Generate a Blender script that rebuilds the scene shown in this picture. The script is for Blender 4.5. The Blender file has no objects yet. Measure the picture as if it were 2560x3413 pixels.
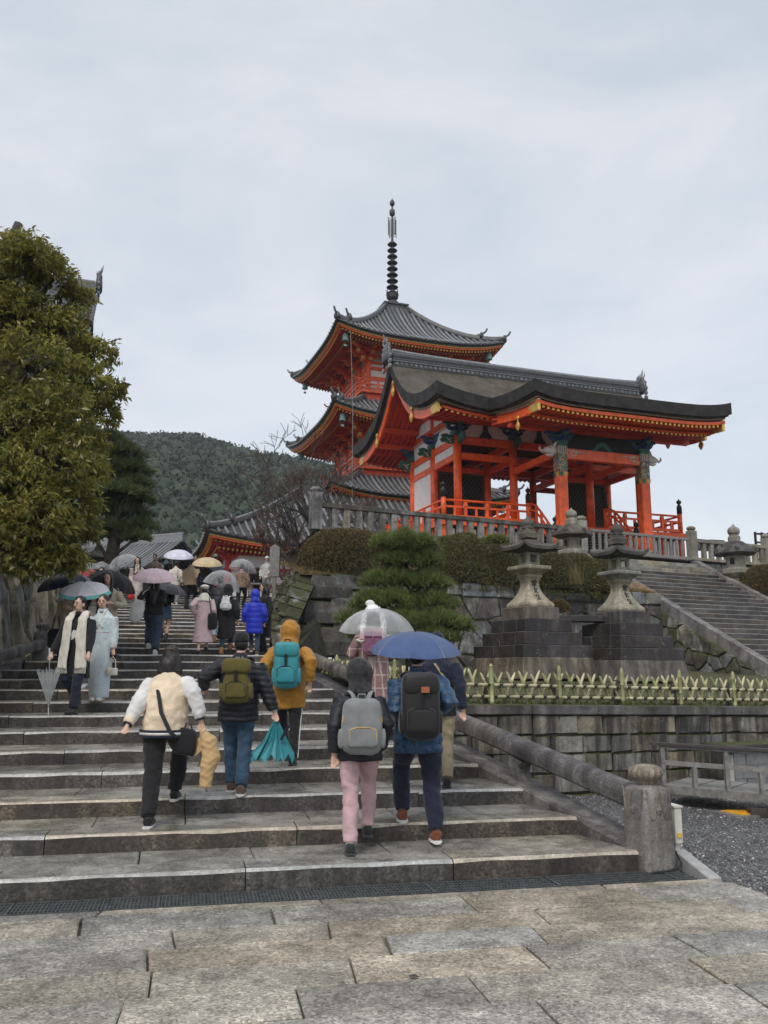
import bpy, math, random
import numpy as np
from math import sin, cos, pi, radians, sqrt, atan2
from mathutils import Matrix, Vector
rng = random.Random(7)
sc = bpy.context.scene
C = bpy.data.collections.new('place'); sc.collection.children.link(C)
# ---------------------------------------------------------------- camera, sky, sun, exposure
PITCH = math.atan((2245 - 1706.5) / 2900)
cam = bpy.data.objects.new('camera', bpy.data.cameras.new('camera'))
C.objects.link(cam)
cam.location = (0, 0, 1.6)
cam.rotation_euler = (pi / 2 + PITCH, 0, 0)
cam.data.sensor_fit = 'HORIZONTAL'
cam.data.sensor_width = 36
cam.data.lens = 36 * 2900 / 2560
cam.data.clip_start = 0.1
cam.data.clip_end = 6000
sc.camera = cam
SUN_EL, SUN_AZ = radians(52), radians(200)      # high soft light from behind the viewer's left
w = bpy.data.worlds.new('World')
sc.world = w
w.use_nodes = True
nt = w.node_tree
nt.nodes.clear()
def wn(t, **k):
    n = nt.nodes.new(t)
    for a, b in k.items(): setattr(n, a, b)
    return n
out = wn('ShaderNodeOutputWorld')
bg1 = wn('ShaderNodeBackground'); bg2 = wn('ShaderNodeBackground'); addn = wn('ShaderNodeAddShader')
sky = wn('ShaderNodeTexSky', sky_type='NISHITA', sun_disc=False)
sky.sun_elevation = SUN_EL
sky.sun_rotation = SUN_AZ
sky.air_density = 1.0; sky.dust_density = 3.0
bg1.inputs[1].default_value = 0.05
nt.links.new(sky.outputs[0], bg1.inputs[0])
tc = wn('ShaderNodeTexCoord'); mp = wn('ShaderNodeMapping')
mp.inputs['Scale'].default_value = (1.0, 1.0, 2.2)
ns = wn('ShaderNodeTexNoise'); ns.inputs['Scale'].default_value = 2.3; ns.inputs['Detail'].default_value = 6; ns.inputs['Roughness'].default_value = 0.56
ns.inputs['Distortion'].default_value = 0.4
rp = wn('ShaderNodeValToRGB')
rp.color_ramp.elements[0].position = 0.38; rp.color_ramp.elements[0].color = (0.50, 0.545, 0.57, 1)
rp.color_ramp.elements[1].position = 0.62; rp.color_ramp.elements[1].color = (0.665, 0.665, 0.675, 1)
nt.links.new(tc.outputs['Generated'], mp.inputs[0]); nt.links.new(mp.outputs[0], ns.inputs['Vector'])
nt.links.new(ns.outputs['Fac'], rp.inputs[0]); nt.links.new(rp.outputs[0], bg2.inputs[0])
bg2.inputs[1].default_value = 1.0
nt.links.new(bg1.outputs[0], addn.inputs[0]); nt.links.new(bg2.outputs[0], addn.inputs[1]); nt.links.new(addn.outputs[0], out.inputs[0])
sun = bpy.data.objects.new('sun', bpy.data.lights.new('sun', 'SUN'))
C.objects.link(sun)
sun.data.energy = 1.5; sun.data.angle = radians(14); sun.data.color = (1.0, 0.95, 0.88)
sd = Vector((cos(SUN_EL) * sin(SUN_AZ), cos(SUN_EL) * cos(SUN_AZ), sin(SUN_EL)))
sun.rotation_euler = (sd).to_track_quat('Z', 'Y').to_euler()
sc.view_settings.view_transform = 'Standard'; sc.view_settings.look = 'None'
sc.view_settings.exposure = 0.08; sc.view_settings.gamma = 1.0
sc.view_settings.use_curve_mapping = False
# ---------------------------------------------------------------- geometry of the view
CP, SP = cos(PITCH), sin(PITCH)
def rayd(px, py):                      # pixel of the 1659 px wide view -> lateral and height per metre ahead
    a = (px - 829.5) / 1879.2; b = -(py - 1106) / 1879.2
    fw = CP - b * SP
    return a / fw, (SP + b * CP) / fw
def at(px, py, Y):
    r, e = rayd(px, py); return Vector((r * Y, Y, 1.6 + e * Y))
def onz(px, py, z):
    r, e = rayd(px, py); Y = (z - 1.6) / e; return Vector((r * Y, Y, z))
def zat(py, Y, px=829.5): return 1.6 + rayd(px, py)[1] * Y
PSI = radians(12)
def ST(u, v, z=0): return Vector((u * cos(PSI) - v * sin(PSI), u * sin(PSI) + v * cos(PSI), z))
def uvof(p): return (p[0] * cos(PSI) + p[1] * sin(PSI), -p[0] * sin(PSI) + p[1] * cos(PSI))
# ---------------------------------------------------------------- mesh builder
class MB:
    def __init__(s): s.v = []; s.f = []; s.mi = []
    def add(s, vs, fs, m=0):
        o = len(s.v); s.v += [tuple(x) for x in vs]; s.f += [tuple(i + o for i in f) for f in fs]; s.mi += [m] * len(fs); return s
    def box(s, c, d, rz=0, m=0, taper=1.0, tilt=None):
        x, y, z = d[0] / 2, d[1] / 2, d[2] / 2; vs = []
        for k, (a, b, e) in enumerate([(-1, -1, -1), (1, -1, -1), (1, 1, -1), (-1, 1, -1), (-1, -1, 1), (1, -1, 1), (1, 1, 1), (-1, 1, 1)]):
            t = taper if e > 0 else 1
            p = Vector((a * x * t, b * y * t, e * z))
            if tilt: p = tilt @ p
            vs.append((c[0] + p.x * cos(rz) - p.y * sin(rz), c[1] + p.x * sin(rz) + p.y * cos(rz), c[2] + p.z))
        return s.add(vs, [(0, 3, 2, 1), (4, 5, 6, 7), (0, 1, 5, 4), (1, 2, 6, 5), (2, 3, 7, 6), (3, 0, 4, 7)], m)
    def bar(s, p, q, w_, h_=None, m=0, up=(0, 0, 1)):      # a rectangular bar from p to q
        h_ = h_ or w_; p = Vector(p); q = Vector(q); d = (q - p).normalized(); u = Vector(up)
        if abs(d.dot(u)) > .98: u = Vector((0, 1, 0))
        r = d.cross(u).normalized(); t = r.cross(d)
        vs = []
        for b in (p, q):
            for a, c in ((-1, -1), (1, -1), (1, 1), (-1, 1)): vs.append(b + r * a * w_ / 2 + t * c * h_ / 2)
        return s.add(vs, [(0, 3, 2, 1), (4, 5, 6, 7), (0, 1, 5, 4), (1, 2, 6, 5), (2, 3, 7, 6), (3, 0, 4, 7)], m)
    def tube(s, pts, rad, n=8, m=0, cap=True, flat=1.0):
        pts = [Vector(p) for p in pts]
        if not isinstance(rad, (list, tuple)): rad = [rad] * len(pts)
        vs = []; fs = []; ref = Vector((0, 0, 1))
        d0 = (pts[1] - pts[0]).normalized()
        if abs(d0.dot(ref)) > .9: ref = Vector((0, 1, 0))
        r = d0.cross(ref).normalized()
        for i, p in enumerate(pts):
            d = (pts[min(i + 1, len(pts) - 1)] - pts[max(i - 1, 0)]).normalized()
            r = (r - d * r.dot(d)).normalized(); t = d.cross(r)
            ra = rad[i]; rb = ra * flat if not isinstance(ra, tuple) else ra[1]; ra = ra if not isinstance(ra, tuple) else ra[0]
            for k in range(n): vs.append(p + r * cos(2 * pi * k / n) * ra + t * sin(2 * pi * k / n) * rb)
        for i in range(len(pts) - 1):
            for k in range(n): fs.append((i * n + k, i * n + (k + 1) % n, (i + 1) * n + (k + 1) % n, (i + 1) * n + k))
        if cap: fs.append(tuple(range(n - 1, -1, -1))); fs.append(tuple((len(pts) - 1) * n + k for k in range(n)))
        return s.add(vs, fs, m)
    def lathe(s, prof, c=(0, 0, 0), n=16, m=0, sq=0, rz=0, lobes=0, la=0):  # prof: (r,z); sq=4/6 gives polygonal sections
        vs = []; fs = []
        N = sq if sq else n
        for r, z in prof:
            for k in range(N):
                a = 2 * pi * (k + .5) / N + rz; rr = r / cos(pi / N) if sq else r
                if lobes: rr *= 1 + la * (abs(cos(lobes * a / 2)) - .6)
                vs.append((c[0] + rr * cos(a), c[1] + rr * sin(a), c[2] + z))
        for i in range(len(prof) - 1):
            for k in range(N): fs.append((i * N + k, i * N + (k + 1) % N, (i + 1) * N + (k + 1) % N, (i + 1) * N + k))
        fs.append(tuple(range(N - 1, -1, -1))); fs.append(tuple((len(prof) - 1) * N + k for k in range(N)))
        return s.add(vs, fs, m)
    def prism(s, poly, axis, h, m=0):   # poly: list of 3D points, extruded by vector axis*h
        a = Vector(axis) * h; n = len(poly); vs = [Vector(p) for p in poly] + [Vector(p) + a for p in poly]
        return s.add(vs, [tuple(range(n - 1, -1, -1)), tuple(range(n, 2 * n))] + [(i, (i + 1) % n, n + (i + 1) % n, n + i) for i in range(n)], m)
    def grid(s, P, m=0, thick=None, close=False):  # P[i][j] points; thick: vector for a second skin
        ni = len(P); nj = len(P[0]); vs = [Vector(p) for r in P for p in r]
        fs = [(i * nj + j, i * nj + j + 1, (i + 1) * nj + j + 1, (i + 1) * nj + j) for i in range(ni - 1) for j in range(nj - 1)]
        if thick is not None:
            o = len(vs); T = Vector(thick); vs += [v + T for v in vs]
            fs += [tuple(o + k for k in reversed(f)) for f in fs[:]]
            for i in range(ni - 1):
                a, b = i * nj, (i + 1) * nj; fs.append((a, b, b + o, a + o)); a += nj - 1; b += nj - 1; fs.append((b, a, a + o, b + o))
            for j in range(nj - 1):
                a, b = j, j + 1; fs.append((b, a, a + o, b + o)); a += (ni - 1) * nj; b += (ni - 1) * nj; fs.append((a, b, b + o, a + o))
        return s.add(vs, fs, m)
    def mesh(s, smooth=False, name='mesh'):
        me = bpy.data.meshes.new(name); me.from_pydata([tuple(v) for v in s.v], [], s.f)
        if any(s.mi): me.polygons.foreach_set('material_index', s.mi)
        if smooth: me.polygons.foreach_set('use_smooth', [True] * len(s.f))
        me.update(); return me
def ob(name, me, mats, parent=None, mat=None, kind=None, label=None, smooth=None, bevel=0):
    if isinstance(me, MB): me = me.mesh(bool(smooth), name)
    if mats is not None:
        if not isinstance(mats, (list, tuple)): mats = [mats]
        if len(me.materials) == 0:
            for m_ in mats: me.materials.append(m_)
    o = bpy.data.objects.new(name, me); C.objects.link(o)
    if parent is not None: o.parent = parent
    if mat is not None: o.matrix_basis = mat
    if kind: o['kind'] = kind
    if label: o['label'] = label
    if bevel:
        b = o.modifiers.new('bevel', 'BEVEL'); b.width = bevel; b.segments = 1; b.limit_method = 'ANGLE'
    if smooth == 'auto': me.shade_smooth() if hasattr(me, 'shade_smooth') else None
    return o
def thing(name, label, cat, loc=(0, 0, 0), rz=0, group=None):
    o = bpy.data.objects.new(name, None); C.objects.link(o); o.location = loc; o.rotation_euler = (0, 0, rz)
    o.empty_display_size = .2
    o['label'] = label; o['category'] = cat
    if group: o['group'] = group
    return o
def struct(name, me, mats=None, **k):
    o = ob(name, me, mats, **k) if me is not None else thing(name, '', '')
    if me is None:
        del o['label']; del o['category']
    o['kind'] = 'structure'; return o
def tag(o, label, cat, group=None):
    o['label'] = label; o['category'] = cat
    if group: o['group'] = group
    return o
def T(x=0, y=0, z=0, rz=0, s=1, sx=1, sy=1, sz=1, rx=0, ry=0):
    return Matrix.Translation((x, y, z)) @ Matrix.Rotation(rz, 4, 'Z') @ Matrix.Rotation(ry, 4, 'Y') @ Matrix.Rotation(rx, 4, 'X') @ Matrix.Diagonal((s * sx, s * sy, s * sz, 1))
def kids(o): return [c for c in bpy.data.objects if c.parent == o]
def dup(root, loc, rz, label, group=None, scale=1):
    r = root.copy(); C.objects.link(r); r.location = loc; r.rotation_euler = (0, 0, rz); r.scale = (scale,) * 3; r['label'] = label
    if group: r['group'] = group
    for ch in list(root.children):
        c = ch.copy(); C.objects.link(c); c.parent = r
        for g in list(ch.children):
            d = g.copy(); C.objects.link(d); d.parent = c
    return r
def nz(x, y, z=0.0, s=1.0):          # cheap smooth noise from summed sines, arrays welcome
    x = np.asarray(x) * s; y = np.asarray(y) * s; z = np.asarray(z) * s
    return (np.sin(1.7 * x + 2.3 * np.sin(1.1 * y + .7 * z) + .3) + np.sin(2.1 * y + 1.9 * np.sin(1.3 * z + .9 * x) + 1.1) + np.sin(1.9 * z + 2.1 * np.sin(1.2 * x + .8 * y) + 2.2)) / 3
# ---------------------------------------------------------------- materials
MATS = {}
def nodes(name):
    m = bpy.data.materials.new(name); m.use_nodes = True; t = m.node_tree; b = t.nodes['Principled BSDF']; MATS[name] = m; return m, t, b
def N(t, typ, ins=None, **k):
    n = t.nodes.new(typ)
    for a, b in k.items(): setattr(n, a, b)
    if ins:
        for a, b in ins.items():
            if isinstance(b, bpy.types.NodeSocket): t.links.new(b, n.inputs[a])
            else: n.inputs[a].default_value = b
    return n
def ramp(t, fac, stops):
    r = t.nodes.new('ShaderNodeValToRGB'); e = r.color_ramp.elements
    while len(e) < len(stops): e.new(.5)
    for i, (p, c) in enumerate(stops): e[i].position = p; e[i].color = (c if len(c) == 4 else (*c, 1)) if isinstance(c, (tuple, list)) else (c, c, c, 1)
    t.links.new(fac, r.inputs[0]); return r.outputs[0]
def mixc(t, fac, a, b, mode='MIX'):
    n = t.nodes.new('ShaderNodeMix'); n.data_type = 'RGBA'; n.blend_type = mode
    for i, v in ((0, fac), (6, a), (7, b)):
        if isinstance(v, bpy.types.NodeSocket): t.links.new(v, n.inputs[i])
        else: n.inputs[i].default_value = v if i == 0 else ((*v, 1) if len(v) == 3 else v)
    return n.outputs[2]
def noise(t, vec, scale, detail=4, rough=.55, dist=0):
    n = N(t, 'ShaderNodeTexNoise', {'Scale': scale, 'Detail': detail, 'Roughness': rough, 'Distortion': dist})
    if vec is not None: t.links.new(vec, n.inputs['Vector'])
    return n.outputs['Fac']
def bumpn(t, b, h, strength, dist):
    n = N(t, 'ShaderNodeBump', {'Strength': strength, 'Distance': dist, 'Height': h}); t.links.new(n.outputs[0], b.inputs['Normal'])
def flat(name, col, rough=.6, metal=0, var=.12, vs=6, bump=0, bs=60, coords='Object', rnd=0.0, sheen=0, spec=.5, coat=0):
    m, t, b = nodes(name)
    tcn = N(t, 'ShaderNodeTexCoord'); vec = tcn.outputs[coords] if coords != 'World' else N(t, 'ShaderNodeNewGeometry').outputs['Position']
    f = noise(t, vec, vs, 5)
    dk = tuple(c * (1 - var) for c in col); lt = tuple(min(1, c * (1 + var)) for c in col)
    c = ramp(t, f, [(.32, dk), (.68, lt)])
    if rnd:
        oi = N(t, 'ShaderNodeObjectInfo'); rr = ramp(t, oi.outputs['Random'], [(0, 1 - rnd), (1, 1 + rnd)])
        c = mixc(t, 1.0, c, rr, 'MULTIPLY')
    t.links.new(c, b.inputs['Base Color'])
    b.inputs['Roughness'].default_value = rough; b.inputs['Metallic'].default_value = metal
    b.inputs['Specular IOR Level'].default_value = spec
    if sheen: b.inputs['Sheen Weight'].default_value = sheen
    if coat: b.inputs['Coat Weight'].default_value = coat
    if bump: bumpn(t, b, noise(t, vec, bs, 4), bump, .01)
    return m
def rock(name, base, dark, light, s=1.0, rnd=.25, hue=1.0, speck=0, streak=0, lichen=0, moss=0, rough=(.55, .85), bump=.5, bs=18, mosscol=(.075, .085, .018), speckscale=90, bdist=.02, wet=0):
    m, t, b = nodes(name)
    g = N(t, 'ShaderNodeNewGeometry'); P = g.outputs['Position']
    f1 = noise(t, P, 1.1 * s, 6, .6, .3)
    c = ramp(t, f1, [(.33, dark), (.5, base), (.72, light)])
    oi = N(t, 'ShaderNodeObjectInfo')
    if rnd:
        hsn = N(t, 'ShaderNodeHueSaturation', {'Color': c}); mr = N(t, 'ShaderNodeMapRange', {'Value': oi.outputs['Random'], 'To Min': 1 - rnd, 'To Max': 1 + rnd}); t.links.new(mr.outputs[0], hsn.inputs['Value'])
        ml = N(t, 'ShaderNodeMath', {0: oi.outputs['Random'], 1: 7.31}, operation='MULTIPLY'); fr = N(t, 'ShaderNodeMath', {0: ml.outputs[0]}, operation='FRACT')
        warm = ramp(t, fr.outputs[0], [(0, (1 - .08 * hue, 1 - .03 * hue, 1 + .06 * hue)), (.5, (1, 1, 1)), (1, (1 + .1 * hue, 1.0, 1 - .14 * hue))])
        c = mixc(t, 1.0, hsn.outputs[0], warm, 'MULTIPLY')
    f2 = noise(t, P, 9 * s, 8, .7)
    c = mixc(t, .75, c, ramp(t, f2, [(.3, .45), (.7, 1.35)]), 'MULTIPLY')
    if speck:
        v = N(t, 'ShaderNodeTexVoronoi', {'Scale': speckscale}); t.links.new(P, v.inputs['Vector'])
        sp = ramp(t, N(t, 'ShaderNodeSeparateColor', {0: v.outputs['Color']}).outputs[0], [(0, .35), (.3, .8), (.7, 1.1), (1, 1.7)])
        c = mixc(t, speck, c, sp, 'MULTIPLY')
    if streak:
        mp_ = N(t, 'ShaderNodeMapping', {'Vector': P, 'Scale': (5, 5, .45)})
        st = noise(t, mp_.outputs[0], 1.0, 5, .6)
        c = mixc(t, ramp(t, st, [(.42, streak), (.6, 0.0)]), c, (.022, .018, .018))
    if lichen:
        l = noise(t, P, 5.5 * s, 9, .72, 1.2)
        c = mixc(t, ramp(t, l, [(.6, 0.0), (.66, lichen)]), c, (.42, .42, .36))
    if moss:
        nz_ = N(t, 'ShaderNodeSeparateXYZ', {0: g.outputs['Normal']}).outputs[2]
        mn = noise(t, P, 1.6, 6, .65, .6)
        a = N(t, 'ShaderNodeMath', {0: nz_, 1: .25}, operation='MULTIPLY'); a2 = N(t, 'ShaderNodeMath', {0: mn, 1: a.outputs[0]}, operation='ADD')
        mf = ramp(t, a2.outputs[0], [(.62 - .2 * moss, 0.0), (.72 - .2 * moss, 1.0)])
        mc = ramp(t, noise(t, P, 22, 4), [(.3, tuple(x * .35 for x in mosscol)), (.7, mosscol)])
        c = mixc(t, mf, c, mc)
    if wet: c = mixc(t, 1.0, c, ramp(t, noise(t, P, 2.3, 5, .6), [(.4, 1 - wet), (.56, 1.08)]), 'MULTIPLY')
    t.links.new(c, b.inputs['Base Color'])
    r = ramp(t, noise(t, P, 2.3, 5, .6), [(.35, rough[0]), (.65, rough[1])]); t.links.new(r, b.inputs['Roughness'])
    hh = N(t, 'ShaderNodeMath', {0: noise(t, P, bs, 9, .7), 1: noise(t, P, bs * 5, 6, .7)}, operation='ADD')
    bumpn(t, b, hh.outputs[0], bump, bdist)
    return m
def vinyl(name, col=(.85, .88, .9), op=.35, rough=.18):
    m, t, b = nodes(name); b.inputs['Base Color'].default_value = (*col, 1); b.inputs['Roughness'].default_value = rough
    tr = N(t, 'ShaderNodeBsdfTransparent', {'Color': (.95, .96, .97, 1)}); tl = N(t, 'ShaderNodeBsdfTranslucent', {'Color': (*col, 1)})
    m1 = N(t, 'ShaderNodeMixShader', {0: .45}); t.links.new(b.outputs[0], m1.inputs[1]); t.links.new(tl.outputs[0], m1.inputs[2])
    fr = N(t, 'ShaderNodeLayerWeight', {'Blend': .35}); tcn = N(t, 'ShaderNodeTexCoord')
    nn = noise(t, tcn.outputs['Object'], 7, 3); ad = N(t, 'ShaderNodeMath', {0: fr.outputs['Facing'], 1: nn}, operation='MULTIPLY')
    ad2 = N(t, 'ShaderNodeMath', {0: ad.outputs[0], 1: op}, operation='ADD', use_clamp=True)
    m2 = N(t, 'ShaderNodeMixShader', {0: ad2.outputs[0]}); t.links.new(tr.outputs[0], m2.inputs[1]); t.links.new(m1.outputs[0], m2.inputs[2])
    t.links.new(m2.outputs[0], t.nodes['Material Output'].inputs[0]); return m
def fabric(name, col, rough=.85, var=.15, vs=9, bump=.25, bs=140, trans=0, plaid=None, sheen=.15):
    m = flat(name, col, rough, 0, var, vs, bump, bs, sheen=sheen, spec=.3)
    if plaid:
        t = m.node_tree; b = t.nodes['Principled BSDF']; src = b.inputs['Base Color'].links[0].from_socket
        tcn = N(t, 'ShaderNodeTexCoord'); c = src
        for ax, sc_ in ((0, plaid[0]), (2, plaid[0]), (1, plaid[0])):
            x = N(t, 'ShaderNodeSeparateXYZ', {0: tcn.outputs['Object']}).outputs[ax]
            mu = N(t, 'ShaderNodeMath', {0: x, 1: sc_}, operation='MULTIPLY'); fr = N(t, 'ShaderNodeMath', {0: mu.outputs[0]}, operation='FRACT')
            c = mixc(t, ramp(t, fr.outputs[0], [(0, .0), (.1, .0), (.12, .7), (.18, .7), (.2, 0.0)]), c, plaid[1])
        t.links.new(c, b.inputs['Base Color'])
    if trans:
        t = m.node_tree; b = t.nodes['Principled BSDF']; tl = N(t, 'ShaderNodeBsdfTranslucent', {'Color': (*[min(1, c * 1.1) for c in col], 1)})
        ms = N(t, 'ShaderNodeMixShader', {0: trans}); t.links.new(b.outputs[0], ms.inputs[1]); t.links.new(tl.outputs[0], ms.inputs[2]); t.links.new(ms.outputs[0], t.nodes['Material Output'].inputs[0])
    return m
def leafmat(name, c1, c2, c3, trans=.25, rough=.45, scale=1.2):
    m, t, b = nodes(name); g = N(t, 'ShaderNodeNewGeometry')
    rpi = g.outputs['Random Per Island']
    c = ramp(t, rpi, [(0, c1), (.55, c2), (1, c3)])
    c = mixc(t, .8, c, ramp(t, noise(t, g.outputs['Position'], scale, 4), [(.3, .55), (.7, 1.35)]), 'MULTIPLY')
    t.links.new(c, b.inputs['Base Color']); b.inputs['Roughness'].default_value = rough
    tl = N(t, 'ShaderNodeBsdfTranslucent'); t.links.new(c, tl.inputs[0]); ms = N(t, 'ShaderNodeMixShader', {0: trans})
    t.links.new(b.outputs[0], ms.inputs[1]); t.links.new(tl.outputs[0], ms.inputs[2]); t.links.new(ms.outputs[0], t.nodes['Material Output'].inputs[0]); return m

M_pave = rock('granite_paving', (.36, .335, .29), (.27, .25, .22), (.45, .425, .375), .8, .2, hue=.8, speck=.8, rough=(.15, .5), bump=.5, bs=30, speckscale=75, bdist=.006, wet=.2)
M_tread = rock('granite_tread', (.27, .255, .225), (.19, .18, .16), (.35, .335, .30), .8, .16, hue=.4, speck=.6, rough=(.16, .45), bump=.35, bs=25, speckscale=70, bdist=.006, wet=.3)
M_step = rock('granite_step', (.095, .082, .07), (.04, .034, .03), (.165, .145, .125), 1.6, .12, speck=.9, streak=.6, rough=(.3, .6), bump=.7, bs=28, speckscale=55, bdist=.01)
M_joint = flat('joint_sand', (.18, .165, .14), .9, var=.3, coords='World', vs=12, bump=.4)
M_rail = rock('weathered_rail_stone', (.16, .145, .14), (.06, .055, .055), (.30, .28, .26), 2.2, .1, speck=.55, streak=.55, lichen=.2, rough=(.5, .8), bump=.6, bs=25)
M_newel = rock('pale_newel_stone', (.27, .25, .225), (.15, .135, .125), (.36, .335, .30), 2.2, .05, speck=.4, streak=.45, rough=(.5, .8), bump=.5, bs=25)
M_rubble = rock('rubble_stone', (.24, .24, .22), (.05, .045, .042), (.42, .42, .39), 2.4, .4, streak=.6, lichen=.8, moss=.12, rough=(.5, .85), bump=.9, bs=9, bdist=.04)
M_darkrub = rock('dark_corner_stone', (.085, .072, .065), (.028, .023, .021), (.18, .16, .14), 2.2, .3, lichen=.7, moss=.1, streak=.4, rough=(.4, .7), bump=.8, bs=9, bdist=.03)
M_mossrub = rock('mossy_stone', (.07, .06, .045), (.025, .02, .016), (.15, .135, .10), 2.2, .3, lichen=.5, moss=.45, rough=(.6, .9), bump=1, bs=8, bdist=.04, mosscol=(.06, .058, .016))
M_leftrub = rock('tan_wall_stone', (.50, .42, .28), (.15, .125, .10), (.66, .57, .42), 1.3, .35, streak=.3, lichen=.35, moss=.1, rough=(.5, .85), bump=.9, bs=9, bdist=.04)
M_coursed = rock('coursed_wall_stone', (.23, .215, .18), (.07, .06, .052), (.37, .35, .30), 2.4, .3, streak=.9, lichen=.35, moss=.05, rough=(.5, .8), bump=.8, bs=12, bdist=.02)
M_cap = rock('wall_cap_stone', (.13, .12, .108), (.05, .045, .04), (.24, .22, .20), 1.8, .15, streak=.6, lichen=.2, moss=.12, bump=.6, bs=15, bdist=.012)
M_plinth = rock('dark_plinth_stone', (.05, .042, .042), (.022, .018, .018), (.12, .105, .10), 1.0, .2, streak=.5, lichen=.3, rough=(.35, .7), bump=.5, bs=14, bdist=.012)
M_plinth2 = rock('mottled_plinth_stone', (.16, .14, .12), (.05, .04, .036), (.27, .245, .21), 1.0, .15, streak=.6, lichen=.2, rough=(.4, .7), bump=.5, bs=14, bdist=.012)
M_lant = rock('lantern_pale_stone', (.33, .31, .255), (.2, .185, .15), (.42, .395, .33), 1.2, .08, streak=.35, speck=.2, bump=.35, bs=20, bdist=.008)
M_lroof = rock('lantern_dark_stone', (.075, .068, .062), (.035, .03, .028), (.15, .14, .125), 1.6, .1, lichen=.15, bump=.5, bs=16, bdist=.012)
M_balu = rock('baluster_stone', (.29, .275, .25), (.10, .09, .08), (.42, .40, .365), 2.0, .2, streak=.6, lichen=.25, bump=.5, bs=16, bdist=.012)
M_balup = rock('pale_baluster_stone', (.31, .29, .235), (.2, .185, .15), (.38, .36, .30), 2.0, .15, streak=.25, bump=.4, bs=16, bdist=.01)
M_upstep = rock('dark_stair_stone', (.085, .075, .07), (.04, .035, .033), (.16, .145, .13), 1.2, .25, streak=.2, lichen=.1, rough=(.35, .6), bump=.5, bs=14, bdist=.012)
M_gravel = None
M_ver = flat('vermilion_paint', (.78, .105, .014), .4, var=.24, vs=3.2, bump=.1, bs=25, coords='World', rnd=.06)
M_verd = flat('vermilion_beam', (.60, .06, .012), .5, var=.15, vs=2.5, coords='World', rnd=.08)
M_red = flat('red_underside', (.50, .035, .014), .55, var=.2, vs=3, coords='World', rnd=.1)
M_crim = flat('crimson_paint', (.40, .022, .018), .5, var=.15, vs=3, coords='World', rnd=.08)
M_white = flat('white_plaster', (.74, .73, .72), .85, var=.06, vs=2, coords='World')
M_gold = flat('gilt_metal', (.72, .46, .11), .38, .55, var=.2, vs=12, coords='World')
M_ochre = flat('ochre_paint', (.62, .38, .07), .5, 0, var=.15, vs=8, coords='World')
M_brown = flat('eave_board_brown', (.19, .14, .085), .6, var=.3, vs=3, coords='World', bump=.2, bs=30)
M_bark = rock('cypress_bark_roof', (.105, .09, .068), (.06, .052, .042), (.15, .13, .10), 1.0, 0, moss=.0, rough=(.7, .95), bump=1.0, bs=16, bdist=.04)
M_barke = rock('bark_eave_edge', (.016, .013, .012), (.007, .006, .006), (.03, .026, .023), 3, 0, rough=(.6, .9), bump=.6, bs=30, bdist=.01)
M_tile = flat('grey_roof_tile', (.17, .178, .188), .3, var=.3, vs=9, coords='World', rnd=.3, bump=.2, bs=20)
M_tiled = flat('dark_ridge_tile', (.065, .068, .07), .42, var=.35, vs=6, coords='World', rnd=.15, bump=.4, bs=25)
M_under = flat('tile_bed', (.05, .05, .052), .6, var=.3, vs=5, coords='World')
M_bronze = flat('spire_bronze', (.06, .058, .056), .5, .3, var=.3, vs=6, coords='World')
M_verdi = flat('verdigris', (.22, .42, .38), .6, .1, var=.25, vs=10)
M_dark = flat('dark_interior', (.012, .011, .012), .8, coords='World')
M_blackm = flat('black_lacquer_metal', (.018, .018, .02), .35, .3)
M_green = flat('green_paint', (.025, .12, .085), .5, var=.25, vs=9, coords='World')
M_blue = flat('blue_paint', (.018, .06, .17), .5, var=.25, vs=9, coords='World')
M_cream = flat('bone_paint', (.60, .55, .50), .6, var=.15, vs=8, coords='World')
M_wood = flat('weathered_grey_wood', (.20, .195, .185), .75, var=.3, vs=14, coords='World', rnd=.12, bump=.3, bs=40)
M_wooddk = flat('dark_old_wood', (.06, .052, .045), .75, var=.3, vs=10, coords='World', rnd=.1, bump=.3, bs=40)
M_moss = flat('mossy_soil', (.06, .058, .02), .95, var=.6, vs=4, coords='World', bump=.8, bs=14)
M_dry = flat('dry_grass_soil', (.16, .11, .055), .95, var=.5, vs=5, coords='World', bump=.8, bs=20)
M_bamboo = flat('green_bamboo', (.29, .30, .14), .38, var=.25, vs=5, coords='World', rnd=.18)
M_bamboop = flat('pale_bamboo', (.47, .43, .27), .38, var=.2, vs=5, coords='World', rnd=.12)
M_trunk = rock('bark_trunk', (.06, .05, .042), (.025, .02, .018), (.12, .105, .09), 3, .1, bump=1, bs=14, bdist=.03)
M_soil = flat('ground_soil', (.09, .085, .07), .95, var=.4, vs=.8, coords='World', bump=.5, bs=6)
M_skin = flat('skin', (.58, .37, .28), .5, var=.05, vs=10); M_skin.node_tree.nodes['Principled BSDF'].inputs['Subsurface Weight'].default_value = .08
M_hair = flat('black_hair', (.012, .010, .010), .38, var=.4, vs=40, bump=.4, bs=120)
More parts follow.
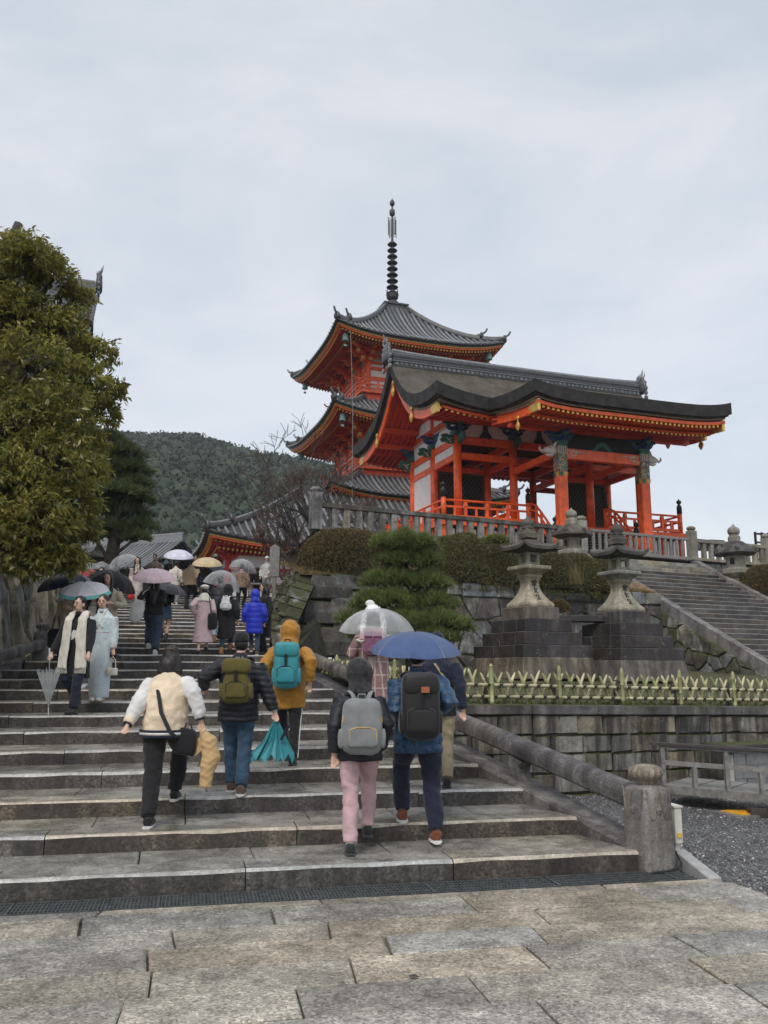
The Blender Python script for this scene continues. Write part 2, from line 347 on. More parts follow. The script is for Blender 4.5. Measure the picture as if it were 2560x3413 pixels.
# ================================================================ ground, plaza, staircase
SD = [7.01, 7.86, 8.77, 9.69, 10.62, 11.59, 12.56, 13.54, 14.53, 15.52, 16.55, 17.61, 18.67, 19.67, 20.69, 21.67, 22.62, 23.57, 24.48, 25.36, 26.26, 27.18, 28.08, 28.99, 29.83, 30.7, 31.53, 32.42, 33.26, 34.11]
SH = [0.15, 0.298, 0.45, 0.6, 0.749, 0.901, 1.05, 1.2, 1.354, 1.51, 1.67, 1.831, 1.986, 2.146, 2.287, 2.44, 2.59, 2.737, 2.887, 3.041, 3.189, 3.337, 3.488, 3.633, 3.788, 3.934, 4.093, 4.241, 4.399, 4.552]
def UR(v): return float(np.interp(v, [2, 7, 18, 20, 25.4, 30.7, 36], [3.66, 3.66, 1.58, 1.6, 2.05, 2.5, 2.9]))
def UL(v): return float(np.interp(v, [2, 7, 17.6, 36], [-5.2, -5.2, -3.15, -3.1]))
def HS(v): return float(np.interp(v, [6.5] + [d + .3 for d in SD], [0] + SH))
def step_h(v):
    h = 0
    for d, hh in zip(SD, SH):
        if v >= d: h = hh
    return h
def gz(x): return -.012 - .055 * max(0, x - 1.8)
g = MB().add([(-900, -300, -.62), (900, -300, -.62), (900, 1500, -.62), (-900, 1500, -.62)], [(0, 1, 2, 3)])
struct('ground', g, M_soil)
def jslab(name, poly, z, th, mat, parent, j=.006, bev=.007):
    m = MB(); q = [(p[0] + rng.uniform(-j, j), p[1] + rng.uniform(-j, j)) for p in poly]; n = len(q)
    c = (sum(p[0] for p in q) / n, sum(p[1] for p in q) / n)
    ins = []
    for p in q:
        d = math.hypot(p[0] - c[0], p[1] - c[1]); k = 1 - bev * 1.5 / d; ins.append((c[0] + (p[0] - c[0]) * k, c[1] + (p[1] - c[1]) * k))
    vs = [(p[0], p[1], z - th) for p in q] + [(p[0], p[1], z - bev) for p in q] + [(p[0], p[1], z) for p in ins]
    fs = [tuple(range(2 * n, 3 * n))]
    for k in range(n):
        l = (k + 1) % n; fs += [(k, l, n + l, n + k), (n + k, n + l, 2 * n + l, 2 * n + k)]
    m.add(vs, fs); return ob(name, m, mat, parent)
# plaza of granite slabs
plaza = struct('plaza_paving', MB().add([ST(-9, -7, -.007), ST(5.2, -7, -.007), ST(5.2, 3.0, -.007), ST(4.0, 6.2, -.02), ST(3.6, 7.3, -.1), ST(-9, 7.3, -.1)], [(0, 1, 2, 3, 4, 5)]), M_joint)
eA = uvof(onz(1432, 1874, 0)); eB = uvof(onz(1659, 1938, 0))
def edge_u(v): return eA[0] + (eB[0] - eA[0]) * (v - eA[1]) / (eB[1] - eA[1])
v = 6.63; row = 0
while v > -5.5:
    dpt = .15 if row == 0 else rng.choice([.34, .38, .42, .42, .46]); v0 = v - dpt
    ur = min(edge_u(v - dpt) + .03, 7.0) if v > 3.2 else 5.2
    u = -8.0 - rng.random() * 1.2; sk = 0; row_ok = False
    while u < ur - .05:
        L = rng.uniform(.8, 1.45) if row else rng.uniform(1.2, 2.2)
        u1 = min(u + L, ur)
        if ur - u1 < .35: u1 = ur
        gp = rng.uniform(.004, .008); s0_ = sk if u > -8 and row_ok else 0; sk = rng.uniform(-.04, .04); row_ok = True
        jslab('paving_slab', [ST(u + gp + s0_, v0 + .009)[:2], ST(u1 - gp + sk, v0 + .009)[:2], ST(u1 - gp, v - .007)[:2], ST(u + gp, v - .007)[:2]], rng.uniform(-.003, .003), .06, M_pave, plaza)
        u = u1
    v = v0; row += 1
    if row > 24: break
# drain grate at the foot of the stairs
gr = thing('drain_grate', 'long steel drain grate set in the paving at the foot of the stairs', 'grate')
M_grate = flat('galvanised_grate', (.20, .215, .22), .4, .8, var=.3, vs=20)
m = MB(); v0, v1 = 6.66, 6.97
u = -8.6
while u < 3.95:
    m.bar(ST(u, v0, -.012), ST(u, v1, -.012), .008, .02); u += .027
ob('grate_bars', m, M_grate, gr, kind='stuff')
for k in range(5): ob('grate_runner', MB().bar(ST(-8.7, v0 + k * (v1 - v0) / 4, -.011), ST(3.96, v0 + k * (v1 - v0) / 4, -.011), .007, .024), M_grate, gr)
for u in [x * 1.0 - 8.2 for x in range(13)]: ob('grate_joint', MB().bar(ST(u, v0, -.010), ST(u, v1, -.010), .02, .026), M_grate, gr)
ob('drain_bed', MB().add([ST(-9, v0 - .01, -.055), ST(4, v0 - .01, -.055), ST(4, 7.03, -.055), ST(-9, 7.03, -.055)], [(0, 1, 2, 3)]), M_joint, gr)
peb = MB()
for k in range(420):
    u, vv = rng.uniform(-8, 3.9), rng.uniform(v0, v1); p = ST(u, vv, -.035 + rng.random() * .02); r = rng.uniform(.006, .014)
    peb.add([p + Vector((r, 0, 0)), p + Vector((0, r, 0)), p + Vector((-r, 0, 0)), p + Vector((0, -r, 0)), p + Vector((0, 0, r * .7))], [(0, 1, 4), (1, 2, 4), (2, 3, 4), (3, 0, 4)])
ob('pebbles_in_drain', peb, flat('drain_pebble', (.2, .19, .16), .7, var=.6, vs=30, coords='World'), gr, kind='stuff')
# staircase: every kerb stone and tread slab its own piece
M_edge = rock('worn_skylit_edge', (.40, .385, .35), (.3, .285, .26), (.52, .50, .46), 2, .08, speck=.35, rough=(.3, .5), bump=.3, bs=40, bdist=.004)  # pale from wear, with the nosing's sky highlight painted into the colour too
stairs = struct('stone_staircase', MB().add([ST(-5, 7.2, -.05), ST(3.6, 7.2, -.05), ST(1.5, 18, 1.6), ST(2.6, 34, 4.2), ST(-3, 34, 4.2), ST(-3, 18, 1.6)], [(0, 1, 2, 3, 4, 5)]), M_joint)
def kerbstone(u0, u1, v, h, r, dep=.34):
    m = MB(); n = max(2, int((u1 - u0) / .3)); rows = []
    for i in range(n + 1):
        u = u0 + (u1 - u0) * i / n; c = .022 + rng.uniform(-.008, .012); w_ = rng.uniform(-.004, .004)
        rows.append([ST(u, v + w_, h - r - .02), ST(u, v + w_, h - c), ST(u, v + w_ + c * .45, h - c * .3), ST(u, v + c * 1.3, h), ST(u, v + dep, h), ST(u, v + dep, h - r)])
    k = 6
    vs = [p for R in rows for p in R]
    for i in range(n):
        for j in range(5):
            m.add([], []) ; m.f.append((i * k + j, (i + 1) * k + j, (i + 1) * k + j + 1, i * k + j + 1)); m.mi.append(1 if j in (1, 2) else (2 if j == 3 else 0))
    m.v += [tuple(p) for p in vs]
    m.f += [tuple(range(k)), tuple(n * k + j for j in range(k - 1, -1, -1))]; m.mi += [0, 0]
    return m
for n, (d, h) in enumerate(zip(SD, SH)):
    r = h - (SH[n - 1] if n else -.05); l, rr = UL(d), UR(d)
    dn = SD[n + 1] if n < 29 else 35.0
    cuts = [l]
    while cuts[-1] < rr - 2.6: cuts.append(cuts[-1] + rng.uniform(1.4, 2.4))
    cuts.append(rr)
    for a, b in zip(cuts, cuts[1:]):
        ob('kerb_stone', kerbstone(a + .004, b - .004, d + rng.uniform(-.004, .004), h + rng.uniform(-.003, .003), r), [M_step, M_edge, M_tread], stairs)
    if n < 12:
        u = l - rng.random() * .6; sk = 0
        while u < rr - .02:
            L = rng.uniform(.75, 1.25); u1 = min(u + L, rr); s0_ = sk; sk = rng.uniform(-.03, .03) if u1 < rr else 0
            a = max(u, l)
            jslab('tread_slab', [ST(a + .004, d + .347)[:2], ST(u1 - .004, d + .347)[:2], ST(u1 - .004 + sk, dn + .05)[:2], ST(max(a + .004 + s0_, l), dn + .05)[:2]], h - .003 + rng.uniform(-.003, .002), .08, M_tread, stairs, .002)
            u = u1
    else:
        jslab('tread_slab', [ST(l, d + .34)[:2], ST(rr, d + .34)[:2], ST(rr, dn + .05)[:2], ST(l, dn + .05)[:2]], h - .004, .1, M_tread, stairs, 0)
struct('upper_path', MB().add([ST(-14, 34.4, 4.545), ST(14, 34.4, 4.545), ST(14, 60, 4.7), ST(-14, 60, 4.7)], [(0, 1, 2, 3)]), flat('upper_path_stone', (.2, .19, .17), .5, coords='World', vs=2))
# ---- slope ground either side
def ground_fan(name, pts, mat, sub=10, amp=.03, seed=0):   # quad of 4 points -> bumpy grid
    P = []
    a, b, c, d = [Vector(p) for p in pts]
    for i in range(sub + 1):
        s = i / sub; row = []
        for j in range(sub + 1):
            t = j / sub; p = (a * (1 - t) + b * t) * (1 - s) + (d * (1 - t) + c * t) * s
            p = p + Vector((0, 0, float(nz(p.x, p.y, seed, 1.3)) * amp)); row.append(p)
        P.append(row)
    return struct(name, MB().grid(P), mat)
# gravel yard right of the stairs
m_, t_, b_ = nodes('dark_gravel'); M_gravel = m_
P_ = N(t_, 'ShaderNodeNewGeometry').outputs['Position']; vo = N(t_, 'ShaderNodeTexVoronoi', {'Scale': 48}); t_.links.new(P_, vo.inputs['Vector'])
sp_ = N(t_, 'ShaderNodeSeparateColor', {0: vo.outputs['Color']}).outputs[0]
cc = ramp(t_, sp_, [(0, (.03, .03, .032)), (.5, (.085, .085, .09)), (.85, (.16, .16, .165)), (1, (.34, .33, .32))])
cc = mixc(t_, .6, cc, ramp(t_, noise(t_, P_, .9, 5), [(.35, .6), (.65, 1.25)]), 'MULTIPLY')
t_.links.new(cc, b_.inputs['Base Color']); b_.inputs['Roughness'].default_value = .5
bumpn(t_, b_, N(t_, 'ShaderNodeMath', {0: 1.0, 1: vo.outputs['Distance']}, operation='SUBTRACT').outputs[0], 1.0, .02)
P = []
for i in range(41):
    row = []
    for j in range(41):
        x = 1.0 + 14 * j / 40; y = 3.2 + 18 * i / 40
        row.append((x, y, gz(x) + .006 * float(nz(x, y, 0, 2.0))))
    P.append(row)
# keep only what lies right of plaza edge / stair side
def in_gravel(x, y):
    u, v = uvof((x, y))
    if v < 7.35: return u > edge_u(v) + .0
    return u > UR(v) + .28
gm = MB(); 
for i in range(40):
    for j in range(40):
        q = [P[i][j], P[i][j + 1], P[i + 1][j + 1], P[i + 1][j]]
        if any(in_gravel(p[0], p[1]) for p in q): gm.add(q, [(0, 1, 2, 3)])
struct('gravel_yard', gm, M_gravel)
WA = Vector((1.43, 11.9, 0)); WE = Vector((cos(radians(27)), sin(radians(27)), 0)); WN = Vector((WE.y, -WE.x, 0))   # cap wall line, outward normal
gm = MB(); cnt = 0
while cnt < 13000:
    y = 4.2 + 10.5 * rng.random() ** 1.3; x = rng.uniform(1.2, .47 * y + .4)
    if not in_gravel(x, y) or (Vector((x, y, 0)) - WA).dot(WN) < .03: continue
    r = rng.uniform(.006, .017); p = Vector((x, y, gz(x) + .002)); a = rng.random() * 6.3
    if uvof(p)[1] < 7.35 and uvof(p)[0] < edge_u(uvof(p)[1]) + .02: continue
    e1 = Vector((cos(a), sin(a), rng.uniform(-.3, .3))) * r; e2 = Vector((-sin(a), cos(a), rng.uniform(-.3, .3))) * r * rng.uniform(.6, 1); e3 = Vector((0, 0, r * .8))
    gm.add([p + e1, p + e2, p - e1, p - e2, p + e3 + e1 * .2], [(0, 1, 4), (1, 2, 4), (2, 3, 4), (3, 0, 4)]); cnt += 1
m_, t_, b_ = nodes('gravel_chip'); gi = N(t_, 'ShaderNodeNewGeometry').outputs['Random Per Island']
t_.links.new(ramp(t_, gi, [(0, (.025, .025, .027)), (.6, (.10, .10, .105)), (.9, (.2, .2, .2)), (1, (.5, .49, .46))]), b_.inputs['Base Color']); b_.inputs['Roughness'].default_value = .5
ob('loose_gravel', gm, m_, kind='stuff')
# ---- sloping side kerbs (stringers), rails and newels
RSC = .87
def section_bar(p, q, sec, up=Vector((0, 0, 1))):   # sec: list of (side, up)
    p = Vector(p); q = Vector(q); d = (q - p).normalized(); r = d.cross(up).normalized(); t = Vector((0, 0, 1))
    n = len(sec); m = MB(); vs = [b + r * a + t * c for b in (p, q) for a, c in sec]
    return m.add(vs, [tuple(range(n - 1, -1, -1)), tuple(range(n, 2 * n))] + [(i, (i + 1) % n, n + (i + 1) % n, n + i) for i in range(n)])
RSEC = [(-.09, -.115), (.09, -.115), (.108, -.09), (.115, -.02), (.112, .02), (.10, .055), (.078, .085), (.045, .106), (0, .114), (-.045, .106), (-.078, .085), (-.10, .055), (-.112, .02), (-.115, -.02), (-.108, -.09)]
CAPM = MB().lathe([(.02, -.015), (.075, 0), (.088, .02), (.08, .035), (.125, .05), (.158, .09), (.162, .125), (.145, .165), (.09, .19), (.0, .195)], n=112, lobes=14, la=.24)
def newel(name, label, loc, rz, full=True):
    t = thing(name, label, 'stone post', loc, rz, 'carved stone posts of the stair railing')
    m = MB()
    secs = [(-.4, .155), (0, .155), (.3, .15), (.6, .145), (.655, .13), (.685, .09), (.69, .065)]
    vs = []; 
    K = 16
    for z, r in secs:
        for k in range(K):
            a = 2 * pi * k / K; c, s = cos(a), sin(a); pw = .16
            vs.append((r * abs(c) ** pw * (1 if c > 0 else -1), r * abs(s) ** pw * (1 if s > 0 else -1), z))
    fs = [(i * K + k, i * K + (k + 1) % K, (i + 1) * K + (k + 1) % K, (i + 1) * K + k) for i in range(len(secs) - 1) for k in range(K)] + [tuple((len(secs) - 1) * K + k for k in range(K))]
    m.add(vs, fs); ob('post_shaft', m, M_newel, t, smooth='auto')
    if not hasattr(newel, 'cap'): newel.cap = CAPM.mesh(True)
    ob('lotus_cap', newel.cap, M_newel, t, T(0, 0, .69, s=.84))
    for a in (0, pi / 2, pi, -pi / 2):       # carved cloth folds under the cap
        for sgn in (-1, 1):
            pts = []
            for k in range(9):
                q = k / 8; y = sgn * (.02 + .14 * q); z = .63 - .21 * sin(pi * min(1, q * 1.15)) ** 1.0 + (.0 if q < .8 else .03)
                pts.append(Vector((.150, y * .85, z)))
            mm = MB().tube(pts, .007, 6); ob('carved_fold', mm, M_newel, t, T(rz=a))
        mm = MB().lathe([(.001, 0), (.035, .01), (.045, .05), (.03, .09), (.001, .1)], n=10); ob('carved_leaf', mm, M_newel, t, T(cos(a) * .135, sin(a) * .135, .46, s=.8))
    return t
rs0, rs1 = ST(3.81, 7.12), ST(1.75, 18.2, HS(18.0))
newel('newel_post', 'tall pale stone newel post with lotus cap at the foot of the right stair rail', (rs0.x, rs0.y, -.02), PSI + radians(11))
newel('newel_post', 'stone newel post with ribbed cap halfway up the stairs beside the big mossy wall', ST(1.72, 18.35, HS(18.3) - .15), PSI)
newel('newel_post', 'ribbed stone post cap at the upper end of the left stair rail behind the couple', ST(-2.98, 18.35, HS(18.3) - .15), PSI)
newel('newel_post', 'stone newel post at the foot of the left stair rail outside the picture edge', ST(-5.35, 7.11, -.02), PSI - radians(11))
def rail(label, p, q, seg, sup):
    t = thing('stair_rail', label, 'stone railing')
    p, q = Vector(p), Vector(q)
    for i in range(seg):
        a = p.lerp(q, i / seg + (.0006 if i else 0)); b = p.lerp(q, (i + 1) / seg); ob('rail_stone', section_bar(a, b, [(x * RSC, y * RSC) for x, y in RSEC]), M_rail, t, smooth=None)
    for s in sup:
        c = p.lerp(q, s); dr = (q - p); dr.z = 0; dr.normalize(); up = Vector((0, 0, 1))
        prof = [(-.22, -.47), (-.19, -.40), (-.12, -.35), (-.06, -.27), (-.07, -.20), (-.13, -.13), (.13, -.10), (.08, -.19), (.09, -.25), (.14, -.31), (.2, -.33), (.23, -.38)]
        sl = (q.z - p.z) / (Vector((q.x, q.y)) - Vector((p.x, p.y))).length; side = dr.cross(up)
        poly = [c + dr * a + up * (b + sl * a) + side * -.08 for a, b in prof]
        ob('rail_support', MB().prism(poly, side, .16), M_rail, t, bevel=.012)
    return t
def zr(v): return HS(v)
rail('thick rounded stone rail sloping up the right side of the stairs', rs0 + Vector((0, 0, .53)) + (rs1 - rs0).normalized() * .15, ST(1.74, 18.2, HS(18.2) + .3), 5, [.17, .38, .6, .82])
rail('worn stone rail sloping up the left side of the stairs below the rough wall', ST(-5.35, 7.2, .55), ST(-2.98, 18.2, HS(18.2) + .3), 5, [.17, .38, .6, .82])
def stringer(name_, us, v0, v1, side):
    t = struct(name_, MB().add([ST(us(v0) + side * .05, v0, -.2), ST(us(v1) + side * .05, v1, -.2), ST(us(v1) + side * .05, v1, HS(v1)), ST(us(v0) + side * .05, v0, .0)], [(0, 1, 2, 3)]), M_coursed)
    v = v0
    while v < v1 - .2:
        w_ = min(v + rng.uniform(1.3, 1.9), v1)
        a = ST(us(v) + side * .16, v + .006, HS(v) + .045); b = ST(us(w_) + side * .16, w_ - .006, HS(w_) + .045)
        ob('stringer_stone', section_bar(a, b, [(-.165, -.9), (.165, -.9), (.165, -.02), (.145, 0), (-.145, 0), (-.165, -.02)]), M_rail, t); v = w_
    return t
stringer('stair_kerb_right', UR, 7.0, 18.1, 1)
stringer('stair_kerb_left', UL, 7.0, 18.1, -1)
def zc(s): return 1.2 - .022 * s
# ---- coursed retaining wall with stone cap
cw = thing('retaining_wall', 'low coursed stone retaining wall with dark capstones under the bamboo fence', 'stone wall')
S0, S1 = -.68, 11.5
wm = MB(); a = WA + WE * S0 - WN * .06; b = WA + WE * S1 - WN * .06
ob('wall_core', wm.add([a + Vector((0, 0, -.6)), b + Vector((0, 0, -.8)), b + Vector((0, 0, zc(S1) - .1)), a + Vector((0, 0, zc(S0) - .1))], [(0, 1, 2, 3)]), M_joint, cw)
s = S0
while s < S1:
    L = rng.uniform(.9, 1.6); e = min(s + L, S1)
    p = WA + WE * (s + .004) - WN * .12 + Vector((0, 0, zc(s) - .07)); q = WA + WE * (e - .004) - WN * .12 + Vector((0, 0, zc(e) - .07))
    ob('capstone', MB().bar(p, q, .36, .135), M_cap, cw, bevel=.012); s = e
nc = 5
for c in range(nc):
    s = S0 - rng.random() * .3
    hh = [.27, .25, .26, .27, .35][c]; top = .14 + sum([.27, .25, .26, .27, .35][:c])
    while s < S1:
        L = rng.uniform(.28, .75); e = min(s + L, S1); a0 = max(s, S0)
        if e - a0 > .08:
            g_ = .004; bul = rng.uniform(.0, .014); zt = zc(s) - top - g_ * .6 - rng.uniform(0, .012); zb = zc(s) - top - hh + g_ * .6
            base = WA + WN * (.0)
            def pt(ss, zz, o): return WA + WE * ss + WN * o + Vector((0, 0, zz))
            mm = MB(); j = lambda: rng.uniform(-.012, .012)
            outer = [pt(a0 + g_ + j(), zb + j(), -.05), pt(e - g_ + j(), zb + j(), -.05), pt(e - g_ + j(), zt + j(), -.05), pt(a0 + g_ + j(), zt + j(), -.05)]
            mid = [p + WN * .05 for p in outer]; cc = sum(mid, Vector()) / 4
            inn = [p.lerp(cc, .12) + WN * (.02 + bul * .6 + rng.uniform(0, .012)) for p in mid]
            vs = outer + mid + inn + [cc + WN * (.022 + bul)]
            fs = []
            for k in range(4): l = (k + 1) % 4; fs += [(k, l, 4 + l, 4 + k), (4 + k, 4 + l, 8 + l, 8 + k), (8 + k, 8 + l, 12)]
            ob('wall_block', mm.add(vs, fs), M_coursed, cw)
        s = e
# ---- bamboo fences
def bamboo(p, q, r, tip=False):
    p, q = Vector(p), Vector(q); L = (q - p).length; d = (q - p) / L; m = MB(); pts = []; rd = []
    k = rng.uniform(.02, .12); x = 0; pts.append(p); rd.append(r)
    while x + k < L - .03:
        x += k; pts += [p + d * (x - .006), p + d * x, p + d * (x + .006)]; rd += [r, r * 1.13, r]; k = rng.uniform(.16, .26)
    if tip: pts += [p + d * (L * .86), p + d * (L * .95), q]; rd += [r, (r * .75, r * .6), (r * .12, r * .2)]
    else: pts.append(q); rd.append(r)
    o_ = sorted(zip([(a - p).dot(d) for a in pts], range(len(pts)))); pts2 = []; rd2 = []; last = -1
    for a, i in o_:
        if a > last + .003: pts2.append(pts[i]); rd2.append(rd[i]); last = a
    return m.tube(pts2, [x if isinstance(x, tuple) else (x, x) for x in rd2], 8)
M_rope = flat('black_rope', (.012, .012, .012), .8)
def tie(parent, p, e, n):
    m = MB()
    for a in (-1, 1):
        m.bar(p + e * .028 * a + Vector((0, 0, .04)) + n * .035, p - e * .028 * a - Vector((0, 0, .035)) + n * .035, .008)
    m.bar(p + n * .04, p + n * .045 + e * .05 + Vector((0, 0, .03)), .007); m.bar(p + n * .04, p + n * .045 - e * .045 - Vector((0, 0, .03)), .007)
    m.bar(p + n * .036 - e * .012, p + n * .036 + e * .012, .03)
    ob('rope_tie', m, M_rope, parent)
def bamboo_fence(label, A, E, Nn, L, zf, sp, postsp, off=0.):
    t = thing('bamboo_fence', label, 'bamboo fence', group='green bamboo fences')
    def pt(s, z, o=0): return A + E * s + Nn * o + Vector((0, 0, zf(s) + z))
    for z, o in ((.25, .02), (.095, .02)):
        s = 0
        while s < L:
            e = min(s + rng.uniform(2.2, 3.6), L); ob('bamboo_rail', bamboo(pt(s, z, o), pt(e, z, o), .024), M_bamboop, t, smooth='auto'); s = e
    s = off
    while s < L:
        ob('bamboo_post', bamboo(pt(s, -.02, .06), pt(s, .54, .055), .03, True), M_bamboo, t, smooth='auto')
        ob('wooden_post', MB().bar(pt(s - .03, -.02, -.05), pt(s - .03, .36, -.05), .06), M_wooddk, t); s += postsp
    n = int(L / sp)
    for i in range(n):
        s = (i + .5) * sp + rng.uniform(-.012, .012)
        for a, o in ((-1, -.015), (1, -.045)):
            x0 = s - a * .095; k = .28 if True else 0
            x1 = s + a * (.088 + rng.uniform(-.012, .012)); z1 = .44 + rng.uniform(-.03, .03)
            ob('bamboo_stake', bamboo(pt(x0 - a * .02, .03, o), pt(x1, z1, o), .021, True), [M_bamboo, M_bamboop][rng.random() < .45], t, smooth='auto')
        tie(t, pt(s, .25, .02), E, Nn)
        tie(t, pt(s + sp / 2, .095, .02), E, Nn)
    return t
bamboo_fence('low green bamboo fence of crossed stakes along the capped retaining wall', WA + WE * S0 - WN * .14, WE, WN, 11.5, lambda s: zc(s + S0), .205, 1.15, .75)
fA = ST(UR(11.2) + .42, 11.3); fB = ST(UR(17.9) + .45, 17.9); fe = (fB - fA).normalized()
bamboo_fence('short bamboo fence seen under the stone rail climbing beside the stairs', fA, fe, Vector((-fe.y, fe.x, 0)), (fB - fA).length, lambda s: 1.2 + .045 * s, .24, 1.3, .4)
# lower terrace behind the low wall
c2 = Vector((-2.45, 25.6, 0)); e2 = Vector((cos(radians(27.5)), sin(radians(27.5)), 0)); n2 = Vector((e2.y, -e2.x, 0))
a = WA + WE * S0 - WN * .2; b = WA + WE * 13 - WN * .2
ground_fan('lower_terrace', [a + Vector((0, 0, 1.19)), b + Vector((0, 0, .9)), c2 + e2 * 22 + Vector((0, 0, 1.75)), c2 + e2 * .2 + Vector((0, 0, 1.85))], M_moss, 16, .03)
q = ST(UR(11.2) + .3, 11.2); q2 = ST(UR(18) + .3, 18.); 
ground_fan('lower_terrace_edge', [ST(UR(11.2) + .28, 11.0, 1.17), a + Vector((.1, .1, 1.17)), c2 + e2 * .6 + Vector((0, 0, 1.83)), ST(1.8, 20.6, 1.72)], M_moss, 10, .01)
# side wall of the stairs under that ground
sw = thing('stair_side_wall', 'low mossy stone facing beside the stairs beneath the small bamboo fence', 'stone wall')
for k in range(9):
    v = 11.1 + k * .78; ob('wall_block', MB().bar(ST(UR(v) + .36, v + .01, 1.0 + .03 * k), ST(UR(v + .77) + .36, v + .76, 1.0 + .03 * (k + 1)), .12, .5 + .05 * k), M_mossrub, sw, bevel=.02)
# ---- kerb wedge, electric box, cable beside the newel
ka = onz(1458, 1858, 0.0); kb = onz(1544, 1899, 0.0); d_ = (kb - ka).normalized(); r_ = Vector((d_.y, -d_.x, 0)) * -1
m = MB().add([ka - r_ * .05 + Vector((0, 0, -.05)), kb - r_ * .05 + Vector((0, 0, -.05)), kb + r_ * .06 + Vector((0, 0, -.05)), ka + r_ * .06 + Vector((0, 0, -.05)),
              ka - r_ * .05 + Vector((0, 0, .12)), kb - r_ * .05 + Vector((0, 0, .012)), kb + r_ * .06 + Vector((0, 0, .012)), ka + r_ * .06 + Vector((0, 0, .12))], [(0, 3, 2, 1), (4, 5, 6, 7), (0, 1, 5, 4), (1, 2, 6, 5), (2, 3, 7, 6), (3, 0, 4, 7)])
tag(ob('kerb_wedge', m, flat('pale_kerb', (.34, .34, .34), .6, var=.15, vs=8, bump=.3), bevel=.008), 'short pale wedge shaped kerbstone on the paving right of the newel post', 'kerbstone')
bx = at(1454, 1792, 7.95); t = thing('electric_box', 'small cream electric box with yellow label behind the newel post', 'electric box', (bx.x + .01, bx.y, -.02), PSI)
ob('box_body', MB().box((0, 0, .33), (.07, .16, .30)), flat('cream_plastic', (.62, .60, .54), .5), t, bevel=.006)
ob('box_lid', MB().box((0, 0, .487), (.085, .18, .015)), MATS['cream_plastic'], t); ob('latch', MB().box((.04, -.02, .30), (.02, .05, .07)), MATS['cream_plastic'], t)
ob('yellow_label', MB().box((.0, -.085, .25), (.04, .008, .04)), flat('yellow_plastic', (.7, .5, .08), .5), t); ob('box_foot', MB().box((0, 0, .09), (.04, .08, .18)), MATS['cream_plastic'], t)
pts = [at(1446, 1830, 7.75)] ; pts = [Vector((rs0.x + .26, rs0.y + .12, .10)), Vector((rs0.x + .27, rs0.y + .02, .03)), Vector((rs0.x + .2, rs0.y - .12, .012)), Vector((rs0.x + .08, rs0.y - .22, .012)), Vector((rs0.x - .06, rs0.y - .27, .01)), Vector((rs0.x - .1, rs0.y - .3, -.02))]
tag(ob('black_cable', MB().tube(pts, .007, 6), flat('cable', (.02, .02, .025), .5)), 'thin black cable curling round the base of the newel post', 'cable')
tag(ob('dead_leaf', MB().add([onz(880, 2108, .012), onz(895, 2104, .016), onz(908, 2110, .010), onz(893, 2113, .004)], [(0, 1, 2), (0, 2, 3)]), flat('wet_leaf', (.03, .022, .02), .4)), 'small dark wet leaf lying on the plaza slabs', 'leaf')
# ---- wooden ramp with handrail at the right
rp_ = thing('wooden_ramp', 'grey weathered wooden ramp with low handrail standing on the gravel', 'ramp')
pL = at(1427, 1652, 12.2); pR = Vector((6.2, 10.3, 0)); dL = Vector((pL.x, pL.y, 0)); dR = pR - dL; LL = dR.length; dd = dR.normalized()
zb0, zt0 = zat(1694, 12.2, 1440), zat(1606, 12.2, 1420)
def rzb(s): return zb0 + s * .045 * -1
ob('handrail', MB().bar(dL - dd * .12 + Vector((0, 0, zt0)), dL + dd * LL + Vector((0, 0, zt0 - .012 * LL)), .12, .035), M_wooddk, rp_)
ob('handrail_underpiece', MB().bar(dL + Vector((0, 0, zt0 - .037)), dL + dd * LL + Vector((0, 0, zt0 - .037 - .012 * LL)), .05, .035), M_wood, rp_)
ob('middle_rail', MB().bar(dL + Vector((0, 0, (zt0 + zb0) / 2 + .02)) + dd * .02, dL + dd * LL + Vector((0, 0, (zt0 + zb0) / 2 + .02 - .012 * LL)), .03, .06), M_wood, rp_)
ob('bottom_beam', MB().bar(dL + Vector((0, 0, zb0 - .055)), dL + dd * LL + Vector((0, 0, zb0 - .055 - .012 * LL)), .06, .10), M_wood, rp_)
k = 0; s = .03
while s < LL:
    tall = k % 2 == 0; p = dL + dd * s
    ob('rail_post', MB().bar(p + Vector((0, 0, zb0 - .01 - .012 * s)), p + Vector((0, 0, (zt0 - .05 if tall else (zt0 + zb0) / 2 - .012) - .012 * s)), .055, .07), M_wood, rp_); s += .42; k += 1
bk = Vector((-dd.y, dd.x, 0))
for k in range(11): p = dL + dd * (k * .42) + bk * .03; ob('ramp_plank', MB().bar(p + Vector((0, 0, zb0 - .02 - .006 * k)) + dd * .2, p + bk * 1.0 + Vector((0, 0, zb0 - .02 - .006 * k)) + dd * .2, .4, .03), M_wood, rp_)
for s in (1.2, 1.45): p = dL + dd * s; ob('support_block', MB().box((p.x, p.y - .02, (zb0 - .16 - .05 * s + gz(p.x)) / 2), (.2, .14, max(.05, zb0 - .11 - .05 * s - gz(p.x)))), M_wooddk, rp_)
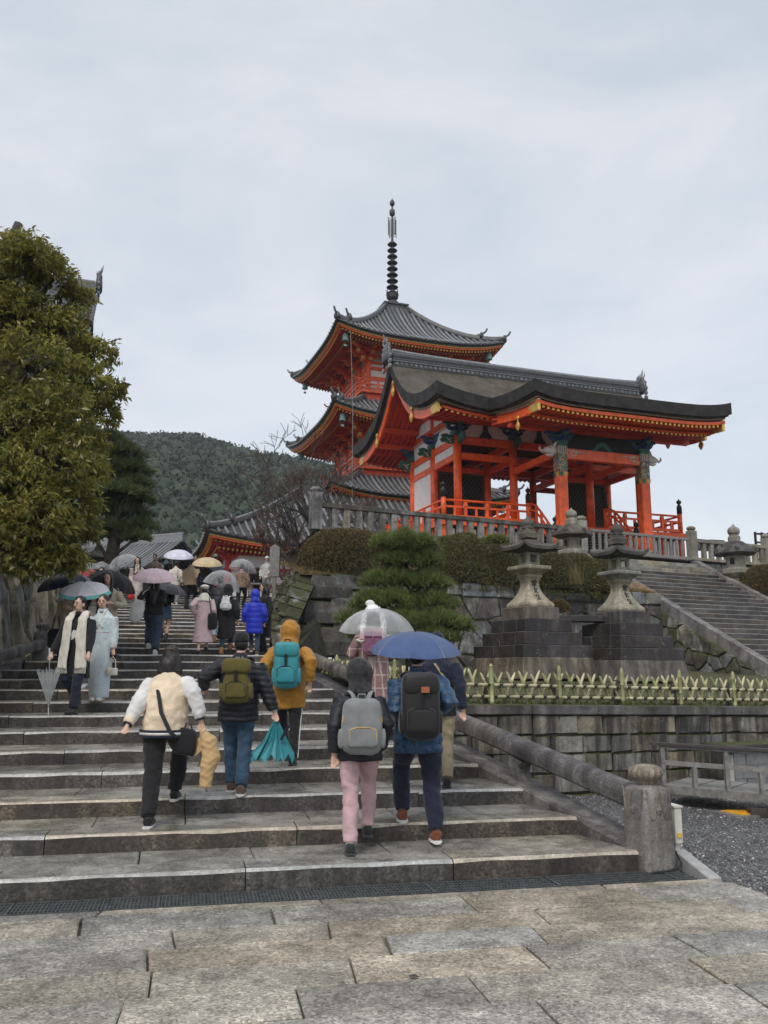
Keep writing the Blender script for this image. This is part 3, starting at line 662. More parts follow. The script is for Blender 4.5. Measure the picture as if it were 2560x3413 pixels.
# block stand behind the ramp
cb = thing('block_plinth', 'grey concrete block stand with thin stone slab top behind the wooden ramp', 'block stand')
p0 = at(1586, 1650, 12.9); e = Vector((cos(radians(20)), sin(radians(20)), 0)); nrm = Vector((-e.y, e.x, 0))
M_cblk = flat('grey_block', (.19, .195, .2), .8, var=.2, vs=12, coords='World', rnd=.15, bump=.3); gzp = gz(p0.x)
zt = zat(1627, 12.9, 1590)
for r_i in range(4):
    hh = (zt - gzp + .05) / 4
    for c_i in range(4):
        x0 = c_i * .42 - (.2 if r_i % 2 else 0); x0c = max(x0, 0); w_ = x0 + .41 - x0c
        p = Vector((p0.x, p0.y, 0)) + e * (x0c + w_ / 2) + nrm * .1
        ob('concrete_block', MB().box((p.x, p.y, gzp - .05 + hh * (r_i + .5)), (w_ - .012, .2, hh - .012), radians(20)), M_cblk, cb)
ob('mortar', MB().box(((Vector((p0.x, p0.y, 0)) + e * .8 + nrm * .11)[:2] + ((gzp - .05 + zt) / 2,)) if False else (p0.x + e.x * .8 + nrm.x * .11, p0.y + e.y * .8 + nrm.y * .11, (gzp + zt) / 2 - .03), (1.6, .17, zt - gzp), radians(20)), flat('white_mortar', (.6, .6, .58), .8), cb)
ob('top_slab', MB().box((p0.x + e.x * .9 + nrm.x * .2, p0.y + e.y * .9 + nrm.y * .2, zt + .03 + .06), (2.1, .55, .05), radians(20)), M_cap, cb)
# yellow hatch
hc = onz(1606, 1753, gz(4.3) + .02); t = thing('yellow_hatch', 'square yellow inspection hatch cover in a grey frame on the gravel', 'hatch', (hc.x, hc.y, gz(hc.x) + .0), radians(20))
ob('hatch_frame', MB().box((0, 0, .01), (.62, .5, .03)), M_wood, t); ob('hatch_cover', MB().box((.02, 0, .03), (.44, .36, .015)), flat('yellow_hatch_paint', (.75, .38, .03), .5, var=.2, vs=12), t)
ob('hatch_handle', MB().lathe([(.07, 0), (.075, .006), (.06, .008)], (.02, 0, .037), 14), MATS['yellow_hatch_paint'], t)
# ================================================================ rubble walls, terraces, balustrade, lanterns
def clip(poly, a, b, c):    # keep a*x+b*y<=c
    out = []; n = len(poly)
    for i in range(n):
        p, q = poly[i], poly[(i + 1) % n]; dp = a * p[0] + b * p[1] - c; dq = a * q[0] + b * q[1] - c
        if dp <= 0: out.append(p)
        if dp * dq < 0: t = dp / (dp - dq); out.append((p[0] + (q[0] - p[0]) * t, p[1] + (q[1] - p[1]) * t))
    return out
def vor(pts, bound, asp=1.0):
    cells = []
    for i, p in enumerate(pts):
        near = sorted(range(len(pts)), key=lambda j: (pts[j][0] - p[0]) ** 2 + ((pts[j][1] - p[1]) * asp) ** 2)[1:16]
        poly = list(bound)
        for j in near:
            q = pts[j]; a, b = q[0] - p[0], (q[1] - p[1]) * asp * asp
            c = (a * (p[0] + q[0]) + b * (p[1] + q[1])) / 2; poly = clip(poly, a, b, c)
            if len(poly) < 3: break
        if len(poly) >= 3: cells.append(poly)
    return cells
def stone_mesh(poly, F, gap=.015, bulge=(.03, .1), back=.12, jit=.02):
    # F(s, z, o) -> point; poly in (s,z)
    c = (sum(p[0] for p in poly) / len(poly), sum(p[1] for p in poly) / len(poly))
    q = []
    for i, p in enumerate(poly):         # drop near-duplicate corners
        n_ = poly[(i + 1) % len(poly)]
        if math.hypot(p[0] - n_[0], p[1] - n_[1]) > .05: q.append(p)
    if len(q) < 3: q = poly
    # add midpoints for long edges
    r = []
    for i, p in enumerate(q):
        n_ = q[(i + 1) % len(q)]; r.append(p)
        if math.hypot(p[0] - n_[0], p[1] - n_[1]) > .35: r.append(((p[0] + n_[0]) / 2 + rng.uniform(-jit, jit), (p[1] + n_[1]) / 2 + rng.uniform(-jit, jit)))
    n = len(r); A = []; B = []; Dd = []; bl = rng.uniform(*bulge); tx, tz = rng.uniform(-.5, .5), rng.uniform(-.5, .5)
    sz = max(.15, max(math.hypot(p[0] - c[0], p[1] - c[1]) for p in r))
    for p in r:
        d = math.hypot(p[0] - c[0], p[1] - c[1]) + 1e-6; k = 1 - gap / d; x, z = c[0] + (p[0] - c[0]) * k, c[1] + (p[1] - c[1]) * k
        A.append(F(x, z, -back)); B.append(F(x, z, bl * .35 + rng.uniform(-.01, .01)))
        k2 = k * rng.uniform(.78, .88); x, z = c[0] + (p[0] - c[0]) * k2, c[1] + (p[1] - c[1]) * k2
        Dd.append(F(x, z, bl + rng.uniform(-.25, .25) * bl + bl * .6 * (tx * (x - c[0]) + tz * (z - c[1])) / sz))
    m = MB(); vs = A + B + Dd + [F(c[0] + rng.uniform(-.05, .05) * sz, c[1], bl * rng.uniform(.9, 1.25))]; fs = []
    for k in range(n): l = (k + 1) % n; fs += [(k, l, n + l, n + k), (n + k, n + l, 2 * n + l, 2 * n + k), (2 * n + k, 2 * n + l, 3 * n)]
    return m.add(vs, fs)
def rubble_wall(t, O, E, Nn, s0, s1, zbot, ztop, cell, mats, batter=.12, asp=1.25, core=M_joint, seedpts=None, gap=.015, bulge=(.03, .1), name='wall_stone'):
    # zbot, ztop functions of s
    def F(s, z, o): return O + E * s + Nn * (o + batter * (ztop(s) - z)) + Vector((0, 0, z))
    zb = min(zbot(s0), zbot(s1), zbot((s0 + s1) / 2)); zt = max(ztop(s0), ztop(s1), ztop((s0 + s1) / 2))
    pts = []
    r = int((zt - zb) / (cell * .8)) or 1
    for i in range(r):
        k = int((s1 - s0) / cell) or 1
        for j in range(k):
            s = s0 + (j + .5 + (.5 if i % 2 else 0) * .9 + rng.uniform(-.42, .42)) * cell; z = zb + (i + .5 + rng.uniform(-.38, .38)) * (zt - zb) / r
            if rng.random() < .13: continue
            if z < ztop(s) + .05 and z > zbot(s) - .1 and s0 - .1 < s < s1 + .1: pts.append((s, z))
            if rng.random() < .12: pts.append((s + cell * .5, z + cell * .25))
    # bound polygon: follow top & bottom lines (2 segments)
    sm = (s0 + s1) / 2; bound = [(s0, zbot(s0)), (s1, zbot(s1)), (s1, ztop(s1)), (s0, ztop(s0))]
    for poly in vor(pts, bound, asp):
        ob(name, stone_mesh(poly, F, gap, bulge), mats[0] if rng.random() < .7 else mats[-1], t)
    q = [F(s0, zbot(s0), -.1), F(s1, zbot(s1), -.1), F(s1, ztop(s1), -.1), F(s0, ztop(s0), -.1)]
    ob('wall_core', MB().add(q, [(0, 1, 2, 3)]), core, t)
    return F
K1z = 4.5
# ---- rubble retaining wall behind the lanterns
M_bluest = rock('blue_grey_stone', (.22, .235, .235), (.11, .115, .11), (.33, .35, .35), 1.5, .25, streak=.25, lichen=.1, bump=.7, bs=9, bdist=.03)
rw = thing('rubble_wall', 'rough retaining wall of grey field stones behind the two tall lanterns', 'stone wall')
L2 = 14.45
rubble_wall(rw, c2, e2, n2, .95, L2, lambda s: 1.55, lambda s: K1z - .42 + 0 * s, .72, [M_rubble, M_rubble, M_darkrub], .13, 1.3, bulge=(.03, .12))
s = .95
while s < L2:       # paler squarer top course
    w_ = rng.uniform(.55, 1.15); e = min(s + w_, L2); zt = K1z + rng.uniform(-.06, .05)
    poly = [(s, K1z - .42 - rng.uniform(0, .03)), (e, K1z - .42), (e - .03, zt - .03), (s + (e - s) * .5, zt + rng.uniform(-.02, .03)), (s + .03, zt - .02)]
    F_ = lambda a, z, o: c2 + e2 * a + n2 * (o + .13 * (K1z - z)) + Vector((0, 0, z))
    ob('wall_stone', stone_mesh(poly, F_, .015, (.03, .1), .25), M_bluest if s > 5 else M_rubble, rw); s = e
# big corner stones of the same wall
cs = thing('corner_wall', 'massive dark squared corner stones of the retaining wall beside the stairs', 'stone wall')
CB = Vector((-2.43, 30.4, 0))
vdir = (ST(2.4, 33) - ST(2.93, 25.5)); vdir.z = 0; vdir.normalize(); vn = Vector((-vdir.y, vdir.x, 0))     # side of the wall running up the stairs
CORN = c2 + e2 * .36
levels = [(1.55, 2.05, 1.5, .5), (2.05, 3.0, 1.25, .7), (3.0, 3.75, 1.15, .5), (3.75, 4.52, 1.3, .7)]
for z0, z1, a_, b_ in levels:
    o0, o1 = .13 * (K1z - z0) + .06, .13 * (K1z - z1) + .06; m = MB(); gp = .02; w0, w1 = .24 * (K1z - z0), .24 * (K1z - z1)
    def Pt(s, q, o, z): return CORN + e2 * s + vdir * q + n2 * o + vn * o + Vector((0, 0, z))
    j = lambda k=.03: rng.uniform(-k, k)
    lo = [CORN + n2 * o0 + vn * w0 + Vector((0, 0, z0 + gp)), CORN + e2 * (a_ + j()) + n2 * (o0 + j(.02)) + Vector((0, 0, z0 + gp + .04)), CORN + e2 * a_ + vdir * .5 + Vector((0, 0, z0 + gp)), CORN + vdir * (b_ + j()) + vn * (w0 + j(.02)) + Vector((0, 0, z0 + gp + .03))]
    hi = [CORN + n2 * o1 + vn * w1 + Vector((0, 0, z1 - gp)), CORN + e2 * (a_ - .06 + j()) + n2 * (o1 + j(.02)) + Vector((0, 0, z1 - gp - .07)), CORN + e2 * a_ + vdir * .5 + Vector((0, 0, z1 - gp)), CORN + vdir * (b_ - .05 + j()) + vn * (w1 + j(.02)) + Vector((0, 0, z1 - gp - .1))]
    mid = [l.lerp(h, .5) for l, h in zip(lo, hi)]; mid[0] += (n2 + vn) * .04; mid[1] += n2 * .05; mid[3] += vn * .05
    fs = []
    for b0 in (0, 4):
        for k in range(4): l = (k + 1) % 4; fs.append((b0 + k, b0 + l, b0 + 4 + l, b0 + 4 + k))
    fs += [(3, 2, 1, 0), (8, 9, 10, 11)]
    ob('corner_stone', m.add(lo + mid + hi, fs), M_darkrub, cs, bevel=.03)
# side face along the stairs, mossy
CB = Vector((-2.43, 30.4, 0)); CT = 6.6
mw = thing('mossy_wall', 'steep moss covered boulder wall rising beside the upper stairs', 'stone wall')
def rubble_patch(t, B0, B1, T1, T0, nx, ny, mats, nrm, gap=.02, bulge=(.05, .22), name='wall_stone'):
    B0, B1, T1, T0 = map(Vector, (B0, B1, T1, T0)); W = (B1 - B0).length; Hh = (T0 - B0).length
    def F(s, z, o): a_, b_ = s / W, z / Hh; return (B0.lerp(B1, a_)).lerp(T0.lerp(T1, a_), b_) + nrm * o
    pts = []
    for i in range(ny):
        for j in range(nx):
            if rng.random() > .12: pts.append(((j + .5 + (.4 if i % 2 else 0) + rng.uniform(-.35, .35)) * W / nx, (i + .5 + rng.uniform(-.33, .33)) * Hh / ny))
    pts = [p for p in pts if p[0] < W]
    for poly in vor(pts, [(0, 0), (W, 0), (W, Hh), (0, Hh)], 1.1): ob(name, stone_mesh(poly, F, gap, bulge, .2), mats[0] if rng.random() < .65 else mats[-1], t)
    ob('wall_core', MB().add([F(0, 0, -.25), F(W, 0, -.25), F(W, Hh, -.25), F(0, Hh, -.25)], [(0, 1, 2, 3)]), M_mossrub, t)
mn = Vector((-.93, -.28, .25)).normalized()
CBz = CB + Vector((0, 0, CT - .1))
rubble_patch(mw, ST(UR(22) + .12, 22, 2.0), ST(UR(33) + .12, 33.5, 4.3), CBz + Vector((-.5, 5, 0)), CORN + Vector((-.05, .3, K1z + .02)), 26, 13, [M_mossrub, M_darkrub, M_rubble], mn, .03, (.08, .34))
rubble_patch(mw, ST(UR(20.5) + .12, 20.5, 1.7), CORN + e2 * .3 + n2 * .5 + Vector((0, 0, 1.5)), CORN + e2 * .1 + n2 * .1 + Vector((0, 0, 3.2)), ST(UR(22) + .2, 22.0, 2.1), 9, 5, [M_darkrub, M_mossrub], Vector((-.5, -.85, .1)).normalized(), .02, (.08, .25))
rubble_patch(mw, CORN + vdir * .6 + vn * .05 + Vector((0, 0, 4.3)), CB + vn * .1 + n2 * .1 + Vector((0, 0, 5.0)), CBz + n2 * .1, CORN + vdir * .6 + Vector((0, 0, 4.7)), 7, 3, [M_mossrub, M_darkrub], Vector((-.3, -.95, .1)).normalized())
fw_ = thing('terrace_wall', 'band of weathered rubble under the old stone balustrade', 'stone wall')
rubble_wall(fw_, CB, e2, n2, 0, 12.2, lambda s: 5.1, lambda s: CT - .12, .7, [M_rubble, M_darkrub, M_coursed], .12, 1.3)
# ---- ground of the middle terrace, upper terrace
a = c2 + Vector((0, 0, K1z - .05)) - n2 * .1
ground_fan('middle_terrace', [c2 - n2 * .12 + Vector((0, 0, K1z - .02)), c2 + e2 * 14.4 - n2 * .12 + Vector((0, 0, K1z - .02)), CB + e2 * 12.3 + n2 * .1 + Vector((0, 0, 6.35)), CB + n2 * .1 + Vector((0, 0, 5.3))], M_dry, 14, .04)
UT = MB().add([CB + Vector((0, 0, CT - .02)), CB + e2 * 30 + Vector((0, 0, CT - .02)), CB + e2 * 34 - n2 * 30 + Vector((0, 0, 7.1)), Vector((-5, 75, 7.1)), Vector((-4.5, 40, 7.0))], [(0, 1, 2, 3, 4)])
struct('gate_terrace', UT, flat('terrace_sand', (.22, .20, .17), .9, coords='World', vs=2))
# ---- upper right staircase
TL = Vector((8.36, 36.0, 0)); dn = Vector((sin(radians(27.5)), -cos(radians(27.5)), 0)); ex = e2
W_ = 6.15; NS = 25; RUN = 9.2; RISE = 5.0
M_edge2 = rock('worn_skylit_dark_edge', (.25, .235, .215), (.16, .15, .135), (.36, .34, .31), 2, .15)  # darker variant of the step edge: wear plus painted sky highlight
us_ = struct('gate_stairs', MB().add([TL + dn * 0 + Vector((0, 0, CT - .35)), TL + ex * W_ + Vector((0, 0, CT - .35)), TL + ex * W_ + dn * RUN + Vector((0, 0, CT - RISE - .3)), TL + dn * RUN + Vector((0, 0, CT - RISE - .3))], [(0, 1, 2, 3)]), M_joint)
for k in range(NS):
    z = CT - .02 - (k + 1) * RISE / NS; o = k * RUN / NS; s = .2
    while s < W_ - .05:
        e = min(s + rng.uniform(1.0, 2.2), W_); c = .02
        A_ = TL + ex * (s + .004) + dn * (o + RUN / NS + rng.uniform(-.006, .006)); B_ = TL + ex * (e - .004) + dn * (o + RUN / NS); h_ = RISE / NS + .02
        z2 = z + rng.uniform(-.006, .006); up = Vector((0, 0, 1)); dd_ = .36
        sec = [(-dn * 0, -h_), (-dn * 0, -c), (-dn * c * .45, -c * .3), (-dn * c * 1.4, 0), (-dn * dd_, 0), (-dn * dd_, -h_)]
        m = MB().add([A_ + v_ + up * (z2 + q_) for v_, q_ in sec] + [B_ + v_ + up * (z2 + q_) for v_, q_ in sec], [])
        m.f = [(i, i + 1, 7 + i, 6 + i) for i in range(5)] + [(5, 4, 3, 2, 1, 0), (6, 7, 8, 9, 10, 11)]; m.mi = [0, 1, 1, 0, 0, 0, 0]
        ob('kerb_stone', m, [M_upstep if k > 2 else M_balup, M_edge2], us_); s = e
def slope_kerb(t, base, v0, v1, mt):
    v = v0
    while v < v1:
        w_ = min(v + rng.uniform(1.3, 2.1), v1)
        f = lambda q: CT + .06 - q * RISE / RUN
        ob('slope_stone', section_bar(base + dn * v + Vector((0, 0, f(v))), base + dn * (w_ - .01) + Vector((0, 0, f(w_ - .01))), [(-.19, -.45), (.19, -.45), (.19, 0), (-.19, 0)]), mt, t, bevel=.015); v = w_
M_skerb = rock('sloping_kerb', (.24, .22, .205), (.12, .11, .105), (.33, .31, .29), 2, .15, streak=.4, lichen=.15, bump=.5, bs=16, bdist=.01)
t = struct('gate_stairs_kerb', None); slope_kerb(t, TL + ex * .0, -.1, 9.6, M_skerb)
t = struct('gate_stairs_kerb', None); slope_kerb(t, TL + ex * (W_ + .18), -.1, 9.6, M_skerb)
tw = thing('stair_flank_wall', 'triangular mossy rubble wall under the sloping kerb of the gate stairs', 'stone wall')
M_flank = rock('mossy_flank_stone', (.09, .085, .06), (.035, .03, .025), (.2, .19, .15), 1.3, .4, lichen=.4, moss=.6, bump=.9, bs=9, bdist=.03)
rubble_wall(tw, TL - ex * .2, dn, -ex, 3.9, 9.4, lambda s: 1.4, lambda s: CT - .35 - s * RISE / RUN, .55, [M_flank, M_rubble], .05, 1.0)
# ground right of the gate stairs
ground_fan('side_terrace', [TL + ex * (W_ + .35) + dn * 9.5 + Vector((0, 0, 1.5)), TL + ex * (W_ + 14) + dn * 9.5 + Vector((0, 0, 1.5)), TL + ex * (W_ + 14) + Vector((0, 0, 6.2)), TL + ex * (W_ + .35) + dn * .1 + Vector((0, 0, 6.0))], M_dry, 10, .05)
# ---- balustrades
def balustrade(label, A, E, L, z, sp, bw, h, mat, capm, posts=(), bd=.16, pw=.3, ph=1.25, name='stone_balustrade', cap=(.24, .17), head=True):
    t = thing(name, label, 'balustrade'); rzv = atan2(E.y, E.x)
    nseg = max(1, round(L / 2.2))
    for i in range(nseg):
        p = A + E * (L * i / nseg + .004); q = A + E * (L * (i + 1) / nseg - .004)
        ob('top_rail', MB().bar(p + Vector((0, 0, z + h - cap[1] / 2)), q + Vector((0, 0, z + h - cap[1] / 2)), cap[0], cap[1]), capm, t, bevel=.015)
        ob('base_rail', MB().bar(p + Vector((0, 0, z + .06)), q + Vector((0, 0, z + .06)), cap[0] + .04, .14), capm, t, bevel=.015)
    n = int(L / sp)
    me = None
    for i in range(n):
        s = (i + .5) * L / n
        if any(abs(s - q) < pw * .8 for q in posts): continue
        p = A + E * s
        if me is None: me = MB().box((0, 0, 0), (bw, bd, h - cap[1] - .10)).mesh(False, 'baluster')
        ob('baluster', me, mat, t, T(p.x, p.y, z + .13 + (h - cap[1] - .11) / 2, rzv + rng.uniform(-.03, .03)))
    for q in posts:
        p = A + E * q; ob('post', MB().box((p.x, p.y, z + ph / 2), (pw, pw, ph), rzv), mat, t, bevel=.02)
        if head:
            pc = MB().lathe([(pw * .36, 0), (pw * .42, .03), (pw * .56, .07), (pw * .56, .14), (pw * .36, .20), (.01, .22)], (p.x, p.y, z + ph), sq=0, n=16); ob('post_cap', pc, mat, t, smooth='auto')
    return t
balustrade('old dark stained stone balustrade along the edge of the gate terrace', CB, e2, 11.6, CT, .47, .23, 1.0, M_balu, M_cap, posts=(0.0,), pw=.38, ph=1.35)
balustrade('old stone balustrade running back from the corner post above the mossy wall', CB + Vector((-.02, .35, 0)), Vector((-.10, 1, 0)).normalized(), 8, CT, .5, .22, 1.0, M_balu, M_cap)
balustrade('pale grey wooden slat barrier across the head of the gate stairs', TL + ex * .35, ex, W_ - .35, CT, .34, .12, 1.0, M_wood, M_wood, bd=.07, name='slat_barrier', cap=(.10, .12))
balustrade('pale stone balustrade with square post right of the gate stairs', TL + ex * (W_ + .1), ex, 9.5, CT, .46, .2, 1.0, M_balup, M_balup, posts=(0, 4.9), pw=.36, ph=1.35)
p = TL - ex * .1; pt_ = thing('stone_post', 'single square stone post left of the slat barrier behind the octagonal lantern', 'stone post', (p.x, p.y, CT), radians(27.5))
ob('post_shaft', MB().box((0, 0, .65), (.36, .36, 1.3)), M_balup, pt_, bevel=.02); ob('post_cap', MB().lathe([(.14, 0), (.15, .03), (.2, .07), (.2, .14), (.13, .2), (.01, .22)], (0, 0, 1.3), n=16), M_balup, pt_, smooth='auto')
fw2 = thing('terrace_wall', 'rubble under the pale balustrade right of the gate stairs', 'stone wall')
rubble_wall(fw2, TL + ex * (W_ + .4), ex, n2, 0, 9.5, lambda s: 4.4, lambda s: CT - .05, .7, [M_rubble, M_coursed, M_leftrub], .12, 1.2)
# ---- left wall of tan boulders with cap
lw = thing('left_boulder_wall', 'high wall of tan and grey split boulders left of the stairs below the big tree', 'stone wall')
LO = ST(-3.95, 9.5); LE = (ST(-3.95, 40) - LO).normalized(); LN = Vector((LE.y, -LE.x, 0))
rubble_wall(lw, LO, LE, LN, 0, 31, lambda s: HS(9.5 + s) - .4, lambda s: 5.05, .95, [M_leftrub, M_leftrub, M_rubble], .13, .8, bulge=(.05, .2))
s = 0
while s < 31:
    e = min(s + rng.uniform(1.2, 2), 31); p = LO + LE * (s + .01) - LN * .12; q = LO + LE * (e - .01) - LN * .12
    ob('wall_capstone', MB().bar(p + Vector((0, 0, 5.12)), q + Vector((0, 0, 5.12)), .34, .17), M_rail, lw, bevel=.015); s = e
ground_fan('left_bank', [LO - LN * .3 + Vector((0, 0, 5.0)), LO + LE * 31 - LN * .3 + Vector((0, 0, 5.0)), LO + LE * 31 - LN * 22 + Vector((0, 0, 5.6)), LO - LN * 22 + Vector((0, 0, 5.6))], M_soil, 12, .1)
ground_fan('left_bank_front', [LO - LN * 22 + Vector((0, 0, 5.6)), LO - LN * .2 + Vector((0, 0, 5.0)), LO - LN * .2 - LE * 2.5 + Vector((0, 0, -.6)), LO - LN * 22 - LE * 9 + Vector((0, 0, -.6))], M_soil, 12, .1)
# strip between left rail and wall
ground_fan('left_verge', [ST(UL(8) - .3, 8, -.1), ST(-3.4, 18, HS(18) - .1), ST(-3.9, 18, HS(18)), ST(-6.4, 8, .1)], M_moss, 8, .02)
ground_fan('left_verge_upper', [ST(-3.2, 18, HS(18) - .12), ST(-3.1, 34.5, HS(34.2) - .02), ST(-3.95, 34.5, HS(34.2) - .02), ST(-3.95, 18, HS(18) - .1)], M_moss, 8, .01)
ground_fan('right_verge_upper', [ST(1.5, 18, HS(18) - .12), ST(2.85, 34.5, HS(34.2) - .02), ST(3.3, 34.5, HS(34.2) - .02), ST(1.9, 18, HS(18) - .05)], M_moss, 8, .01)
# ================================================================ stone lanterns
M_ink = flat('carved_ink', (.03, .028, .025), .8)
def stroke_text(parent, cx, z0, strokes, F, w_=.022):
    for st in strokes:
        m = MB()
        for (x0, y0), (x1, y1) in zip(st, st[1:]):
            m.bar(F(cx + x0, z0 + y0), F(cx + x1, z0 + y1), w_, .02, up=(0, -1, 0))
        ob('carved_stroke', m, M_ink, parent)
def lantern_kasuga(name, label, loc, rz, bridge=False, rev=False):
    t = thing(name, label, 'stone lantern', loc, rz, 'stone lanterns on stepped plinths')
    z = 0
    # stepped plinth, half sizes and heights
    tiers = [(1.02, .30, True), (.86, .31, False), (.70, .31, False), (.50, .30, None)]
    ob('plinth_base', MB().box((0, 0, .22), (2.22, 2.22, .5), taper=.93), M_plinth2, t, bevel=.02); z = .46
    for hw, h, md in tiers:
        segs = 3 if hw > .6 else 2
        for side in range(4):
            x = -hw
            while x < hw - .36:
                L = rng.uniform(.5, .9); e = x + L if x + L < hw - .75 else hw - .34
                b = MB().box(((x + e) / 2, -hw + .17, z + h / 2), (e - x - .006, .34, h - .006)); ob('plinth_stone', b, M_plinth if md is not None else M_plinth2, t, T(rz=side * pi / 2), bevel=.015); x = e
        ob('plinth_core', MB().box((0, 0, z + h / 2 - .004), (2 * hw - .66, 2 * hw - .66, h - .004)), M_plinth, t); z += h
    # flared foot: square concave shaft with mouldings
    prof = [(.41, 0), (.42, .05), (.405, .10), (.36, .15), (.28, .26), (.215, .38), (.175, .50), (.165, .60), (.18, .69), (.21, .74), (.225, .76), (.225, .81)]
    ob('shaft', MB().lathe(prof, (0, 0, z), sq=4, rz=pi / 4 - pi / 4), M_lant, t, bevel=.012); zs = z
    # lettering on the right-hand face
    Kx = [[[(-.07, .2), (-.07, .16)], [(0, .225), (0, .17)], [(.07, .2), (.05, .16)], [(-.1, .11), (-.1, .15), (.1, .15), (.1, .11)], [(-.045, .11), (.045, .11), (.045, .07), (-.045, .07), (-.045, .11)], [(-.075, .0), (-.075, .045), (.075, .045), (.075, .0)], [(0, .045), (0, -.04)]],
          [[(-.07, .12), (.07, .12), (-.06, -.02)], [(-.03, .17), (0, .12)], [(-.05, .08), (.08, -.03)]],
          [[(-.08, .10), (-.02, .12)], [(-.05, .14), (-.05, .05)], [(.02, .13), (.07, .12), (.03, .06), (.08, .03)], [(-.08, -.02), (.08, -.02)], [(0, .04), (0, -.02)]]]
    def F(x, zz):
        r = float(np.interp(zz, [p[1] for p in prof], [p[0] for p in prof])); return Vector((x, -r - .004, zs + zz))
    for i, kx in enumerate(Kx): stroke_text(t, .0 + .01 * i, .53 - .16 * i, [[(a * .72, b * .72) for a, b in s_] for s_ in kx], F, .017)
    z += .81
    ob('platform', MB().lathe([(.22, 0), (.26, .04), (.375, .12), (.385, .13), (.385, .20), (.37, .215)], (0, 0, z), sq=4, rz=0), M_lant, t, bevel=.01); z += .215
    # firebox: four corner piers and openings
    hb = .19; H = .34
    for a in (-1, 1):
        for b in (-1, 1): ob('firebox_pier', MB().box((a * (hb - .045), b * (hb - .045), z + H / 2), (.10, .10, H)), M_balup, t, bevel=.02)
    for k in range(4):
        ob('firebox_sill', MB().box((0, -hb + .045, z + .045), (2 * hb - .18, .08, .09)), M_balup, t, T(rz=k * pi / 2)); ob('firebox_lintel', MB().box((0, -hb + .045, z + H - .035), (2 * hb - .18, .08, .07)), M_balup, t, T(rz=k * pi / 2))
    ob('firebox_back', MB().box((0, 0, z + H / 2), (.04, .04, H)), M_dark, t)
    z += H
    # roof with swept corners
    R = .53; Pm = []
    nn = 16
    def rf(x, y, top):
        q = max(abs(x), abs(y)); c_ = min(abs(x), abs(y)) / (q + 1e-6)
        lift = .12 * (q ** 3) * (c_ ** 4)
        return (.30 * (1 - q) ** 1.4 + lift + .03 if top else -.045 * (1 - q) + lift - .05)
    for top in (1, 0):
        rows = []
        for i in range(nn + 1):
            rows.append([Vector((R * (2 * i / nn - 1) * (1 + .0), R * (2 * j / nn - 1), z + .09 + rf(2 * i / nn - 1, 2 * j / nn - 1, top))) for j in range(nn + 1)])
        Pm.append(rows)
    m = MB().grid(Pm[0]); o = len(m.v); m.grid([r[::-1] for r in Pm[1]])
    n1 = nn + 1
    def edge(rows): return rows[0] + [r[-1] for r in rows[1:]] + rows[-1][::-1][1:] + [r[0] for r in rows[::-1][1:-1]]
    A_, B_ = edge(Pm[0]), edge(Pm[1]); k = len(A_); m.add(A_ + B_, [(i, (i + 1) % k, k + (i + 1) % k, k + i) for i in range(k)])
    ob('lantern_roof', m, M_lroof, t, smooth='auto')
    for a in range(4):
        pts = [Vector((R * q * cos(pi / 4), R * q * cos(pi / 4), z + .09 + rf(q * 1.0, q * 1.0, 1) + .008)).xyz for q in ()]
    z += .46
    ob('roof_crown', MB().lathe([(.17, -.06), (.175, .08), (.14, .11), (.135, .16), (.11, .19)], (0, 0, z - .05), sq=4, rz=0), M_lroof, t, bevel=.01); z += .12
    ob('jewel_finial', MB().lathe([(.10, 0), (.15, .03), (.13, .06), (.125, .07), (.165, .12), (.155, .2), (.10, .26), (.045, .30), (.02, .35), (.001, .37)], (0, 0, z), n=20), M_lroof, t, smooth='auto')
    return t
la = at(1150, 1452, 21.4); lb = at(1348, 1452, 22.0)
LR = radians(28)
lantern_kasuga('stone_lantern', 'tall stone lantern on dark stepped plinth, the left one beside the pine', (la.x, la.y, 1.50), LR)
lantern_kasuga('stone_lantern', 'tall stone lantern on dark stepped plinth, the right one below the gate stairs', (lb.x, lb.y, 1.44), LR)
p = (Vector((la.x, la.y, 0)) + Vector((lb.x, lb.y, 0))) / 2; q = zat(1335, 21.9)
tag(ob('stone_beam', MB().bar(Vector((la.x, la.y, q)) + ex * .55 - n2 * .3, Vector((lb.x, lb.y, q - .03)) - ex * .5 - n2 * .1, .4, .17), M_plinth, bevel=.02), 'dark stone beam bridging the gap between the two lantern plinths', 'stone beam')
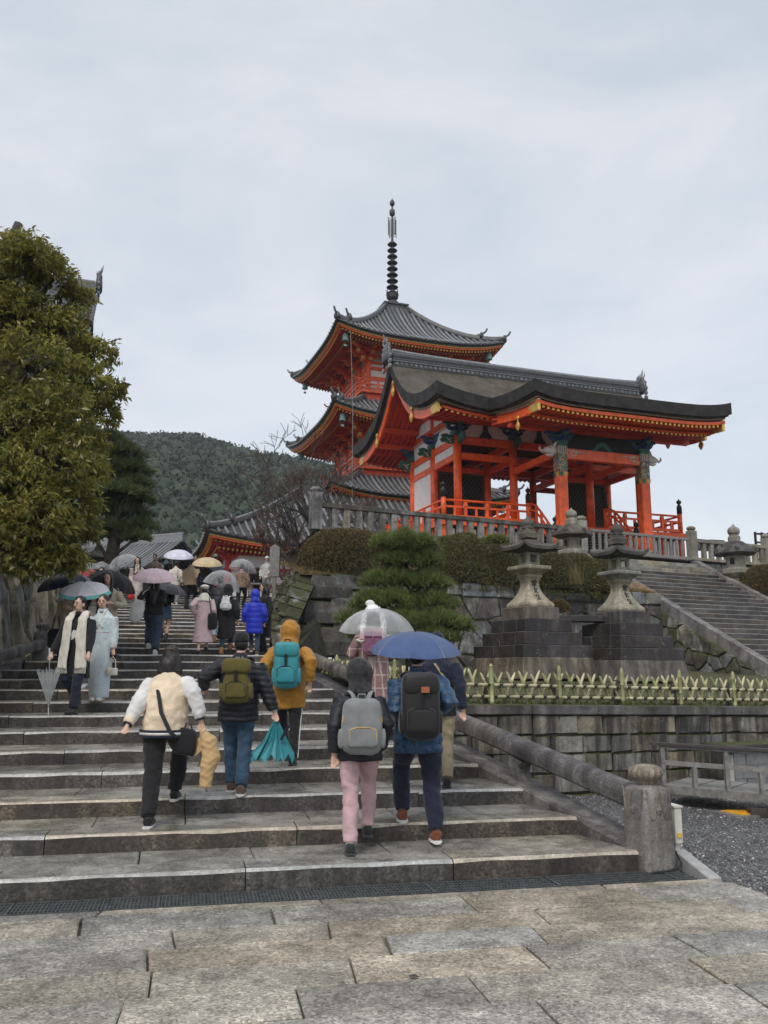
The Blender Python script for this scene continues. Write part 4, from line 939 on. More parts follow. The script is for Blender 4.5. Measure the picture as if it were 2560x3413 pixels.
def lantern_oct(label, base, topz, rz, s=1.0):
    t = thing('stone_lantern', label, 'stone lantern', base, rz, 'stone lanterns at the head of the gate stairs')
    H = topz - base[2]; h0 = H - 1.86 * s
    ob('shaft', MB().lathe([(.25 * s, -.1), (.22 * s, h0 * .5), (.22 * s, h0)], (0, 0, 0), sq=8), M_lant, t, bevel=.01)
    z = h0
    ob('platform', MB().lathe([(.24 * s, 0), (.40 * s, .12 * s), (.43 * s, .14 * s), (.43 * s, .27 * s), (.38 * s, .30 * s)], (0, 0, z), sq=6), M_lant, t, bevel=.01); z += .30 * s
    ob('firebox', MB().lathe([(.27 * s, 0), (.27 * s, .42 * s)], (0, 0, z), sq=6), M_balup, t, bevel=.01)
    for k in range(6):
        if k % 2 == 0:
            a = pi / 3 * k + pi / 3; ob('firebox_opening', MB().box((.272 * s, 0, z + .22 * s), (.01, .14 * s, .19 * s)), M_dark, t, T(rz=a))
    z += .42 * s
    ob('lantern_roof', MB().lathe([(.30 * s, -.03), (.56 * s, .02 * s), (.60 * s, .05 * s), (.57 * s, .13 * s), (.40 * s, .26 * s), (.25 * s, .40 * s), (.2 * s, .43 * s)], (0, 0, z), sq=6), M_lroof, t, bevel=.015)
    for k in range(6):
        a = pi / 3 * (k + .5); ob('roof_scroll', MB().lathe([(.001, -.06 * s), (.07 * s, -.05 * s), (.075 * s, .09 * s), (.04 * s, .13 * s), (.001, .14 * s)], (.60 * s * cos(a), .60 * s * sin(a), z + .12 * s), n=8), M_lroof, t, smooth='auto')
    z += .43 * s
    ob('roof_crown', MB().lathe([(.17 * s, 0), (.175 * s, .15 * s), (.14 * s, .17 * s), (.14 * s, .22 * s)], (0, 0, z), sq=6), M_lant, t, bevel=.008); z += .21 * s
    ob('jewel_finial', MB().lathe([(.10 * s, 0), (.17 * s, .04 * s), (.185 * s, .12 * s), (.17 * s, .2 * s), (.11 * s, .25 * s), (.06 * s, .28 * s), (.02 * s, .34 * s), (.001, .36 * s)], (0, 0, z), n=18), M_lant, t, smooth='auto')
    return t
p = at(1239, 1240, 32.4); tz_ = zat(1087, 32.4, 1239)
lantern_oct('hexagonal stone lantern with dark roof standing among the hedges left of the gate stairs', (p.x, p.y, 5.0), tz_, LR, 1.15)
p = at(1595, 1290, 37.6); tz_ = zat(1122, 37.6, 1592)
lantern_oct('hexagonal stone lantern with dark roof standing right of the gate stairs', (p.x, p.y, 4.75), tz_, LR + .3, 1.4)
# ================================================================ west gate
GO = Vector((3.56, 41.0, 0)); GT = radians(19.62)
gate = thing('temple_gate', 'large vermilion temple gate with thick cypress bark roof and porch on the terrace', 'temple gate', GO, GT)
US = (0, 3.02, 7.38, 10.4); FL = 8.6
def cyl(r, z0, z1, u, v, n=16): return MB().lathe([(r, z0), (r, z1)], (u, v, 0), n=n)
for v in (0, 2.9, 5.8):
    for u in US: ob('column', cyl(.2, FL - .4, 13.0, u, v), M_ver, gate, smooth='auto')
for u in US:
    for v in (0, 5.8): ob('column_footing', MB().lathe([(.34, 6.9), (.34, 7.05), (.22, 7.12), (.2, 8.3)], (u, v, 0), n=12), M_balup, gate)
B = lambda name, u0, u1, v0, v1, z0, z1, m, **k: ob(name, MB().box(((u0 + u1) / 2, (v0 + v1) / 2, (z0 + z1) / 2), (abs(u1 - u0), abs(v1 - v0), z1 - z0)), m, gate, **k)
# tie beams, front/back rows
for v in (0, 2.9, 5.8):
    for u0, u1 in zip(US, US[1:]):
        B('head_beam', u0 + .19, u1 - .19, v - .11, v + .11, 12.62, 12.95, M_ver)
        if u1 - u0 < 4: B('tie_beam', u0 + .19, u1 - .19, v - .09, v + .09, 11.85, 12.15, M_ver)
        B('frieze_panel', u0 + .2, u1 - .2, v - .03, v + .03, 13.0, 13.75, M_white)
        B('wall_plate', u0 - .4, u1 + .4, v - .12 + .003 * u0, v + .12 + .003 * u0, 13.62, 13.82, M_verd)
for u in US:
    for v0, v1 in ((0, 2.9), (2.9, 5.8)):
        B('head_beam', u - .1, u + .1, v0 + .19, v1 - .19, 12.62, 12.95, M_ver)
        B('tie_beam', u - .09, u + .09, v0 + .19, v1 - .19, 11.85, 12.15, M_ver)
        B('gable_frieze', u - .03, u + .03, v0 + .2, v1 - .2, 12.97, 13.7, M_white)
        if u in (0, US[3]): B('wall_panel', u - .03, u + .03, v0 + .2, v1 - .2, 12.16, 12.61, M_white)
for u in (0, US[3]):
    B('wall_panel', u - .035, u + .035, 3.1, 5.6, FL + .2, 11.84, M_white); B('wall_beam', u - .08, u + .08, 3.08, 5.62, FL, FL + .2, M_ver)
# gable triangle above the side walls
for u in (0, US[3]):
    sgn = -1 if u == 0 else 1
    ob('gable_panel', MB().prism([(u, -.2, 13.75), (u, 6.0, 13.75), (u, 2.9, 16.2)], (sgn, 0, 0), .06), M_white, gate)
    B('gable_beam', u - .12, u + .12, -.8, 6.6, 13.8, 14.1, M_verd)
    B('gable_post', u - .13, u + .13, 2.75, 3.05, 14.1, 16.2, M_verd)
    B('rainbow_beam', u - .14, u + .14, .9, 4.9, 14.75, 15.05, M_verd)
# lattice bays on the middle row
def lattice(u0, u1, v, z0, z1):
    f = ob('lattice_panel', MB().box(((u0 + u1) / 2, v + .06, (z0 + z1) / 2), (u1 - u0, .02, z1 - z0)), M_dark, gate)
    for a, b, c, d in ((u0, u0 + .09, z0, z1), (u1 - .09, u1, z0, z1), (u0, u1, z0 - .05, z0 + .06), (u0, u1, z1 - .06, z1 + .05)):
        ob('lattice_frame', MB().box(((a + b) / 2, v, (c + d) / 2), (b - a, .1, d - c)), M_wooddk, f)
    m = MB(); s = .23; n = int((u1 - u0 + z1 - z0) / s) + 1; k = 1.35
    for i in range(-20, 40):
        for sg in (1, -1):
            pts = []
            # line: z-z0 = sg*k*(u - c)
            c = u0 + i * s if sg > 0 else u0 + i * s
            for (uu) in (u0 + .09, u1 - .09):
                pts.append((uu, z0 + sg * k * (uu - c)))
            (ua, za), (ub, zb_) = pts
            def cl(ua, za, ub, zb_):
                if abs(zb_ - za) < 1e-6: return None
                t0, t1 = 0, 1
                for lim, sgn_ in ((z0 + .06, 1), (z1 - .06, -1)):
                    fa, fb = sgn_ * (za - lim), sgn_ * (zb_ - lim)
                    if fa < 0 and fb < 0: return None
                    if fa < 0: t0 = max(t0, fa / (fa - fb))
                    if fb < 0: t1 = min(t1, fa / (fa - fb))
                return (t0, t1) if t1 > t0 else None
            r = cl(ua, za, ub, zb_)
            if r: m.bar((ua + (ub - ua) * r[0], v - .005 * sg, za + (zb_ - za) * r[0]), (ua + (ub - ua) * r[1], v - .005 * sg, za + (zb_ - za) * r[1]), .03, .02, up=(0, 1, 0))
    ob('lattice_bars', m, M_wooddk, f)
for u0, u1 in ((.22, 2.8), (7.6, 10.18)):
    lattice(u0, u1, 2.85, 9.5, 11.8)
    B('low_panel', u0, u1, 2.84, 2.92, 9.25, 9.45, M_ver); B('low_panel', u0, u1, 2.84, 2.92, FL, 8.8, M_ver); B('low_backing', u0, u1, 2.9, 2.93, 8.8, 9.25, M_dark)
    for k in range(12): ob('green_spindle', MB().lathe([(.035, 8.8), (.06, 8.9), (.06, 9.15), (.035, 9.25)], (u0 + .12 + k * (u1 - u0 - .24) / 11, 2.8, 0), n=6), M_green, gate)
for ux in (3.02, 7.38):      # side lattices closing the niches to the passage
    B('niche_rail', ux - .06, ux + .06, .2, 2.7, 9.3, 9.5, M_ver); B('niche_rail', ux - .06, ux + .06, .2, 2.7, FL, 8.8, M_ver)
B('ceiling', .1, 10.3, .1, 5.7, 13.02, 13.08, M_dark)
# bracket sets on the columns
def bracket(u, v, z, s=1.0, dirs=((1, 0), (-1, 0), (0, -1), (0, 1)), mats=None):
    mats = mats or (M_green, M_blue, M_green); f = ob('bracket_block', MB().box((u, v, z + .1 * s), (.46 * s, .46 * s, .2 * s), taper=1.2), mats[0], gate)
    for dx, dy in dirs:
        ob('bracket_arm', MB().prism([Vector((u + dx * .0, v + dy * .0, z + .22 * s)) + Vector((-dy, dx, 0)) * .07, Vector((u + dx * .35 * s, v + dy * .35 * s, z + .22 * s)) + Vector((-dy, dx, 0)) * .07, Vector((u + dx * .55 * s, v + dy * .55 * s, z + .34 * s)) + Vector((-dy, dx, 0)) * .07, Vector((u + dx * .55 * s, v + dy * .55 * s, z + .40 * s)) + Vector((-dy, dx, 0)) * .07, Vector((u, v, z + .40 * s)) + Vector((-dy, dx, 0)) * .07], (dy, -dx, 0), .14), mats[1], f)
        ob('bearing_block', MB().box((u + dx * .48 * s, v + dy * .48 * s, z + .47 * s), (.2 * s, .2 * s, .12 * s), taper=1.15), mats[2], f)
    ob('bearing_block', MB().box((u, v, z + .47 * s), (.22 * s, .22 * s, .13 * s)), mats[0], f)
    for dx, dy in dirs: ob('bracket_beam', MB().bar((u, v, z + .60 * s), (u + dx * .75 * s, v + dy * .75 * s, z + .60 * s), .14 * s, .13 * s), mats[1], f)
    return f
for u in US:
    for v in (0, 5.8):
        d = [(1, 0), (-1, 0), (0, -1 if v == 0 else 1)]; bracket(u, v, 13.02, 1.0, d)
bracket(0, 2.9, 13.02, 1.0, [(0, 1), (0, -1), (-1, 0)]); bracket(US[3], 2.9, 13.02, 1.0, [(0, 1), (0, -1), (1, 0)])
for u in (1.5, 4.5, 5.9, 8.9): ob('frieze_strut', MB().prism([(u - .35, -.14, 13.0), (u + .35, -.14, 13.0), (u + .13, -.14, 13.3), (u + .1, -.14, 13.6), (u - .1, -.14, 13.6), (u - .13, -.14, 13.3)], (0, 1, 0), .1), M_dark, gate)
def cloud(name, pts, w_, mat, parent=gate):   # flat carved scroll piece
    ob(name, MB().tube(pts, w_, 6), mat, parent, smooth='auto')
for (u, v, dx, dy) in ((0, 0, -1, 0), (0, 0, 0, -1), (0, 5.8, -1, 0), (0, 2.9, -1, 0), (10.4, 0, 1, 0), (10.4, 0, 0, -1), (3.02, 0, 0, -1), (7.38, 0, 0, -1), (0, 5.8, 0, 1)):
    pl = [(0, 12.6), (.25, 12.55), (.42, 12.65), (.62, 12.6), (.72, 12.75), (.6, 12.85), (.66, 12.98), (.45, 13.05), (.2, 12.98), (0, 13.02)]
    sd_ = Vector((-dy, dx, 0)); ob('carved_nosing', MB().prism([Vector((u + dx * (.18 + a), v + dy * (.18 + a), z)) + sd_ * .07 for a, z in pl], -sd_, .14), M_green, gate)
    ob('nosing_scroll', MB().tube([Vector((u + dx * (.3 + .25 * q + .08 * sin(9 * q)), v + dy * (.3 + .25 * q + .08 * sin(9 * q)), 12.72 + .12 * cos(7 * q))) + sd_ * .08 for q in [i / 10 for i in range(11)]], .018, 5), M_cream, gate)
# ---- bark roofs
def lerpn(x, xs, ys): return float(np.interp(x, xs, ys))
WX = [0, .4, .8, 1.3, 1.8, 2.3, 2.8, 3.4, 3.9, 4.6, 5.3, 5.9, 7, 8, 9, 10.1]
WZ = [17.5, 17.05, 16.5, 15.95, 15.45, 15.06, 14.78, 14.52, 14.34, 14.16, 14.04, 13.97, 13.7, 13.5, 13.36, 13.28]
_fx = np.linspace(-.6, 10.7, 566); _fz = np.interp(_fx, WX, WZ); _k = np.hanning(41); _k /= _k.sum(); _fz = np.where((_fx > .35) & (_fx < 10.0), np.convolve(_fz, _k, 'same'), _fz)
def prof(w_): return lerpn(w_, _fx, _fz)
def lift(u, w_): return .55 * (abs(u - 5.2) / 7.7) ** 4 * min(1, w_ / 5.9) ** 2.2
ULG, URG = -2.45, 12.85
def vout(u): return (abs(u - 5.2) / 7.7) ** 6 * .25
def surf(us, ws, sign, th, name, liftf, mats, dz=0):   # sign -1: towards the front
    top = [[Vector((u, 2.9 + sign * (w_ + vout(u) * (w_ / 6 if w_ < 6 else 1)), prof(w_) + liftf(u, w_) + dz)) for w_ in ws] for u in us]
    bot = [[p - Vector((0, 0, th + dz)) for j, p in enumerate(r)] for r in top]
    m = MB()
    m.grid(top, 0); m.grid([r[::-1] for r in bot], 2)
    def strip(a, b): m.add(a + b, [(i, i + 1, len(a) + i + 1, len(a) + i) for i in range(len(a) - 1)], 1)
    strip(top[0], bot[0]); strip(top[-1][::-1], bot[-1][::-1]); strip([r[-1] for r in top][::-1], [r[-1] for r in bot][::-1])
    return ob(name, m, mats, gate, smooth='auto')
us_l = [ULG + (URG - ULG) * i / 30 for i in range(31)]; ws = [0, .2, .45, .7, .95, 1.2, 1.5, 1.8, 2.1, 2.4, 2.7, 3.0, 3.3, 3.6, 3.9, 4.2, 4.5, 4.8, 5.1, 5.4, 5.65, 5.9]
fr = surf(us_l, ws, -1, .60, 'bark_roof_front', lift, [M_bark, M_barke, M_barke]); bkr = surf(us_l, ws, 1, .60, 'bark_roof_back', lift, [M_bark, M_barke, M_barke])
# step-backed under layers give the thick stacked eave edge
for k, (th, ins) in enumerate(((.66, .12), (.74, .24))):
    us2 = [ULG + ins + (URG - ULG - 2 * ins) * i / 30 for i in range(31)]; ws2 = ws[:-1] + [5.9 - ins]
    for sgn in (-1, 1): surf(us2, ws2, sgn, th, 'eave_layer', lift, [M_barke, M_barke if k == 0 else M_brown, M_barke if k == 0 else M_brown], -.09 - .05 * k)
KU0, KU1 = .25, 10.25
def liftk(u, w_): return .3 * (abs(u - 5.25) / 5.0) ** 5 * max(0, (w_ - 6) / 4)+ .0
wk = [5.2, 5.9, 6.6, 7.2, 7.9, 8.6, 9.3, 10.1]; usk = [KU0 + (KU1 - KU0) * i / 24 for i in range(25)]
surf(usk, wk, -1, .52, 'porch_bark_roof', liftk, [M_bark, M_barke, M_barke], .015)
for k, (th, ins) in enumerate(((.58, .1), (.66, .2))):
    surf([KU0 + ins + (KU1 - KU0 - 2 * ins) * i / 24 for i in range(25)], wk[:-1] + [10.1 - ins], -1, th, 'porch_eave_layer', liftk, [M_barke, M_barke if k == 0 else M_brown, M_barke if k == 0 else M_brown], -.09 - .05 * k)
# fascia, rafters with gilt tips
def fascia(name, w_, dz0, dz1, us, lf, mat, th=.1, sign=-1):
    P1 = [Vector((u, 2.9 + sign * w_, prof(w_) + lf(u, w_) - dz1)) for u in us]; m = MB()
    for a, b in zip(P1, P1[1:]): m.bar(a, b, th, dz1 - dz0 if dz1 > dz0 else .1)
    return ob(name, m, mat, gate)
def rafters(name, us, wa, wb, lf, drop, sz, mat, tip, sign=-1, curve=True):
    for u in us:
        n = 4 if curve else 1; P_ = [Vector((u, 2.9 + sign * (wa + (wb - wa) * i / n), prof(wa + (wb - wa) * i / n) + lf(u, wa + (wb - wa) * i / n) - drop)) for i in range(n + 1)]
        m = MB()
        for a, b in zip(P_, P_[1:]): m.bar(a, b, sz, sz)
        o = ob(name, m, mat, gate)
        d = (P_[-1] - P_[-2]).normalized(); ob('gilt_tip', MB().bar(P_[-1] + d * .001, P_[-1] + d * .02, sz * 1.1, sz * 1.15), tip, o)
fascia('eave_fascia', 5.55, .72, .84, us_l[1:-1], lift, M_ver, .12); fascia('eave_fascia', 5.55, .72, .84, us_l[1:-1], lift, M_ver, .12, 1)
ru = [ULG + .45 + i * (URG - ULG - .9) / 49 for i in range(50)]
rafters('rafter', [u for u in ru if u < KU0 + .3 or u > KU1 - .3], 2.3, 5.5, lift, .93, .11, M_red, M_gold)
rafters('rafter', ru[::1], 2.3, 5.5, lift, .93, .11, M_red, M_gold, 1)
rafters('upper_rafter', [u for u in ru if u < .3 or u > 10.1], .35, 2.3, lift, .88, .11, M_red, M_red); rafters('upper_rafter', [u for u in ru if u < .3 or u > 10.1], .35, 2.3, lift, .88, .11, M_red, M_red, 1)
us_k = [KU0 + .2 + i * (KU1 - KU0 - .4) / 24 for i in range(25)]
fascia('porch_fascia', 9.82, .66, .80, us_k, liftk, M_ver, .12)
rk = [KU0 + .32 + i * (KU1 - KU0 - .64) / 40 for i in range(41)]
rafters('porch_rafter', rk, 5.6, 9.78, liftk, .92, .10, M_ver, M_gold)
rafters('porch_base_rafter', rk, 5.6, 8.95, liftk, 1.13, .11, M_red, M_gold)
fascia('porch_lower_fascia', 8.98, .98, 1.07, us_k, liftk, M_ver, .09)
def boards(name, us, ws_, lf, drop, mat, sign=-1):
    ob(name, MB().grid([[Vector((u, 2.9 + sign * w_, prof(w_) + lf(u, w_) - drop)) for w_ in ws_] for u in us], thick=(0, 0, .03)), mat, gate)
boards('roof_boards', us_l[1:-1], ws[1:-1] + [5.55], lift, .82, M_red); boards('roof_boards', us_l[1:-1], ws[1:-1] + [5.55], lift, .82, M_red, 1)
boards('porch_boards', us_k, wk[:-1] + [9.8], liftk, .82, M_red)
# barge boards with gilt pendants
def barge(u, sign, wmax, nm='barge_board', lf=lift, w0=0):
    wss = [w0 + (wmax - w0) * i / 14 for i in range(15)]; m = MB()
    P_ = [Vector((u, 2.9 + sign * w_, prof(w_) + lf(u, w_) - .74)) for w_ in wss]
    for k in range(14):
        a, b = P_[k], P_[k + 1]; h = .42; m.add([a + Vector((-.05, 0, 0)), b + Vector((-.05, 0, 0)), b + Vector((-.05, 0, -h)), a + Vector((-.05, 0, -h)), a + Vector((.05, 0, 0)), b + Vector((.05, 0, 0)), b + Vector((.05, 0, -h)), a + Vector((.05, 0, -h))], [(0, 1, 2, 3), (7, 6, 5, 4), (0, 4, 5, 1), (3, 2, 6, 7), (0, 3, 7, 4), (1, 5, 6, 2)])
    o = ob(nm, m, M_ver, gate)
    m = MB()
    for k in range(14): a, b = P_[k], P_[k + 1]; m.bar(a + Vector((0, 0, .03)), b + Vector((0, 0, .03)), .16, .08)
    ob('barge_batten', m, M_brown, o)
    e = P_[-1]; ob('gilt_end_plate', MB().prism([e + Vector((-.07, sign * .02, .06)), e + Vector((-.07, sign * -.55, .14)), e + Vector((-.07, sign * -.75, -.2)), e + Vector((-.07, sign * -.5, -.42)), e + Vector((-.07, sign * .02, -.44))], (1, 0, 0), .14), M_gold, o)
    return o
def pendant(u, v, z, s=1.0):
    o = ob('gilt_pendant', MB().lathe([(.001, 0), (.10 * s, -.03 * s), (.13 * s, -.14 * s), (.06 * s, -.2 * s), (.05 * s, -.28 * s), (.16 * s, -.38 * s), (.17 * s, -.5 * s), (.08 * s, -.64 * s), (.001, -.7 * s)], (0, 0, 0), n=12), M_gold, gate, T(u, v, z, sx=.35))
    for a, b in ((-.1, -.42), (.1, -.42), (0, -.52)): ob('pendant_boss', MB().lathe([(.001, -.03), (.035, 0), (.001, .03)], (-.06 * s - .02, a * s, b * s), n=6), M_brown, o)
for u in (ULG + .3, URG - .3):
    for sgn in (-1, 1): barge(u, sgn, 5.6)
    sg = -1 if u < 0 else 1
    pendant(u + sg * .1, 2.9, 16.5, 1.3); pendant(u + sg * .1, .35, 14.35, 1.2); pendant(u + sg * .1, 5.45, 14.35, 1.2)
for u in (KU0 + .3, KU1 - .3):
    barge(u, -1, 9.85, 'porch_barge_board', liftk, 6.2); pendant(u + (-.1 if u < 5 else .1), 2.9 - 8.2, 12.55, 1.0)
for v in (-.05, 5.85, 2.9, .95, 4.85):     # purlins reaching under the gables
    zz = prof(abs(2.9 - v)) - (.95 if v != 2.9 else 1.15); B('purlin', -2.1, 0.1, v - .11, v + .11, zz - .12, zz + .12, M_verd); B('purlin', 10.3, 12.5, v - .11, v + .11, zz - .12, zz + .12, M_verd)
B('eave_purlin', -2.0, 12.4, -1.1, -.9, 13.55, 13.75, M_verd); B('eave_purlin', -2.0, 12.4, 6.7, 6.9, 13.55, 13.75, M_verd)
# tile ridge
rg = ob('ridge_core', MB().box((5.2, 2.9, 17.55), (15.0, .42, .75)), M_tiled, gate)
for z, w_, m_ in ((17.22, .62, M_tiled), (17.5, .54, M_tile), (17.78, .5, M_tiled), (17.93, .36, M_tile)): ob('ridge_course', MB().box((5.2, 2.9, z), (15.1, w_, .05)), m_, rg)
ob('ridge_cap', MB().tube([(-2.3 + i * 15 / 20, 2.9, 17.98 + .12 * (abs(i - 10) / 10) ** 4) for i in range(21)], .13, 8), M_tile, rg)
dm = MB().lathe([(.001, 0), (.075, 0), (.075, .05), (.05, .055), (.05, .04), (.001, .04)], n=10).mesh(False, 'ridge_disc')
for i in range(56):
    for sg, rx in ((-1, pi / 2), (1, -pi / 2)): ob('ridge_round_tile', dm, M_tile, rg, T(-2.15 + i * 14.7 / 55, 2.9 + sg * .30, 17.33, rx=rx))
m = MB()
for i in range(75):
    u = -2.15 + i * .198
    for z in (17.58, 17.69):
        for sg in (-1, 1): m.tube([(u - .09, 2.9 + sg * .225, z), (u, 2.9 + sg * .235, z + .06), (u + .09, 2.9 + sg * .225, z)], .014, 4, cap=False)
ob('ridge_scallops', m, M_tile, rg, kind='stuff')
def oni(parent, u, v, z, s, sg, axis='u'):
    o = ob('ridge_end_tile', MB().lathe([(.001, -.2), (.34, -.2), (.36, .0), (.30, .25), (.18, .42), (.001, .5)], n=10), M_tiled, parent, T(u, v, z, s=s, sx=.35 if axis == 'u' else 1, sy=1 if axis == 'u' else .35), smooth='auto')
    m = MB()
    for k in range(7): a = k * .9; m.lathe([(.001, -.07), (.08, 0), (.001, .07)], (sg * .22, .24 * cos(a), .12 + .2 * sin(a)), n=6)
    for a in (-1, 1): m.tube([(sg * .1, a * .1, .35), (sg * .16, a * .2, .5), (sg * .2, a * .17, .66)], [.05, .04, .01], 6)
    ob('demon_face', m, M_tile, o, T())
    ob('upturned_tip', MB().tube([(-sg * .3, 0, .38), (0, 0, .46), (sg * .22, 0, .58), (sg * .36, 0, .80)], [.12, .11, .08, .01], 8), M_tile, o)
    for k in range(3): ob('stacked_tile_end', MB().lathe([(.001, -.22), (.085, -.22), (.085, 0), (.06, .02), (.001, .02)], n=10), M_tile, o, T(sg * .1, -.3, -.05 - k * .19, ry=sg * pi / 2)); 
    for k in range(3): ob('stacked_tile_end', MB().lathe([(.001, -.22), (.085, -.22), (.085, 0), (.06, .02), (.001, .02)], n=10), M_tile, o, T(sg * .1, .3, -.05 - k * .19, ry=sg * pi / 2))
    return o
oni(gate, -2.6, 2.9, 17.75, 1.5, -1); oni(gate, 13.0, 2.9, 17.75, 1.5, 1)
# ---- porch (kohai)
for u in (US[1], US[2]):
    c = ob('porch_column', MB().box((u, -4.42, 9.0), (.46, .46, 4.2)), M_ver, gate, bevel=.05)
    ob('column_base', MB().lathe([(.42, 6.85), (.42, 7.0), (.28, 7.08)], (u, -4.42, 0), sq=4), M_balup, gate)
def painted():
    m, t, b = nodes('painted_column_pattern'); g = N(t, 'ShaderNodeTexCoord').outputs['Object']
    v = N(t, 'ShaderNodeTexVoronoi', {'Scale': 13, 'Randomness': .7}); t.links.new(g, v.inputs['Vector'])
    c = ramp(t, N(t, 'ShaderNodeSeparateColor', {0: v.outputs['Color']}).outputs[0], [(0, (.30, .08, .05)), (.25, (.50, .36, .10)), (.45, (.10, .20, .30)), (.62, (.45, .42, .33)), (.8, (.14, .26, .12)), (1, (.50, .36, .12))])
    for n_ in t.nodes:
        if n_.bl_idname == 'ShaderNodeValToRGB': n_.color_ramp.interpolation = 'CONSTANT'
    e = ramp(t, v.outputs['Distance'], [(.35, (1, 1, 1)), (.6, (.35, .3, .22))]); c = mixc(t, .8, c, e, 'MULTIPLY'); t.links.new(c, b.inputs['Base Color']); b.inputs['Roughness'].default_value = .5; return m
M_paint = painted()
for u in (US[1], US[2]):
    ob('painted_band', MB().box((u, -4.42, 10.82), (.48, .48, .84)), M_paint, gate, bevel=.04)
    for k in range(4):
        for j in (-1, 1):      # scalloped lower hem of the painted brocade
            ob('brocade_scale', MB().prism([Vector((j * .12 - .11, -.243, 0)), Vector((j * .12 + .11, -.243, 0)), Vector((j * .12 + .09, -.243, -.14)), Vector((j * .12, -.243, -.24)), Vector((j * .12 - .09, -.243, -.14))], (0, 1, 0), .01), M_green if j < 0 else M_ochre, gate, T(u, -4.42, 10.41, rz=k * pi / 2))
    ob('ribbed_collar', MB().box((u, -4.42, 11.42), (.47, .47, .36)), M_cream, gate)
    for k in range(4):
        for j in range(5): ob('collar_rib', MB().box((-.19 + j * .095, -.24, 0), (.04, .02, .34)), M_brown, gate, T(u, -4.42, 11.42, rz=k * pi / 2))
    bracket(u, -4.42, 11.62, 1.0, [(1, 0), (-1, 0), (0, -1), (0, 1)], (M_green, M_blue, M_green))
B('porch_beam', US[1] + .24, US[2] - .24, -4.58, -4.26, 11.05, 11.52, M_ver)
for sg in (-1, 1):           # white scroll carving on the beam
    uc = 5.2 + sg * 1.45; pts = []
    for k in range(16): q = k / 15; a = q * 2.4 * pi; r = .04 + .13 * (1 - q); pts.append(Vector((uc + sg * (.30 - .0 * q) + cos(a) * r * 1.6 - sg * .2, -4.6, 11.28 + sin(a) * r)))
    cloud('scroll_carving', pts, .025, M_cream); cloud('scroll_carving', [Vector((uc - sg * .55, -4.6, 11.33)), Vector((uc - sg * .25, -4.6, 11.40)), Vector((uc + sg * .05, -4.6, 11.36)), Vector((uc + sg * .5, -4.6, 11.44))], .02, M_cream)
    cloud('scroll_carving', [Vector((uc + sg * .1, -4.6, 11.18)), Vector((uc + sg * .45, -4.6, 11.15)), Vector((uc + sg * .55, -4.6, 11.3))], .018, M_cream)
    B('curved_tie', *(sorted((US[1] if sg < 0 else US[2], (US[1] if sg < 0 else US[2]) + .0)) if False else ((US[1] if sg < 0 else US[2]) - .09, (US[1] if sg < 0 else US[2]) + .09)), -4.2, -.2, 11.25, 11.55, M_ver)
ob('frog_leg_strut', MB().prism([(4.5, -4.5, 11.55), (4.7, -4.5, 11.6), (4.95, -4.5, 11.9), (5.2, -4.5, 11.98), (5.45, -4.5, 11.9), (5.7, -4.5, 11.6), (5.9, -4.5, 11.55), (5.6, -4.5, 11.55), (5.2, -4.5, 11.78), (4.8, -4.5, 11.55)], (0, 1, 0), .14), M_green, gate)
B('porch_purlin', .5, 10.0, -4.55, -4.29, 12.28, 12.45, M_verd); B('porch_frieze', US[1], US[2], -4.45, -4.4, 11.55, 12.25, M_dark)
for k in range(5): B('porch_rafter_beam', .5 + k * 2.37 - .05, .5 + k * 2.37 + .05, -7.0, -.3, 12.42, 12.5, M_wooddk) if False else None
def beast(u, sg):
    o = ob('carved_beast_head', MB().tube([(u + sg * .22, -4.42, 11.38), (u + sg * .45, -4.42, 11.42), (u + sg * .66, -4.42, 11.40), (u + sg * .82, -4.42, 11.42)], [(.17, .21), (.19, .23), (.14, .16), (.07, .08)], 10), M_cream, gate, smooth='auto')
    ob('trunk', MB().tube([(u + sg * .74, -4.42, 11.40), (u + sg * .92, -4.42, 11.34), (u + sg * 1.04, -4.42, 11.42), (u + sg * 1.02, -4.42, 11.55)], [.08, .065, .05, .03], 8), M_cream, o, smooth='auto')
    ob('lower_jaw', MB().tube([(u + sg * .4, -4.42, 11.22), (u + sg * .6, -4.42, 11.17), (u + sg * .76, -4.42, 11.2)], [.09, .07, .02], 7), M_cream, o)
    for a in (-1, 1):
        ob('ear', MB().tube([(u + sg * .4, -4.42 + a * .14, 11.55), (u + sg * .3, -4.42 + a * .2, 11.72), (u + sg * .22, -4.42 + a * .18, 11.78)], [.07, .05, .01], 6), M_cream, o)
        ob('tusk', MB().tube([(u + sg * .7, -4.42 + a * .09, 11.3), (u + sg * .85, -4.42 + a * .12, 11.3), (u + sg * .93, -4.42 + a * .12, 11.4)], [.03, .025, .004], 5), M_white, o)
        ob('eye', MB().lathe([(.001, -.035), (.035, 0), (.001, .035)], (u + sg * .58, -4.42 + a * .15, 11.48), n=6), M_blackm, o)
beast(US[1], -1); beast(US[2], 1)
